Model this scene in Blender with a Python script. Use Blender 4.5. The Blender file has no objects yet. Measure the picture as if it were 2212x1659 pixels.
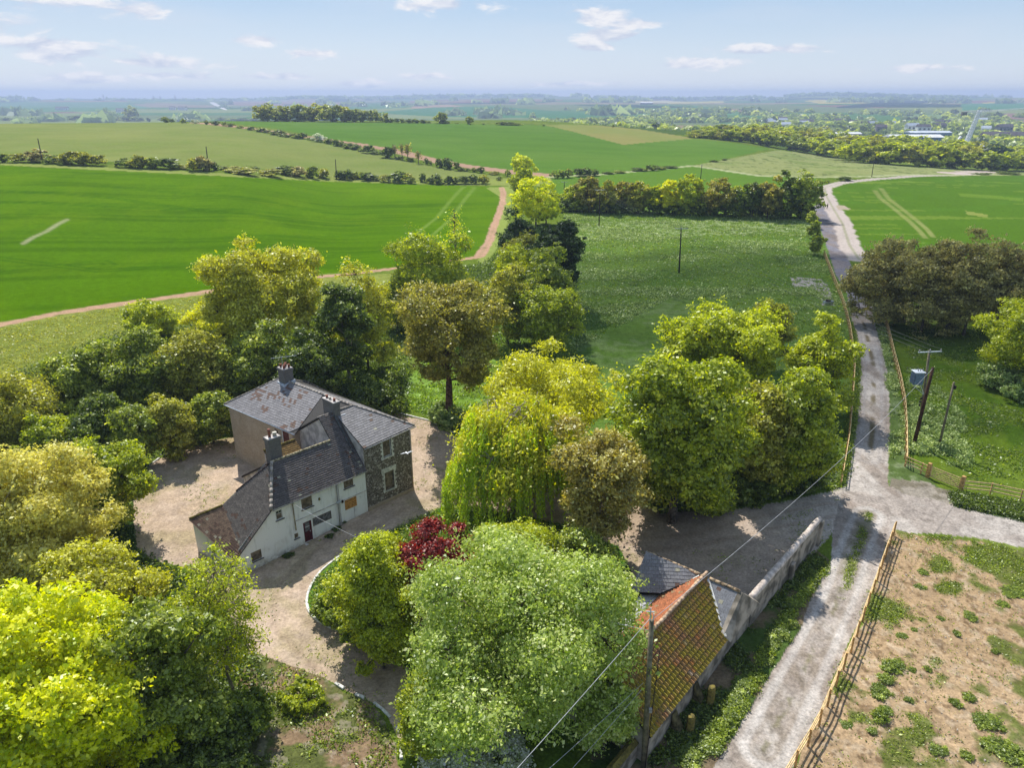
import bpy, bmesh, math, random
import numpy as np
from mathutils import Vector, Matrix
R = math.radians
sc = bpy.context.scene
# ------------------------------------------------------------------ camera, world, sun, exposure
CAMH, PITCH, F = 34.0, R(21.7), 1570.4          # F = focal length in pixels of a 2212 wide frame
cd = bpy.data.cameras.new('camera'); cam = bpy.data.objects.new('camera', cd)
sc.collection.objects.link(cam); sc.camera = cam
cam.location = (0, 0, CAMH); cam.rotation_euler = (R(90) - PITCH, 0, 0)
cd.sensor_width = 36; cd.lens = 36 * F / 2212; cd.clip_start = 0.5; cd.clip_end = 60000
SUN_EL, SUN_H = R(51.0), (-0.36, 0.93)          # horizontal direction towards the sun
_l = math.hypot(*SUN_H); SUN_H = (SUN_H[0] / _l, SUN_H[1] / _l)
SUNV = Vector((SUN_H[0] * math.cos(SUN_EL), SUN_H[1] * math.cos(SUN_EL), math.sin(SUN_EL)))
sl = bpy.data.lights.new('sun', 'SUN'); sl.energy = 4.6; sl.angle = R(0.53); sl.color = (1.0, 0.955, 0.88)
so = bpy.data.objects.new('sun', sl); sc.collection.objects.link(so)
so.rotation_euler = SUNV.to_track_quat('Z', 'Y').to_euler(); so.location = (0, 0, 200)
sc.view_settings.view_transform = 'Standard'; sc.view_settings.look = 'None'
sc.view_settings.gamma = 1; sc.view_settings.use_curve_mapping = False
sc.view_settings.exposure = 0.42
sc.render.engine = 'CYCLES'
cy = sc.cycles
cy.max_bounces = 5; cy.diffuse_bounces = 3; cy.glossy_bounces = 2; cy.transmission_bounces = 4
cy.transparent_max_bounces = 6; cy.volume_bounces = 0; cy.use_denoising = True
cy.sample_clamp_indirect = 4; cy.caustics_reflective = False; cy.caustics_refractive = False

wd = bpy.data.worlds.new("World"); sc.world = wd; wd.use_nodes = True
def world():
    nt = wd.node_tree; N = nt.nodes; L = nt.links; N.clear()
    def nd(t, **k):
        n = N.new(t)
        for a, b in k.items(): setattr(n, a, b)
        return n
    def math_(op, a, b=None, c=None):
        n = nd('ShaderNodeMath', operation=op)
        for i, x in enumerate((a, b, c)):
            if x is None: continue
            if isinstance(x, (int, float)): n.inputs[i].default_value = x
            else: L.new(x, n.inputs[i])
        return n.outputs[0]
    sky = nd('ShaderNodeTexSky', sky_type='NISHITA'); sky.sun_disc = False
    sky.sun_elevation = SUN_EL; sky.sun_rotation = math.atan2(SUN_H[0], SUN_H[1])
    sky.altitude = 100; sky.air_density = 1.0; sky.dust_density = 1.3; sky.ozone_density = 1.2
    tc = nd('ShaderNodeTexCoord'); sp = nd('ShaderNodeSeparateXYZ'); L.new(tc.outputs['Generated'], sp.inputs[0])
    az = math_('ARCTAN2', sp.outputs[0], sp.outputs[1]); el = math_('ARCSINE', sp.outputs[2])
    cb = nd('ShaderNodeCombineXYZ'); L.new(az, cb.inputs[0]); L.new(el, cb.inputs[1])
    # cumulus positions in degrees: azimuth, elevation, half width, half height
    acc = None
    for a_, e_, ra, re in ((-33,5.9,6,1.0),(-27.5,5.3,4,.6),(-25.2,5.0,2.2,.5),(-34,3.7,3.2,1.1),(-29,2.5,4.2,.9),(-31,2.9,3,.5),(-25,2.0,4.5,.55),(-28,1.0,4.5,.45),(-24,1.2,4,.4),(-34,.8,2,.4),(-17.6,3.5,2.2,.5),(-13.9,2.7,2.2,.42),
                           (-6.8,1.25,2.2,.34),(-10.3,.75,3.4,.32),(-4.9,5.9,4.2,.7),(-16,1.2,3,.3),(6.2,5.1,2.6,.8),(8.6,4.6,2.4,.6),(7.2,3.9,3.2,.65),(6.0,3.2,2,.4),(13,2.1,4,.45),(17.2,2.9,5,.4),(4,.75,4,.34),(27,1.6,3,.3)):
        v = nd('ShaderNodeVectorMath', operation='SUBTRACT'); L.new(cb.outputs[0], v.inputs[0]); v.inputs[1].default_value = (R(a_), R(e_), 0)
        w = nd('ShaderNodeVectorMath', operation='MULTIPLY'); L.new(v.outputs[0], w.inputs[0]); w.inputs[1].default_value = (1 / R(ra), 1 / R(re), 0)
        ln = nd('ShaderNodeVectorMath', operation='LENGTH'); L.new(w.outputs[0], ln.inputs[0])
        m = math_('SUBTRACT', 1.0, ln.outputs['Value'])
        acc = m if acc is None else math_('MAXIMUM', acc, m)
    def cloudnoise(off):
        mp = nd('ShaderNodeMapping'); L.new(cb.outputs[0], mp.inputs[0])
        mp.inputs['Scale'].default_value = (22, 62, 1); mp.inputs['Location'].default_value = (3.1, 1.7 + off, 0.4)
        n = nd('ShaderNodeTexNoise'); n.inputs['Scale'].default_value = 1.0; n.inputs['Detail'].default_value = 7
        n.inputs['Roughness'].default_value = .58; n.inputs['Distortion'].default_value = .4
        L.new(mp.outputs[0], n.inputs['Vector']); return n.outputs['Fac']
    n1 = cloudnoise(0); n2 = cloudnoise(.55)
    dens = math_('ADD', math_('MULTIPLY', acc, .85), math_('MULTIPLY', math_('SUBTRACT', n1, .56), 2.6))
    ms = nd('ShaderNodeMapRange', interpolation_type='SMOOTHSTEP'); L.new(dens, ms.inputs[0]); ms.inputs[1].default_value = -.12; ms.inputs[2].default_value = .42
    # thin veil
    mp = nd('ShaderNodeMapping'); L.new(cb.outputs[0], mp.inputs[0]); mp.inputs['Scale'].default_value = (5, 24, 1); mp.inputs['Rotation'].default_value = (0, 0, .12)
    nv = nd('ShaderNodeTexNoise'); nv.inputs['Scale'].default_value = 1; nv.inputs['Detail'].default_value = 4; L.new(mp.outputs[0], nv.inputs['Vector'])
    veil = nd('ShaderNodeMapRange', interpolation_type='SMOOTHSTEP'); L.new(nv.outputs['Fac'], veil.inputs[0]); veil.inputs[1].default_value = .4; veil.inputs[2].default_value = .8; veil.inputs[4].default_value = .35
    shade = nd('ShaderNodeMapRange'); L.new(math_('SUBTRACT', n1, n2), shade.inputs[0]); shade.inputs[1].default_value = -.13; shade.inputs[2].default_value = .12
    cc = nd('ShaderNodeMix', data_type='RGBA'); L.new(shade.outputs[0], cc.inputs['Factor'])
    cc.inputs['A'].default_value = (3.1, 3.4, 4.1, 1); cc.inputs['B'].default_value = (4.75, 4.7, 4.8, 1)
    gr = nd('ShaderNodeValToRGB'); L.new(math_('MULTIPLY', el, 3.0), gr.inputs[0]); e = gr.color_ramp.elements
    e[0].position = 0; e[0].color = (.86, .90, .93, 1); e[1].position = 1; e[1].color = (.34, .46, .66, 1)
    q = e.new(.10); q.color = (.70, .80, .90, 1); q = e.new(.34); q.color = (.42, .60, .83, 1)
    sc_ = nd('ShaderNodeVectorMath', operation='SCALE'); L.new(gr.outputs[0], sc_.inputs[0]); sc_.inputs['Scale'].default_value = 4.9
    ms0 = nd('ShaderNodeMix', data_type='RGBA'); ms0.inputs['Factor'].default_value = .93; L.new(sky.outputs[0], ms0.inputs['A']); L.new(sc_.outputs[0], ms0.inputs['B'])
    m1 = nd('ShaderNodeMix', data_type='RGBA'); L.new(veil.outputs[0], m1.inputs['Factor']); L.new(ms0.outputs['Result'], m1.inputs['A']); m1.inputs['B'].default_value = (3.6, 3.9, 4.4, 1)
    m2 = nd('ShaderNodeMix', data_type='RGBA'); L.new(math_('MULTIPLY', ms.outputs[0], .92), m2.inputs['Factor']); L.new(m1.outputs['Result'], m2.inputs['A']); L.new(cc.outputs['Result'], m2.inputs['B'])
    bg = nd('ShaderNodeBackground'); bg.inputs[1].default_value = 0.15; L.new(m2.outputs['Result'], bg.inputs[0])
    out = nd('ShaderNodeOutputWorld'); L.new(bg.outputs[0], out.inputs[0])
world()

# ------------------------------------------------------------------ numeric helpers
cp, sp_ = math.cos(PITCH), math.sin(PITCH)
def proj(x, y, z):                               # world point -> photograph pixel (2212 wide)
    z = z - CAMH; zc = y * cp - z * sp_; zc = np.where(zc < .01, .01, zc)
    return 1106 + F * x / zc, 829.5 - F * (z * cp + y * sp_) / zc
def _h(ix, iy, s):
    n = (ix.astype(np.int64) * 374761393 + iy.astype(np.int64) * 668265263 + s * 1274126177) & 0x7fffffff
    n = ((n ^ (n >> 13)) * 1274126177) & 0x7fffffff
    return ((n ^ (n >> 16)) & 0xffff) / 65535.0
def vnoise(x, y, s=0):
    x = np.asarray(x, float); y = np.asarray(y, float)
    ix = np.floor(x); iy = np.floor(y); fx = x - ix; fy = y - iy
    fx = fx * fx * (3 - 2 * fx); fy = fy * fy * (3 - 2 * fy)
    a = _h(ix, iy, s); b = _h(ix + 1, iy, s); c = _h(ix, iy + 1, s); d = _h(ix + 1, iy + 1, s)
    return (a + (b - a) * fx) * (1 - fy) + (c + (d - c) * fx) * fy
def fbm(x, y, s=0, o=4):
    t = 0; a = .5; k = 1
    for i in range(o):
        t = t + a * vnoise(x * k + 17.3 * i, y * k - 9.1 * i, s + i); a *= .5; k *= 2.03
    return t / (1 - .5 ** o)
def sstep(a, b, x):
    t = np.clip((x - a) / (b - a), 0, 1); return t * t * (3 - 2 * t)
# terrain heights: rows are azimuths (photo columns), columns are distances
_RR = np.array([0, 110, 180, 230, 280, 330, 400, 500, 600, 700, 800, 1000, 1400, 2000, 2700, 4000, 5500, 7500, 10000, 15000.])
_UC = np.array([-900, 0, 450, 750, 1106, 1500, 1850, 2212, 3200.])
_ZT = np.array([
 [0, 0, 4, 8, 11.5, 12.5, 13.5, 14.5, 15, 14.5, 10, -5, -25, -35, -35, -28, -18, -6, -38, -60],
 [0, 0, 3, 7, 10.5, 11.6, 12.8, 14.0, 15, 14.5, 10, -5, -25, -35, -35, -28, -18, -6, -38, -60],
 [0, 0, 2, 5, 8.2, 9.5, 11, 12.7, 13.6, 13, 10, -5, -25, -35, -35, -26, -14, -2, -38, -60],
 [0, 0, 0, 0, .6, 1.9, 4.5, 8.2, 11, 12.0, 10, -3, -25, -35, -32, -20, -8, 6, -38, -60],
 [0, 0, 0, 0, 0, .5, 2.2, 6, 9, 10.6, 10.3, -2, -25, -32, -30, -14, 0, 12, -38, -60],
 [0, 0, 0, 0, 0, 0, .2, 1.5, 3.4, 4.0, 1, -12, -26, -32, -26, -10, 4, 16, -38, -60],
 [0, 0, 0, 0, 0, 0, -1, -5, -9, -13, -17, -24, -28, -31, -26, -6, 8, 20, -38, -60],
 [0, 0, 0, 0, 0, 0, -2.5, -8, -13, -17, -20, -25, -28, -31, -24, -4, 10, 22, -38, -60],
 [0, 0, 0, 0, 0, 0, -3, -9, -14, -18, -21, -25, -28, -31, -24, -4, 10, 22, -38, -60]])
_LR = np.linspace(0, 1, 900); _rg = 15000 * _LR ** 3
_ZF = np.array([np.interp(_rg, _RR, row) for row in _ZT])
_k = np.hanning(23); _k /= _k.sum()
for i in range(len(_ZF)):
    p = np.concatenate([np.full(11, _ZF[i][0]), _ZF[i], np.full(11, _ZF[i][-1])]); _ZF[i] = np.convolve(p, _k, 'valid')
_ST = (_UC - 1106) / F * .935                    # x / y of those columns
def zg(x, y):
    x = np.asarray(x, float); y = np.asarray(y, float)
    r = np.hypot(x, y); yy = np.maximum(y, np.abs(x) * .35 + 1e-3)
    st = np.clip(x / yy, _ST[0], _ST[-1] - 1e-6)
    j = np.clip(np.searchsorted(_ST, st, 'right') - 1, 0, len(_ST) - 2)
    f = (st - _ST[j]) / (_ST[j + 1] - _ST[j]); f = f * f * (3 - 2 * f)
    q = np.clip(r / 15000, 0, .99999) ** (1 / 3) * 899; k = q.astype(int); g = q - k; k1 = np.minimum(k + 1, 899)
    za = _ZF[j, k] * (1 - g) + _ZF[j, k1] * g; zb = _ZF[j + 1, k] * (1 - g) + _ZF[j + 1, k1] * g
    z = za * (1 - f) + zb * f
    z = z - .65 * np.exp(-((x + 21) ** 2 + (y - 46) ** 2) / 72.)
    z = z + (fbm(x / 1500., y / 1100., 5, 3) - .5) * sstep(2500, 6500, r) * 85
    z = z + (fbm(x / 120., y / 120., 9, 2) - .5) * sstep(150, 500, r) * 1.6
    return z
def P(u, v, off=0.0):                            # photo pixel -> point on the terrain
    d = np.array([(u - 1106) / F, cp - (v - 829.5) / F * sp_, -sp_ - (v - 829.5) / F * cp])
    ts = np.concatenate([np.linspace(15, 400, 1200), np.geomspace(401, 16000, 1500)])
    x = d[0] * ts; y = d[1] * ts; z = CAMH + d[2] * ts
    b = z < zg(x, y) + off
    if not b.any(): i = len(ts) - 1; return np.array([x[i], y[i], float(zg(x[i], y[i]))])
    i = int(np.argmax(b)); lo, hi = (ts[i - 1] if i else 10), ts[i]
    for _ in range(30):
        m = (lo + hi) / 2
        if CAMH + d[2] * m < float(zg(d[0] * m, d[1] * m)) + off: hi = m
        else: lo = m
    return np.array([d[0] * hi, d[1] * hi, CAMH + d[2] * hi - off])
def PL(pts): return [P(u, v) for u, v in pts]
def inpoly(u, v, poly):
    poly = np.asarray(poly, float); res = np.zeros(u.shape, bool)
    bb = (u >= poly[:, 0].min()) & (u <= poly[:, 0].max()) & (v >= poly[:, 1].min()) & (v <= poly[:, 1].max())
    idx = np.nonzero(bb)[0]
    if len(idx) == 0: return res
    x = u[idx]; y = v[idx]; c = np.zeros(len(idx), bool); n = len(poly)
    for i in range(n):
        x1, y1 = poly[i]; x2, y2 = poly[(i + 1) % n]
        if y1 == y2: continue
        c ^= ((y1 > y) != (y2 > y)) & (x < (x2 - x1) * (y - y1) / (y2 - y1) + x1)
    res[idx] = c; return res
def dline(x, y, pts):                            # distance to a polyline
    d = np.full(x.shape, 1e9)
    for (a, b) in zip(pts[:-1], pts[1:]):
        ax, ay, bx, by = a[0], a[1], b[0], b[1]; L2 = (bx - ax) ** 2 + (by - ay) ** 2 + 1e-9
        t = np.clip(((x - ax) * (bx - ax) + (y - ay) * (by - ay)) / L2, 0, 1)
        d = np.minimum(d, np.hypot(x - ax - t * (bx - ax), y - ay - t * (by - ay)))
    return d

# ------------------------------------------------------------------ object helpers
COL = sc.collection
def tag(o, label=None, cat=None, group=None, kind=None):
    if label: o['label'] = label
    if cat: o['category'] = cat
    if group: o['group'] = group
    if kind: o['kind'] = kind
    return o
def empty(name, loc=(0, 0, 0), rz=0.0):
    o = bpy.data.objects.new(name, None); COL.objects.link(o); o.location = loc; o.rotation_euler = (0, 0, rz); o.empty_display_size = .3
    return o
def link(name, me, parent=None, mat=None):
    o = bpy.data.objects.new(name, me); COL.objects.link(o)
    if parent is not None: o.parent = parent
    if mat is not None:
        if len(me.materials) == 0: me.materials.append(mat)
        elif me.materials[0] != mat:
            o.material_slots[0].link = 'OBJECT'; o.material_slots[0].material = mat
    return o
def quadmesh(name, V, smooth=False, face_attr=None, n=4):
    """V: (k, n, 3) separate faces"""
    k = len(V); me = bpy.data.meshes.new(name)
    me.vertices.add(k * n); me.vertices.foreach_set('co', np.ascontiguousarray(V, dtype=np.float32).ravel())
    me.loops.add(k * n); me.loops.foreach_set('vertex_index', np.arange(k * n, dtype=np.int32))
    me.polygons.add(k); me.polygons.foreach_set('loop_start', np.arange(0, k * n, n, dtype=np.int32))
    if face_attr is not None:
        a = me.attributes.new('v', 'FLOAT', 'FACE'); a.data.foreach_set('value', face_attr.astype(np.float32))
    me.update(calc_edges=True); return me
def gridmesh(name, V, Fc, col=None, smooth=True):
    me = bpy.data.meshes.new(name)
    me.vertices.add(len(V)); me.vertices.foreach_set('co', V.astype(np.float32).ravel())
    me.loops.add(Fc.size); me.loops.foreach_set('vertex_index', Fc.astype(np.int32).ravel())
    me.polygons.add(len(Fc)); me.polygons.foreach_set('loop_start', np.arange(0, Fc.size, Fc.shape[1], dtype=np.int32))
    if smooth: me.polygons.foreach_set('use_smooth', np.ones(len(Fc), bool))
    if col is not None:
        a = me.color_attributes.new('Col', 'FLOAT_COLOR', 'POINT'); a.data.foreach_set('color', col.astype(np.float32).ravel())
    me.update(calc_edges=True); return me
class MB:
    def __init__(s): s.v = []; s.f = []; s.sm = False
    def face(s, *pts):
        b = len(s.v); s.v += [tuple(map(float, p)) for p in pts]; s.f.append(tuple(range(b, b + len(pts)))); return s
    def box(s, x0, x1, y0, y1, z0, z1, M=None):
        c = [(x, y, z) for z in (z0, z1) for y in (y0, y1) for x in (x0, x1)]
        if M is not None: c = [tuple(M @ Vector(p)) for p in c]
        b = len(s.v); s.v += c
        for q in ((0, 2, 3, 1), (4, 5, 7, 6), (0, 1, 5, 4), (2, 6, 7, 3), (1, 3, 7, 5), (0, 4, 6, 2)): s.f.append(tuple(b + i for i in q))
        return s
    def bar(s, p, q, w, h, up=(0, 0, 1)):          # rectangular bar between two points
        p = Vector(p); q = Vector(q); d = (q - p).normalized(); sd = d.cross(Vector(up))
        if sd.length < 1e-4: sd = d.cross(Vector((1, 0, 0)))
        sd.normalize(); u = sd.cross(d)
        b = len(s.v)
        for e in (p, q):
            for i, j in ((-1, -1), (1, -1), (1, 1), (-1, 1)): s.v.append(tuple(e + sd * (w / 2 * i) + u * (h / 2 * j)))
        for f in ((0, 1, 2, 3), (7, 6, 5, 4), (0, 4, 5, 1), (1, 5, 6, 2), (2, 6, 7, 3), (3, 7, 4, 0)): s.f.append(tuple(b + i for i in f))
        return s
    def tube(s, pts, rad, n=6):
        pts = [Vector(p) for p in pts]
        if not hasattr(rad, '__len__'): rad = [rad] * len(pts)
        b = len(s.v); u = None
        for i, p in enumerate(pts):
            d = (pts[min(i + 1, len(pts) - 1)] - pts[max(i - 1, 0)])
            if d.length < 1e-9: d = Vector((0, 0, 1))
            d.normalize()
            if u is None:
                u = d.cross(Vector((0, 0, 1)) if abs(d.z) < .9 else Vector((1, 0, 0)))
            u = (u - d * u.dot(d)); u.normalize(); w = d.cross(u)
            for k in range(n):
                a = 2 * math.pi * k / n; s.v.append(tuple(p + (u * math.cos(a) + w * math.sin(a)) * rad[i]))
        for i in range(len(pts) - 1):
            for k in range(n):
                k2 = (k + 1) % n; s.f.append((b + i * n + k, b + i * n + k2, b + (i + 1) * n + k2, b + (i + 1) * n + k))
        s.f.append(tuple(b + k for k in reversed(range(n)))); m = b + (len(pts) - 1) * n; s.f.append(tuple(m + k for k in range(n)))
        return s
    def prism(s, outline, d):                      # outline: 3D polygon, d: extrusion vector
        o = [Vector(p) for p in outline]; d = Vector(d); b = len(s.v); n = len(o)
        s.v += [tuple(p) for p in o] + [tuple(p + d) for p in o]
        s.f.append(tuple(b + i for i in range(n))); s.f.append(tuple(b + n + i for i in reversed(range(n))))
        for i in range(n):
            j = (i + 1) % n; s.f.append((b + i, b + n + i, b + n + j, b + j))
        return s
    def mesh(s, name, smooth=False, bev=0):
        me = bpy.data.meshes.new(name); me.from_pydata(s.v, [], s.f)
        if bev:
            bm = bmesh.new(); bm.from_mesh(me); bmesh.ops.recalc_face_normals(bm, faces=bm.faces)
            bmesh.ops.bevel(bm, geom=list(bm.edges), offset=bev, segments=1, affect='EDGES', clamp_overlap=True); bm.to_mesh(me); bm.free()
        if smooth: me.polygons.foreach_set('use_smooth', np.ones(len(me.polygons), bool))
        # uv in metres: horizontal tangent and vertical
        uv = me.uv_layers.new(name='UVMap')
        for p in me.polygons:
            nx, ny, nz = p.normal; l = math.hypot(nx, ny); t = (-ny / l, nx / l) if l > .05 else (1, 0)
            for li in p.loop_indices:
                c = me.vertices[me.loops[li].vertex_index].co
                if l > .05: uv.data[li].uv = (c.x * t[0] + c.y * t[1], c.z)
                else: uv.data[li].uv = (c.x, c.y)
        me.update(); return me
    def build(s, name, mat, parent=None, smooth=False, bev=0): return link(name, s.mesh(name, smooth, bev), parent, mat)

# ------------------------------------------------------------------ materials
def nodes(name):
    m = bpy.data.materials.new(name); m.use_nodes = True; nt = m.node_tree; nt.nodes.clear()
    return m, nt, nt.nodes, nt.links
def mixc(N, L, fac, a, b, mode='MIX'):
    n = N.new('ShaderNodeMix'); n.data_type = 'RGBA'; n.blend_type = mode
    for s, x in (('Factor', fac), ('A', a), ('B', b)):
        if hasattr(x, 'links') or hasattr(x, 'is_output'): L.new(x, n.inputs[s])
        elif s == 'Factor': n.inputs[s].default_value = x
        else: n.inputs[s].default_value = (*x, 1) if len(x) == 3 else x
    return n.outputs['Result']
def noise(N, L, vec, scale, detail=4, rough=.55, dist=0):
    n = N.new('ShaderNodeTexNoise'); n.inputs['Scale'].default_value = scale; n.inputs['Detail'].default_value = detail
    n.inputs['Roughness'].default_value = rough; n.inputs['Distortion'].default_value = dist
    if vec is not None: L.new(vec, n.inputs['Vector'])
    return n.outputs['Fac']
def rng_(N, L, x, a, b, c=0., d=1., smooth=True):
    n = N.new('ShaderNodeMapRange')
    if smooth: n.interpolation_type = 'SMOOTHSTEP'
    L.new(x, n.inputs[0])
    for i, q in enumerate((a, b, c, d)): n.inputs[i + 1].default_value = q
    return n.outputs[0]
def principled(N, L, col, rough=.85, bump=None, bs=.3, bd=.05, metallic=0, spec=.25):
    p = N.new('ShaderNodeBsdfPrincipled'); p.inputs['Roughness'].default_value = rough; p.inputs['Metallic'].default_value = metallic
    p.inputs['Specular IOR Level'].default_value = spec
    if hasattr(col, 'is_output'): L.new(col, p.inputs['Base Color'])
    else: p.inputs['Base Color'].default_value = (*col, 1)
    if bump is not None:
        b = N.new('ShaderNodeBump'); b.inputs['Strength'].default_value = bs; b.inputs['Distance'].default_value = bd
        L.new(bump, b.inputs['Height']); L.new(b.outputs[0], p.inputs['Normal'])
    o = N.new('ShaderNodeOutputMaterial'); L.new(p.outputs[0], o.inputs[0]); return p
def plain(name, col, rough=.8, var=.25, scale=6, metallic=0, col2=None, spec=.25):
    m, nt, N, L = nodes(name); tc = N.new('ShaderNodeTexCoord')
    n = noise(N, L, tc.outputs['Object'], scale, 5)
    c2 = col2 or tuple(c * (1 - var * 1.6) for c in col)
    c = mixc(N, L, rng_(N, L, n, .35, .65), c2, tuple(min(1, x * (1 + var * .4)) for x in col))
    principled(N, L, c, rough, n, .25, .02, metallic, spec); return m
def ground_mat():
    m, nt, N, L = nodes('land'); at = N.new('ShaderNodeAttribute'); at.attribute_name = 'Col'
    tc = N.new('ShaderNodeTexCoord'); v = tc.outputs['Object']
    fine = noise(N, L, v, 5.0, 3, .7); mid = noise(N, L, v, .9, 4, .65); big = noise(N, L, v, .06, 3)
    g = at.outputs['Alpha']
    f1 = rng_(N, L, fine, .2, .8, .55, 1.5, False); f2 = rng_(N, L, mid, .25, .75, .72, 1.28, False); f3 = rng_(N, L, big, .3, .7, .9, 1.1, False)
    mm = N.new('ShaderNodeMath'); mm.operation = 'MULTIPLY'; L.new(f1, mm.inputs[0]); L.new(f2, mm.inputs[1])
    m2 = N.new('ShaderNodeMath'); m2.operation = 'MULTIPLY'; L.new(mm.outputs[0], m2.inputs[0]); L.new(f3, m2.inputs[1])
    # alpha scales how strong the mottling is
    mx = N.new('ShaderNodeMix'); mx.data_type = 'FLOAT'; L.new(g, mx.inputs['Factor']); mx.inputs['A'].default_value = 1.0; L.new(m2.outputs[0], mx.inputs['B'])
    cb = N.new('ShaderNodeCombineColor'); [L.new(mx.outputs[0], cb.inputs[i]) for i in range(3)]
    c = mixc(N, L, 1.0, at.outputs['Color'], cb.outputs[0], 'MULTIPLY')
    principled(N, L, c, .95, m2.outputs[0], .35, .08, 0, .0); return m
_leafcache = {}
def leaf_mat(name, a, b, c=None, tr=.42):
    if name in _leafcache: return _leafcache[name]
    m, nt, N, L = nodes(name); at = N.new('ShaderNodeAttribute'); at.attribute_name = 'v'
    r = N.new('ShaderNodeValToRGB'); L.new(at.outputs['Fac'], r.inputs[0]); e = r.color_ramp.elements
    e[0].position = .12; e[0].color = (*b, 1); e[1].position = .62; e[1].color = (*a, 1)
    if c is not None: q = e.new(.95); q.color = (*c, 1)
    d = N.new('ShaderNodeBsdfDiffuse'); t = N.new('ShaderNodeBsdfTranslucent'); L.new(r.outputs[0], d.inputs[0])
    hs = N.new('ShaderNodeHueSaturation'); hs.inputs['Saturation'].default_value = 1.12; hs.inputs['Value'].default_value = 1.25; L.new(r.outputs[0], hs.inputs['Color']); L.new(hs.outputs[0], t.inputs[0])
    mx = N.new('ShaderNodeMixShader'); mx.inputs[0].default_value = tr; L.new(d.outputs[0], mx.inputs[1]); L.new(t.outputs[0], mx.inputs[2])
    g = N.new('ShaderNodeBsdfGlossy'); g.inputs['Roughness'].default_value = .42; g.inputs[0].default_value = (.8, .85, .8, 1)
    m2 = N.new('ShaderNodeMixShader'); m2.inputs[0].default_value = .045; L.new(mx.outputs[0], m2.inputs[1]); L.new(g.outputs[0], m2.inputs[2])
    o = N.new('ShaderNodeOutputMaterial'); L.new(m2.outputs[0], o.inputs[0]); _leafcache[name] = m; return m
def vcol_mat(name, rough=.85, ns=12, amt=.5, bs=.3):
    m, nt, N, L = nodes(name); at = N.new('ShaderNodeAttribute'); at.attribute_name = 'Col'; tc = N.new('ShaderNodeTexCoord')
    n = noise(N, L, tc.outputs['Object'], ns, 4, .6)
    c = mixc(N, L, rng_(N, L, n, .3, .7, amt * 1.2, 0), at.outputs['Color'], (.03, .03, .025)); 
    principled(N, L, c, rough, n, bs, .02, 0, .2); return m
def wall_white():
    m, nt, N, L = nodes('white_render'); tc = N.new('ShaderNodeTexCoord'); v = tc.outputs['Object']
    sp = N.new('ShaderNodeSeparateXYZ'); L.new(v, sp.inputs[0])
    mp = N.new('ShaderNodeMapping'); L.new(v, mp.inputs[0]); mp.inputs['Scale'].default_value = (2.2, 2.2, .35)
    st = noise(N, L, mp.outputs[0], 1.0, 6, .65); n2 = noise(N, L, v, 2.2, 6, .7); n3 = noise(N, L, v, .7, 3)
    c = mixc(N, L, rng_(N, L, st, .5, .78), (.86, .86, .85), (.56, .56, .54))
    c = mixc(N, L, rng_(N, L, n2, .6, .74, 0, .7), c, (.34, .35, .35))
    low = rng_(N, L, sp.outputs[2], -.55, .25, .75, 0); lw = N.new('ShaderNodeMath'); lw.operation = 'MULTIPLY'; L.new(low, lw.inputs[0]); L.new(rng_(N, L, n2, .3, .6), lw.inputs[1])
    c = mixc(N, L, lw.outputs[0], c, (.26, .22, .18))
    c = mixc(N, L, rng_(N, L, n3, .55, .75, 0, .35), c, (.55, .50, .42))
    principled(N, L, c, .9, n2, .2, .02); return m
def brick_mat(name, c1, c2, mortar, patch, pf=.5, w=.23, h=.075):
    m, nt, N, L = nodes(name); uv = N.new('ShaderNodeUVMap'); b = N.new('ShaderNodeTexBrick'); L.new(uv.outputs[0], b.inputs[0])
    b.inputs['Color1'].default_value = (*c1, 1); b.inputs['Color2'].default_value = (*c2, 1); b.inputs['Mortar'].default_value = (*mortar, 1)
    b.inputs['Scale'].default_value = 1; b.inputs['Brick Width'].default_value = w; b.inputs['Row Height'].default_value = h; b.inputs['Mortar Size'].default_value = .012; b.inputs['Mortar Smooth'].default_value = .3
    tc = N.new('ShaderNodeTexCoord'); n = noise(N, L, tc.outputs['Object'], .8, 6, .65); n2 = noise(N, L, tc.outputs['Object'], 9, 4)
    c = mixc(N, L, rng_(N, L, n, .42, .68, 0, pf), b.outputs['Color'], patch)
    c = mixc(N, L, rng_(N, L, n2, .4, .75, 0, .45), c, tuple(x * .45 for x in c1))
    principled(N, L, c, .92, b.outputs['Fac'], -.3, .02); return m
def flint_mat():
    m, nt, N, L = nodes('flint'); tc = N.new('ShaderNodeTexCoord'); v = tc.outputs['Object']
    vo = N.new('ShaderNodeTexVoronoi'); vo.inputs['Scale'].default_value = 7.5; L.new(v, vo.inputs[0])
    r = N.new('ShaderNodeValToRGB'); e = r.color_ramp.elements; e[0].position = .1; e[0].color = (.045, .04, .035, 1); e[1].position = .9; e[1].color = (.45, .42, .38, 1)
    q = e.new(.55); q.color = (.12, .105, .09, 1)
    sc_ = N.new('ShaderNodeSeparateColor'); L.new(vo.outputs['Color'], sc_.inputs[0]); L.new(sc_.outputs[0], r.inputs[0])
    ed = rng_(N, L, vo.outputs['Distance'], .03, .085, 0, 1)
    v2 = N.new('ShaderNodeTexVoronoi'); v2.feature = 'DISTANCE_TO_EDGE'; v2.inputs['Scale'].default_value = 7.5; L.new(v, v2.inputs[0])
    c = mixc(N, L, rng_(N, L, v2.outputs['Distance'], .02, .16), (.20, .17, .135), r.outputs[0])
    n = noise(N, L, v, .9, 5); c = mixc(N, L, rng_(N, L, n, .5, .72, 0, .4), c, (.2, .17, .13))
    principled(N, L, c, .8, v2.outputs['Distance'], .6, .06); return m
M = {}
M['land'] = ground_mat()
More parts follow.
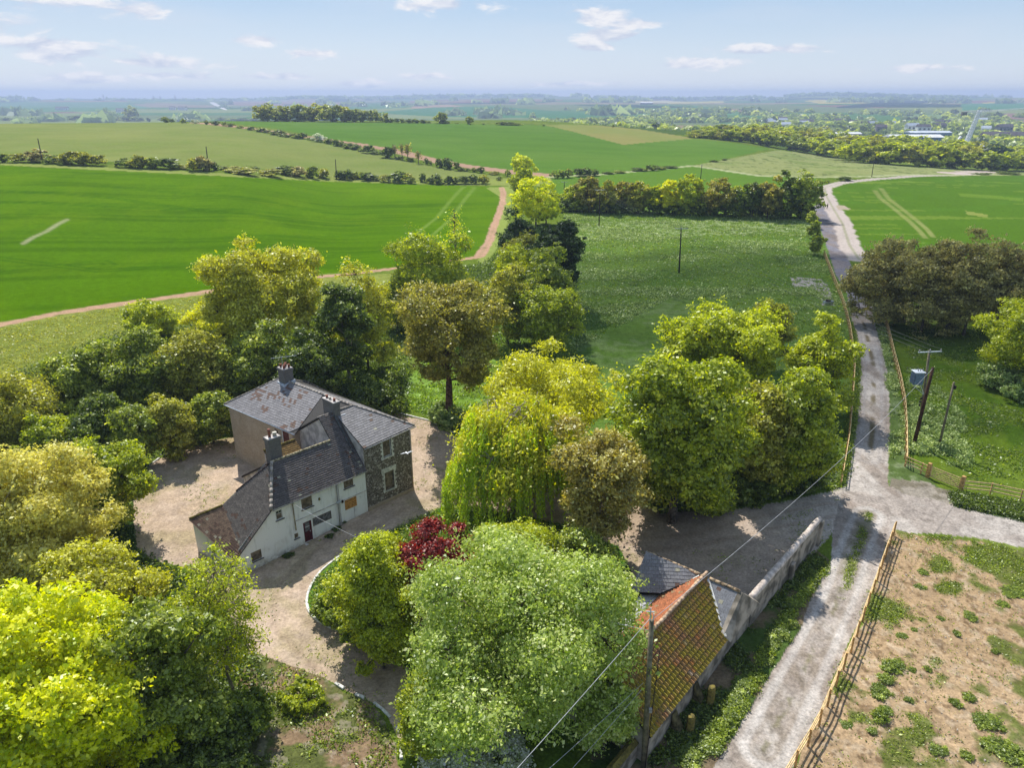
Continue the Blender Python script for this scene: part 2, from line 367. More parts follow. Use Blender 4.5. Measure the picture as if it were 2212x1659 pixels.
M['bark'] = plain('bark', (.16, .13, .10), .95, .45, 5); M['bark_pale'] = plain('bark_pale', (.36, .31, .25), .9, .4, 6); M['bark_red'] = plain('bark_red', (.17, .10, .065), .95, .45, 4)
M['twig'] = plain('twig', (.2, .17, .13), .95, .3, 4)
M['white_render'] = wall_white(); M['flint'] = flint_mat()
M['brick'] = brick_mat('buff_brick', (.46, .35, .24), (.33, .25, .175), (.42, .36, .28), (.54, .44, .35), .45)
M['brick_dark'] = brick_mat('stack_brick', (.15, .135, .125), (.09, .085, .08), (.22, .21, .2), (.2, .19, .19), .3)
M['grey_render'] = plain('grey_render', (.55, .51, .48), .92, .25, 1.6); M['barn_render'] = plain('barn_render', (.38, .33, .27), .95, .3, 1.0, col2=(.13, .115, .09))
M['slate'] = vcol_mat('slate', .55, 14, .35); M['tile'] = vcol_mat('clay_tile', .9, 10, .45)
M['stone'] = plain('white_stone', (.68, .67, .62), .85, .22, 4); M['ridge'] = plain('ridge_tile', (.36, .32, .28), .9, .35, 4); M['lichen_ridge'] = plain('lichen_ridge', (.45, .38, .24), .9, .4, 5)
M['lead'] = plain('lead', (.5, .55, .62), .45, .2, 5); M['pot'] = plain('clay_pot', (.27, .11, .075), .85, .3, 8); M['pot_white'] = plain('pale_cowl', (.62, .58, .5), .8, .2, 8)
M['ply'] = plain('plywood', (.55, .27, .07), .8, .3, 7); M['board'] = plain('board', (.21, .165, .115), .85, .35, 4); M['grey_board'] = plain('grey_board', (.17, .17, .17), .8, .35, 5)
M['door'] = plain('maroon_paint', (.10, .014, .018), .5, .3, 4); M['paint'] = plain('window_paint', (.62, .64, .64), .6, .2, 5); M['dark'] = plain('dark_glass', (.02, .022, .025), .12, .2, 2, spec=.6)
M['pipe'] = plain('drain_pipe', (.40, .39, .37), .7, .2, 5); M['pipe_dark'] = plain('dark_pipe', (.05, .03, .028), .6, .2, 5)
M['new_wood'] = plain('new_timber', (.78, .56, .28), .8, .22, 5); M['new_wood_post'] = plain('timber_post', (.62, .37, .14), .85, .3, 5); M['old_wood'] = plain('grey_timber', (.17, .12, .08), .9, .3, 5)
M['pole'] = plain('pole_wood', (.21, .18, .12), .9, .3, 2.5); M['pole_dark'] = plain('pole_dark', (.035, .025, .022), .85, .3, 3); M['pole_brown'] = plain('pole_brown', (.075, .035, .02), .85, .35, 3)
M['steel'] = plain('galvanised', (.55, .6, .66), .45, .15, 6, metallic=.3); M['blue_box'] = plain('blue_grey_paint', (.16, .23, .33), .5, .2, 5); M['porcelain'] = plain('insulator', (.35, .33, .33), .3, .2, 6)
M['cable'] = plain('cable_grey', (.42, .43, .45), .6, .15, 3); M['wire'] = plain('wire_dark', (.12, .12, .12), .5, .1, 3)
M['white_metal'] = plain('white_metal', (.8, .8, .8), .4, .1, .2); M['blue_roof'] = plain('pale_roof', (.62, .66, .72), .4, .1, .2); M['far_wall'] = plain('far_wall', (.22, .2, .2), .8, .2, .2); M['far_roof'] = plain('far_roof', (.16, .13, .13), .8, .2, .2)
M['moss'] = plain('moss', (.19, .15, .035), 1, .4, 6, col2=(.10, .085, .03))

# ------------------------------------------------------------------ ground: one polar sheet, split by what lies on it
def c4(L_): return [(1657 + .398 * x, 998.9 + .398 * y) for x, y in L_]
def c3(L_): return [(1276.4 + .3647 * x, 1054.4 + .3647 * y) for x, y in L_]
def c6(L_): return [(1304.1 + .29784 * x, 1165.4 + .29784 * y) for x, y in L_]
def c7(L_): return [(1442.8 + .3477 * x, 194.2 + .3477 * y) for x, y in L_]
def cm(L_): return [(721.4 + .3512 * x, 194.2 + .3512 * y) for x, y in L_]
def cl(L_): return [(.3512 * x, 194.2 + .3512 * y) for x, y in L_]
def cr(L_): return [(1609.3 + .301 * x, 499.4 + .301 * y) for x, y in L_]
def ci(L_): return [(554.9 + .3763 * x, 1054.4 + .3763 * y) for x, y in L_]
TRACK = cr([(548, 0), (600, 150), (650, 310), (735, 450), (760, 600), (800, 760), (830, 950), (820, 1100), (800, 1250), (785, 1450), (750, 1620)]) + \
    [(1828, 1047), (1810, 1085), (1800, 1135), (1796, 1214), (1776, 1246), (1748, 1305), (1731, 1357), (1673, 1441), (1626, 1521), (1586, 1590), (1546, 1652), (1460, 1790), (1640, 1790), (1709, 1659), (1745, 1588), (1776, 1528), (1808, 1449), (1832, 1389), (1868, 1317), (1892, 1254), (1912, 1182), (1932, 1146), (1960, 1151),
     (2015, 1152), (2095, 1158), (2212, 1182), (2500, 1235), (2500, 1165), (2212, 1128), (2135, 1112), (2059, 1092), (2015, 1078), (1955, 1069), (1918, 1047)] + \
    cr([(1030, 1620), (1040, 1450), (1035, 1200), (1020, 1000), (985, 830), (940, 700), (915, 600), (950, 520), (940, 450), (850, 400), (790, 330), (765, 250), (700, 100), (665, 0)]) + \
    [(1797, 462), (1780, 447), (1766, 437), (1762, 443), (1757, 451), (1761, 465)]
YARD = [(780, 868), (849, 892), (930, 911), (985, 945), (1200, 1010), (1330, 1080), (1450, 1108), (1600, 1098), (1700, 1083), (1790, 1062), (1828, 1047), (1812, 1085), (1800, 1150), (1765, 1190), (1600, 1300), (1370, 1290),
        (1365, 1240), (1335, 1180), (1200, 1130), (1090, 1108), (970, 1088), (890, 1127), (740, 1198), (705, 1223), (679, 1254), (663, 1288), (664, 1314), (679, 1337), (705, 1354), (740, 1367), (790, 1400), (880, 1440), (900, 1620),
        (865, 1600), (833, 1540), (803, 1515), (769, 1502), (724, 1478), (660, 1450), (600, 1430), (530, 1400), (480, 1300), (420, 1230), (330, 1210), (295, 1180), (288, 1120), (290, 1050), (330, 1000), (420, 962), (500, 945), (560, 900)]
FIELD1 = [(-900, 330), (0, 357), (330, 372), (730, 393), (960, 400), (1082, 403), (1086, 420), (1083, 440), (1070, 475), (1055, 520), (1036, 549), (850, 577), (640, 598), (430, 629), (200, 662), (0, 696), (-900, 850)]
FIELD2 = [(-900, 240), (0, 259), (330, 261)] + cl([(1280, 210), (1450, 235), (1650, 270), (1850, 300), (2050, 340), (2212, 372)]) + cm([(180, 375), (400, 428), (650, 480), (900, 515), (1040, 530), (1000, 560), (800, 560), (400, 555), (0, 540)]) + [(600, 368), (330, 352), (0, 340), (-900, 315)]
FIELD3 = cl([(1330, 190)]) + [(560, 262), (1000, 267), (1174, 270)] + cm([(1480, 258), (1620, 295), (1780, 337), (1900, 325), (2200, 300)]) + [(1530, 302), (1600, 310), (1662, 321), (1560, 345), (1500, 356), (1400, 366), (1290, 376), (1190, 380)] + cm([(1150, 510), (900, 475), (700, 440), (500, 385), (250, 345), (0, 305)]) + [(600, 278), (500, 266)]
FIELD4 = cm([(1290, 212), (1480, 258), (1620, 295), (1780, 337), (1900, 325), (2200, 300), (2180, 290), (1880, 240), (1650, 218)])
FIELD5 = [(1190, 384), (1290, 378), (1400, 368), (1500, 358), (1547, 366), (1637, 380), (1756, 384), (1790, 392), (1770, 410), (1760, 440), (1500, 445), (1215, 440)]
SCRUB = c7([(150, 470), (680, 372), (850, 393), (1200, 448), (1500, 478), (2000, 498), (2600, 515), (2600, 532), (1550, 530), (1270, 535), (900, 540), (560, 530), (300, 490)])
FIELD7 = c7([(1000, 630), (1050, 600), (1200, 567), (1400, 541), (2212, 530), (3200, 528), (3200, 1100)]) + [(2212, 610), (1900, 560), (1862, 556), (1840, 515), (1822, 480), (1806, 450), (1792, 425)]
PATHFIELD = [(-900, 870), (0, 701), (115, 679), (230, 661), (430, 633), (640, 601), (850, 580), (1035, 555), (1056, 522), (1072, 476), (1085, 440), (1087, 418), (1083, 405)]
STRIP = cl([(1200, 200), (1450, 225), (1700, 260), (2000, 305), (2212, 335)]) + cm([(150, 340), (350, 365), (520, 410), (700, 450), (900, 480), (1080, 502), (1340, 527)])
CHALK = c7([(1900, 524), (1400, 545), (1240, 557), (1080, 575), (975, 605), (985, 660), (1030, 740), (1085, 830)]) + [(1835, 529), (1856, 560)]
BACKTRK = c7([(2100, 522), (1270, 537), (900, 542), (560, 532), (300, 492), (150, 470)]) + [(1400, 367), (1290, 377), (1190, 382)]
DIRT = [(1932, 1152), (2015, 1157), (2095, 1163), (2212, 1187), (2600, 1250), (2600, 2100), (1480, 2100), (1709, 1662), (1776, 1530), (1868, 1319), (1912, 1184)]
# colours (linear albedo)
def srgb(r, g, b): return np.array([((c / 255) / 12.92 if c / 255 <= .04045 else ((c / 255 + .055) / 1.055) ** 2.4) for c in (r, g, b)])
LUM = 1 / 1.82
def build_ground():
    az = np.concatenate([np.linspace(-180, -54, 40)[:-1], np.linspace(-54, 52, 1120), np.linspace(52, 180, 40)[1:]]) * math.pi / 180
    vs = np.concatenate([np.arange(2050, 700, -2.6), np.arange(700, 262, -1.6)]); el = PITCH + np.arctan((vs - 829.5) / F); r1 = CAMH / np.tan(el); r1 = r1[r1 < 900]
    r = np.concatenate([np.linspace(.5, r1[0], 8)[:-1], r1, np.geomspace(r1[-1] * 1.012, 10500, 190)])
    A, Rr = np.meshgrid(az, r, indexing='ij'); x = (Rr * np.sin(A)).ravel(); y = (Rr * np.cos(A)).ravel()
    z = zg(x, y); rad = Rr.ravel()
    ok = (np.abs(A.ravel()) < 1.0)
    u, v = proj(x, y, z); u = np.where(ok & (y > 1), u, -1e5)
    nu = (fbm(x / 1.7, y / 1.7, 31, 3) - .5); nv = (fbm(x / 1.7, y / 1.7, 57, 3) - .5)
    near = np.clip(60 / np.maximum(rad, 20), 0, 1.6)
    uj = u + nu * 22 * near; vj = v + nv * 15 * near
    n1 = fbm(x / 3., y / 3., 1, 4); n2 = fbm(x / 14., y / 14., 2, 4); n3 = fbm(x / .5, y / .5, 3, 3); n4 = fbm(x / 60., y / 60., 4, 3); n5 = fbm(x / 1.2, y / 1.2, 6, 4)
    C = np.zeros((len(x), 4)); reg = np.zeros(len(x), int)
    def put(mask, c, a=1.0, k=None):
        w = mask.astype(float) if mask.dtype == bool else mask
        w = w[:, None]; C[:, :3] = C[:, :3] * (1 - w) + np.asarray(c) * LUM * w
        C[:, 3:4] = C[:, 3:4] * (1 - w) + a * w
        if k is not None: reg[w[:, 0] > .5] = k
    allm = np.ones(len(x), bool)
    put(allm, srgb(120, 142, 52), 1.0)                                       # rough grass everywhere by default
    put(sstep(.45, .75, n2) * .6, srgb(150, 165, 80)); put(sstep(.5, .75, n1) * .5, srgb(85, 120, 38))
    # far hills
    far = rad > 1300
    fp = vnoise(x / 700. + fbm(x / 1500., y / 1500., 3) * 2, y / 420., 12); cid = _h(np.floor(x / 620. + vnoise(x / 900., y / 900., 4) * 1.5), np.floor(y / 480. + vnoise(x / 800., y / 800., 8) * 1.2), 5)
    put(far, srgb(128, 146, 88), .4, 1)
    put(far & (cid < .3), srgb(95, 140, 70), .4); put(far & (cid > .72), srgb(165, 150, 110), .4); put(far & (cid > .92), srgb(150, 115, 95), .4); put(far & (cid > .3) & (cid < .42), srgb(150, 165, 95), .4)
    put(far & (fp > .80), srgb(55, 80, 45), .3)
    for poly, c in ((c7([(830, 65), (1000, 58), (1330, 68), (1200, 80), (950, 84)]), (225, 205, 90)), (c7([(1950, 78), (2150, 62), (2400, 60), (2400, 68), (2180, 70), (1960, 84)]), (225, 200, 70)),
                    (c7([(1040, 105), (1300, 75), (1600, 50), (1815, 42), (1815, 58), (1500, 90), (1250, 108), (1060, 112)]), (50, 72, 58)),
                    (c7([(1860, 165), (2100, 145), (2500, 140), (2500, 178), (1870, 182)]), (165, 130, 115)), (c7([(1700, 195), (2000, 188), (2500, 185), (2500, 210), (1900, 215), (1720, 212)]), (170, 135, 120)),
                    (c7([(0, 75), (350, 68), (345, 78), (0, 84)]), (215, 205, 120)), (c7([(270, 112), (560, 118), (640, 140), (280, 132)]), (160, 140, 115)),
                    (c7([(0, 110), (200, 105), (560, 150), (300, 158), (0, 150)]), (105, 155, 90)), (cm([(480, 100), (700, 88), (800, 100), (600, 118), (470, 112)]), (190, 160, 130)),
                    (cm([(260, 135), (620, 105), (980, 98), (1250, 120), (1640, 150), (1500, 175), (700, 165), (400, 150)]), (80, 140, 75)), (cm([(0, 80), (400, 88), (450, 108), (100, 120), (0, 115)]), (95, 145, 85)),
                    (cl([(0, 75), (700, 72), (930, 108), (600, 130), (0, 140)]), (100, 150, 80)), (cl([(1360, 65), (2000, 72), (2212, 80), (2212, 100), (1600, 100), (1370, 90)]), (165, 140, 120)),
                    (cl([(1290, 72), (1320, 74), (1400, 122), (1370, 118), (1300, 85)]), (250, 245, 240)), (c7([(1500, 150), (1850, 155), (1860, 180), (1490, 178)]), (140, 165, 100)),
                    (cm([(1840, 68), (2030, 64), (2212, 72), (2030, 78), (1840, 76)]), (220, 210, 160)), (c7([(1820, 85), (2212, 78), (2212, 120), (1830, 125)]), (85, 150, 90))):
        put(inpoly(u, v, poly) & (rad > 1200), srgb(*c), .3)
    # valley floor behind the shelter belt
    put((rad > 640) & (rad <= 1300) & (u > 1300), srgb(95, 120, 60), .5, 1)
    put(inpoly(u, v, c7([(1150, 322), (1450, 345), (1700, 355), (1750, 345), (1400, 325), (1200, 312)])) & (rad > 450), srgb(110, 95, 90), .4)
    # fields
    drill = 0
    m = inpoly(uj, vj, FIELD1); put(m, srgb(100, 142, 0), .55, 2)
    rows = .5 + .5 * np.sin((y * .985 + x * -.17 + n4 * 5) * 2 * math.pi / 1.7); rows2 = vnoise(y / 1.6 - x * .16, x / 45., 77) * .6 + vnoise(y / 5. - x * .05, x / 90., 79) * .4
    put(m * (sstep(.5, .75, rows2) * .6), srgb(70, 112, 0), .5); put(m * sstep(.5, .7, n2) * .35, srgb(122, 156, 10), .6); put(m * (sstep(.5, .8, n4) * .5), srgb(122, 160, 8), .5); put(m * sstep(250, 150, rad) * .25, srgb(82, 128, 0), .55)
    put(m * sstep(900, 1080, u) * .5, srgb(108, 148, 28), .5)
    m = inpoly(uj, v, FIELD2); put(m, srgb(150, 163, 88), .5, 3); put(m * sstep(.45, .7, n2) * .5, srgb(134, 156, 72), .5); put(m * sstep(.5, .75, n4) * .5, srgb(166, 172, 98), .5)
    m = inpoly(u, v, FIELD3); put(m, srgb(108, 148, 52), .45, 2); put(m * (vnoise(x / 60. + y / 9., y / 40., 5) > .62) * .25, srgb(88, 130, 40), .4); put(m * sstep(.4, .7, n4) * .5, srgb(122, 156, 62), .45)
    m = inpoly(u, v, FIELD4); put(m, srgb(168, 165, 95), .45, 3); put(m * sstep(.45, .7, n4) * .4, srgb(140, 165, 80), .35)
    m = inpoly(u, v, FIELD5); put(m, srgb(112, 150, 52), .45, 2)
    m = inpoly(u, v, SCRUB); put(m, srgb(168, 176, 112), .7, 3); put(m * sstep(.5, .7, n2) * .7, srgb(140, 160, 88)); put(m * sstep(.62, .72, n1) * .7, srgb(95, 115, 60))
    m = inpoly(uj, v, FIELD7); put(m, srgb(98, 136, 38), .6, 2); put(m * sstep(.55, .8, n2) * .35, srgb(105, 155, 50)); put(m * (vnoise(x / 25., y / 3., 8) > .82) * .5, srgb(150, 175, 70))
    # meadow
    mead = inpoly(u, v, [(1215, 440), (1760, 455), (1775, 500), (1790, 545), (1836, 640), (1850, 780), (1830, 1040), (1000, 1060), (950, 880), (1100, 700), (1240, 640)])
    put(mead, srgb(118, 148, 66), 1, 4); put(mead * sstep(.45, .7, n2) * .6, srgb(98, 134, 52)); pale = sstep(.5, .66, fbm(x / 9., y / 6., 61, 4)) * sstep(.4, .6, n5)
    put(mead * pale * .3, srgb(160, 175, 130)); put(mead * sstep(.68, .76, n1) * .5, srgb(60, 88, 34)); put(mead * inpoly(u, v, [(1240, 480), (1760, 470), (1760, 500), (1240, 520)]) * sstep(.45, .6, n5) * .5, srgb(205, 215, 165))  # the last strip puts the sunlight at the meadow's top into the colour
    lawn = inpoly(uj, vj, [(860, 860), (960, 700), (1110, 690), (1250, 740), (1150, 830), (1010, 920), (930, 905)]); put(lawn, srgb(130, 165, 60), 1, 4); put(lawn * sstep(.45, .6, n5) * .6, srgb(160, 195, 100))
    # grass left of the path field
    m = inpoly(u, v, [(-900, 860), (0, 703), (230, 664), (430, 637), (640, 605), (850, 590), (900, 700), (600, 760), (0, 830), (-900, 1100)])
    put(m, srgb(160, 172, 84), .7, 3); put(m * sstep(.42, .62, n5) * .6, srgb(128, 142, 56)); put(m * sstep(.5, .7, n2) * .4, srgb(178, 182, 95))
    m = inpoly(u, v, [(1050, 405), (1086, 403), (1112, 400), (1100, 470), (1085, 520), (1050, 570), (1030, 565), (1060, 520), (1080, 470), (1088, 430)]); put(m, srgb(165, 182, 92), .7)
    m = inpoly(u, v, [(950, 393), (1190, 380), (1190, 402), (960, 399), (700, 391), (0, 356), (0, 351), (700, 384)]); put(m, srgb(165, 178, 92), .6)
    # earth bottom left and around the shrubs
    m = inpoly(uj, vj, [(540, 1400), (660, 1452), (803, 1518), (865, 1610), (870, 1720), (300, 1720), (480, 1560)]); put(m, srgb(165, 140, 112), 1, 5); put(m * sstep(.42, .6, n5) * .8, srgb(98, 118, 55)); put(m * sstep(.6, .7, n3) * .4, srgb(215, 200, 180))
    m = inpoly(u, v, [(1340, 1290), (1560, 1300), (1765, 1190), (1796, 1214), (1731, 1357), (1586, 1590), (1460, 1790), (1250, 1790)])
    put(m, srgb(150, 132, 105), 1, 5); put(m * sstep(.42, .56, n1 * .6 + n5 * .4) * .9, srgb(80, 112, 45))
    isl = inpoly(u, v, [(970, 1088), (890, 1127), (740, 1198), (679, 1254), (663, 1300), (679, 1337), (740, 1367), (860, 1440), (900, 1560), (1300, 1600), (1365, 1240), (1335, 1180), (1200, 1130)]); put(isl, srgb(80, 125, 45), 1); put(isl * sstep(.45, .6, n5) * .5, srgb(115, 160, 62))
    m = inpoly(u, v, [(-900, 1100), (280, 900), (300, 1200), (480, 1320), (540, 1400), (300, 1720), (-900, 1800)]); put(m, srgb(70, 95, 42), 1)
    # bare field
    m = inpoly(uj, vj, DIRT); put(m, srgb(210, 180, 142), 1, 5)
    put(m * sstep(.42, .6, n2) * .6, srgb(198, 168, 130)); put(m * sstep(.56, .7, n3) * .45, srgb(228, 208, 180)); put(m * sstep(.6, .72, fbm(x / .35, y / .35, 44, 2)) * .6, srgb(120, 95, 68))
    gr = sstep(.545, .62, n1 * .5 + n5 * .3 + n2 * .2 + .11 * sstep(2050, 2212, u) + .05 * sstep(1400, 1659, v) - .05 * sstep(60, 0, u - 1932 + (v - 1150) * .45)); put(m * gr * .9, srgb(114, 128, 60))
    # paddock, right
    pad = inpoly(u, v, [(1925, 700), (2212, 690), (3000, 690), (3000, 1240), (2212, 1122), (2060, 1086), (1957, 1030), (1935, 860)]); put(pad, srgb(110, 135, 40), 1, 4); put(pad * sstep(.45, .68, n1) * .6, srgb(72, 108, 30)); put(pad * sstep(.55, .7, n2) * .4, srgb(130, 150, 62))
    m = inpoly(uj, vj, [(1885, 660), (1905, 680), (1945, 860), (1960, 1000), (2060, 1070), (1960, 1066), (1918, 1047), (1922, 930), (1916, 800)]); put(m, srgb(105, 128, 68), 1); put(m * sstep(.5, .65, n5) * .7, srgb(160, 175, 130))
    m = inpoly(u, v, [(1836, 700), (1856, 830), (1835, 990), (1828, 1047), (1790, 1055), (1810, 900), (1830, 760)]); put(m, srgb(110, 135, 62), 1)
    m = inpoly(uj, vj, [(2059, 1075), (2212, 1098), (2600, 1150), (2600, 1190), (2212, 1132), (2060, 1095)]); put(m, srgb(70, 100, 36), 1)
    # hard surfaces
    m = inpoly(uj, vj, [(1925, 1032), (2000, 1040), (2060, 1062), (2062, 1092), (1950, 1072), (1918, 1050)]); put(m, srgb(190, 180, 165), 1, 6); put(m * sstep(.45, .6, n5) * .6, srgb(120, 112, 85))
    m = inpoly(uj, vj, cr([(320, 330), (540, 340), (600, 400), (650, 530), (560, 530), (520, 420), (420, 400), (350, 400)])); put(m * sstep(.3, .5, n5), srgb(205, 195, 190), .8, 6)
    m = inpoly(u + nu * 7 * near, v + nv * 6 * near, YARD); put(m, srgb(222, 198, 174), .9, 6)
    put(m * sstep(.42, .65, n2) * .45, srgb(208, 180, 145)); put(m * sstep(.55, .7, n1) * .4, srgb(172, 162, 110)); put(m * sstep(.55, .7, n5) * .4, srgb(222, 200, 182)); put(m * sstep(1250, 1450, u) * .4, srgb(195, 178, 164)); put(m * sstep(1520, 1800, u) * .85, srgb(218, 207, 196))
    dd = dline(x, y, PL([(1800, 1100), (1650, 1130), (1500, 1165), (1400, 1175), (1250, 1110), (1100, 1075), (960, 1060), (880, 1080), (720, 1180), (630, 1260), (620, 1340), (700, 1420), (790, 1480)])); put(m * sstep(.35, .1, np.abs(dd - .9 + (n2 - .5) * .8)) * .35, srgb(188, 164, 142)); put(m * sstep(.3, .1, np.abs(dd - 1.6 + (n2 - .5))) * .25, srgb(228, 206, 184))
    m = inpoly(u + nu * 6 * near, v + nv * 5 * near, TRACK); put(m, srgb(220, 210, 200), 1, 7)
    put(m * sstep(720, 650, v) * .95, srgb(150, 148, 158), .6); put(m * sstep(.45, .62, n1) * .45, srgb(176, 160, 148)); put(m * sstep(.58, .7, fbm(x / 2., y / 9., 21, 3)) * .45, srgb(150, 132, 115)); put(m * sstep(.66, .74, n3) * .35, srgb(110, 100, 90))
    wl = [(1862, 560)] + [((a[0] + b[0]) / 2, (a[1] + b[1]) / 2) for a, b in (((1838, 680), (1885, 680)), ((1850, 728), (1897, 728)), ((1859, 785), (1913, 785)), ((1856, 830), (1919, 830)), ((1850, 876), (1921, 876)), ((1846, 936), (1922, 936)), ((1835, 990), (1919, 990)))]
    mid = dline(x, y, PL(wl[1:])); put(m * sstep(.42, .12, mid) * sstep(.42, .58, fbm(x / 1.3, y / 4., 71, 3)) * .85, srgb(135, 120, 84)); put(m * sstep(.3, .08, np.abs(mid - .95)) * .4, srgb(190, 184, 182)); put(m * sstep(.2, .05, np.abs(mid - 1.35)) * .35, srgb(150, 142, 138))
    mid = dline(x, y, PL([(1875, 1110), (1860, 1153), (1838, 1211), (1823, 1266), (1800, 1320), (1760, 1400), (1700, 1520), (1650, 1620)])); w_ = .8 * sstep(1290, 1240, v) + .25
    put(m * sstep(w_ * .8 + .2, w_ * .4, mid + (n5 - .5) * .9) * sstep(.45, .6, n5) * .6, srgb(135, 134, 86)); put(m * sstep(1.3, .5, mid) * sstep(.5, .62, n3) * .35, srgb(140, 128, 108))
    put(m * sstep(.42, .1, np.abs(mid - 1.0 + (n2 - .5) * .4)) * .45, srgb(242, 236, 230)); put(m * sstep(.3, .08, np.abs(mid - 1.75 + (n2 - .5) * .5)) * .4, srgb(188, 172, 160)); put(m * sstep(.22, .05, np.abs(mid - .62)) * .35, srgb(190, 176, 160))
    p = PL(PATHFIELD); d = dline(x, y, p) + (n1 - .5) * 1.1; put(sstep(1.25, .85, d) * (rad < 400), srgb(222, 180, 150), .7, 6); put(sstep(.25, .05, d) * (rad < 400) * .3, srgb(175, 165, 105))
    d = dline(x, y, PL(STRIP)); wd_ = 3.0 + 0 * x; put(sstep(6.5, 5.0, d + (n2 - .5) * 2), srgb(205, 168, 142), .5, 6)
    d = dline(x, y, PL(CHALK)); put(sstep(2.9, 2.2, d + (n1 - .5) * 1.6), srgb(222, 208, 198), .7, 6); put(sstep(.5, .2, d) * .5, srgb(150, 160, 100))
    d = dline(x, y, PL(BACKTRK)); put(sstep(2.6, 1.6, d + (n1 - .5) * 1.5), srgb(200, 205, 155), .5, 6)
    m = inpoly(uj, vj, c7([(1040, 715), (1100, 720), (1140, 738), (1120, 748), (1060, 745)])); put(m, srgb(205, 190, 165), .6)
    m = inpoly(u, v, c7([(1660, 508), (1950, 500), (2050, 512), (1900, 527), (1700, 522)])); put(m * sstep(.3, .5, n2), srgb(232, 212, 205), .5)
    # tramlines (pairs of wheel marks)
    def tram(pts, gap, w, c, amt, lim=420):
        q = PL(pts); d = dline(x, y, q)
        ww = np.maximum(w, rad * .0042); put(sstep(ww, ww * .3, np.abs(d - gap / 2)) * amt * np.clip(w / ww + .25, 0, 1) * (rad < lim) * (.65 + .5 * (n1 - .3)), c, .4)
    dk = srgb(38, 100, 8)
    W_ = 1
    tram([(-300, 430), (0, 436), (240, 446), (600, 462), (1000, 470)] , 1.8, .55, dk, .55)
    tram(cl([(0, 515), (300, 500), (600, 512), (2212, 600)]), 1.6, .5, dk, .3)
    tram(cl([(0, 620), (700, 665), (1400, 755), (2212, 830)]), 1.8, .45, dk, .6); tram(cl([(650, 590), (1400, 650), (2212, 765)]), 1.8, .45, dk, .5)
    tram([(-200, 545), (0, 558), (215, 585), (430, 570), (800, 545), (1040, 535)], 1.8, .3, dk, .7); tram([(-200, 600), (0, 590), (150, 572), (225, 565), (240, 572), (200, 580)], 1.7, .3, dk, .6); tram([(-100, 500), (200, 505), (420, 520), (800, 505), (1060, 500)], 1.8, .35, dk, .45)
    tram([(900, 520), (960, 470), (990, 430), (1012, 405)], 4.6, .45, srgb(165, 190, 95), .7)
    tram([(50, 526), (72, 512), (100, 500), (125, 484), (145, 474)], 0.2, .6, srgb(215, 210, 170), .75)
    tram(c7([(1600, 920), (1560, 872), (1500, 815), (1400, 733), (1320, 672), (1285, 622)]), .1, .5, srgb(200, 196, 130), .75); tram(c7([(1650, 915), (1610, 865), (1540, 805), (1450, 735), (1370, 675), (1325, 612)]), .1, .5, srgb(200, 196, 130), .75); tram(c7([(1285, 620), (1310, 592), (1400, 573), (1500, 560)]), .3, .4, srgb(130, 165, 70), .7)
    put(inpoly(u, v, c7([(1850, 750), (1990, 775), (1990, 792), (1860, 775)])) * .5, srgb(195, 195, 110)); put(inpoly(u, v, c7([(1800, 640), (2212, 670), (2212, 690), (1820, 660)])) * .4, srgb(150, 180, 70))
    # relief
    amp = np.where(reg == 7, .012, np.where(reg == 6, .02, np.where(reg == 5, .09, np.where(reg == 2, .05, .10))))
    z = z + (n5 - .5) * amp * 2.0 * (rad < 500) + (n3 - .5) * amp * (rad < 120)
    z = z - .03 * ((reg == 7)) 
    V = np.stack([x, y, z], 1)
    na, nr = len(az), len(r)
    i, j = np.meshgrid(np.arange(na - 1), np.arange(nr - 1), indexing='ij'); a = (i * nr + j).ravel()
    Fc = np.stack([a, a + nr, a + nr + 1, a + 1], 1)[:, ::-1]
    fr = reg[Fc[:, 0]]
    names = {0: 'ground', 1: 'hills', 2: 'crop_field', 3: 'pasture', 4: 'meadow', 5: 'bare_earth', 6: 'path', 7: 'track'}
    for k, nm in names.items():
        f = Fc[fr == k]
        if len(f) == 0: continue
        ids, inv = np.unique(f.ravel(), return_inverse=True)
        o = link(nm, gridmesh(nm, V[ids], inv.reshape(-1, 4), C[ids]), None, M['land']); tag(o, kind='structure')
build_ground()

# ------------------------------------------------------------------ trees
LC = {}
def GL(c): return np.minimum(srgb(*c) * np.array([2.2, 2.08, 1.5]), .85)
def lm(key): return LC[key]()
def _d(key, a, b, c=None, tr=.5): LC[key] = lambda: leaf_mat('foliage_' + key, GL(a), GL(b), GL(c) if c else None, tr)
_d('lime', (140, 150, 30), (82, 96, 18), (192, 196, 70)); _d('acid', (185, 190, 12), (120, 138, 14), (222, 215, 40)); _d('bright', (126, 138, 36), (68, 84, 18), (182, 190, 76))
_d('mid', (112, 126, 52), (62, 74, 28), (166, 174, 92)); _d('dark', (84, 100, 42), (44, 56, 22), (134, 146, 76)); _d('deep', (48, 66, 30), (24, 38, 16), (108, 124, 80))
_d('silver', (136, 152, 84), (78, 96, 40), (202, 212, 152)); _d('olive', (132, 134, 58), (80, 86, 30), (182, 180, 96)); _d('airy', (150, 152, 58), (92, 98, 32), (198, 192, 98))
_d('brown', (122, 122, 60), (74, 74, 32), (170, 160, 96)); _d('pink', (134, 126, 68), (80, 80, 36), (200, 180, 130)); _d('hedge', (134, 130, 92), (72, 72, 46), (172, 166, 122)); _d('copper', (104, 34, 38), (60, 18, 24), (150, 66, 66), .3)
_d('willow', (158, 160, 44), (105, 112, 26), (206, 200, 90)); _d('willow_green', (140, 162, 20), (86, 106, 16), (180, 190, 48)); _d('tawny', (172, 164, 98), (114, 114, 56), (212, 198, 132)); _d('blossom', (205, 212, 180), (110, 130, 70), (238, 240, 225), .3)
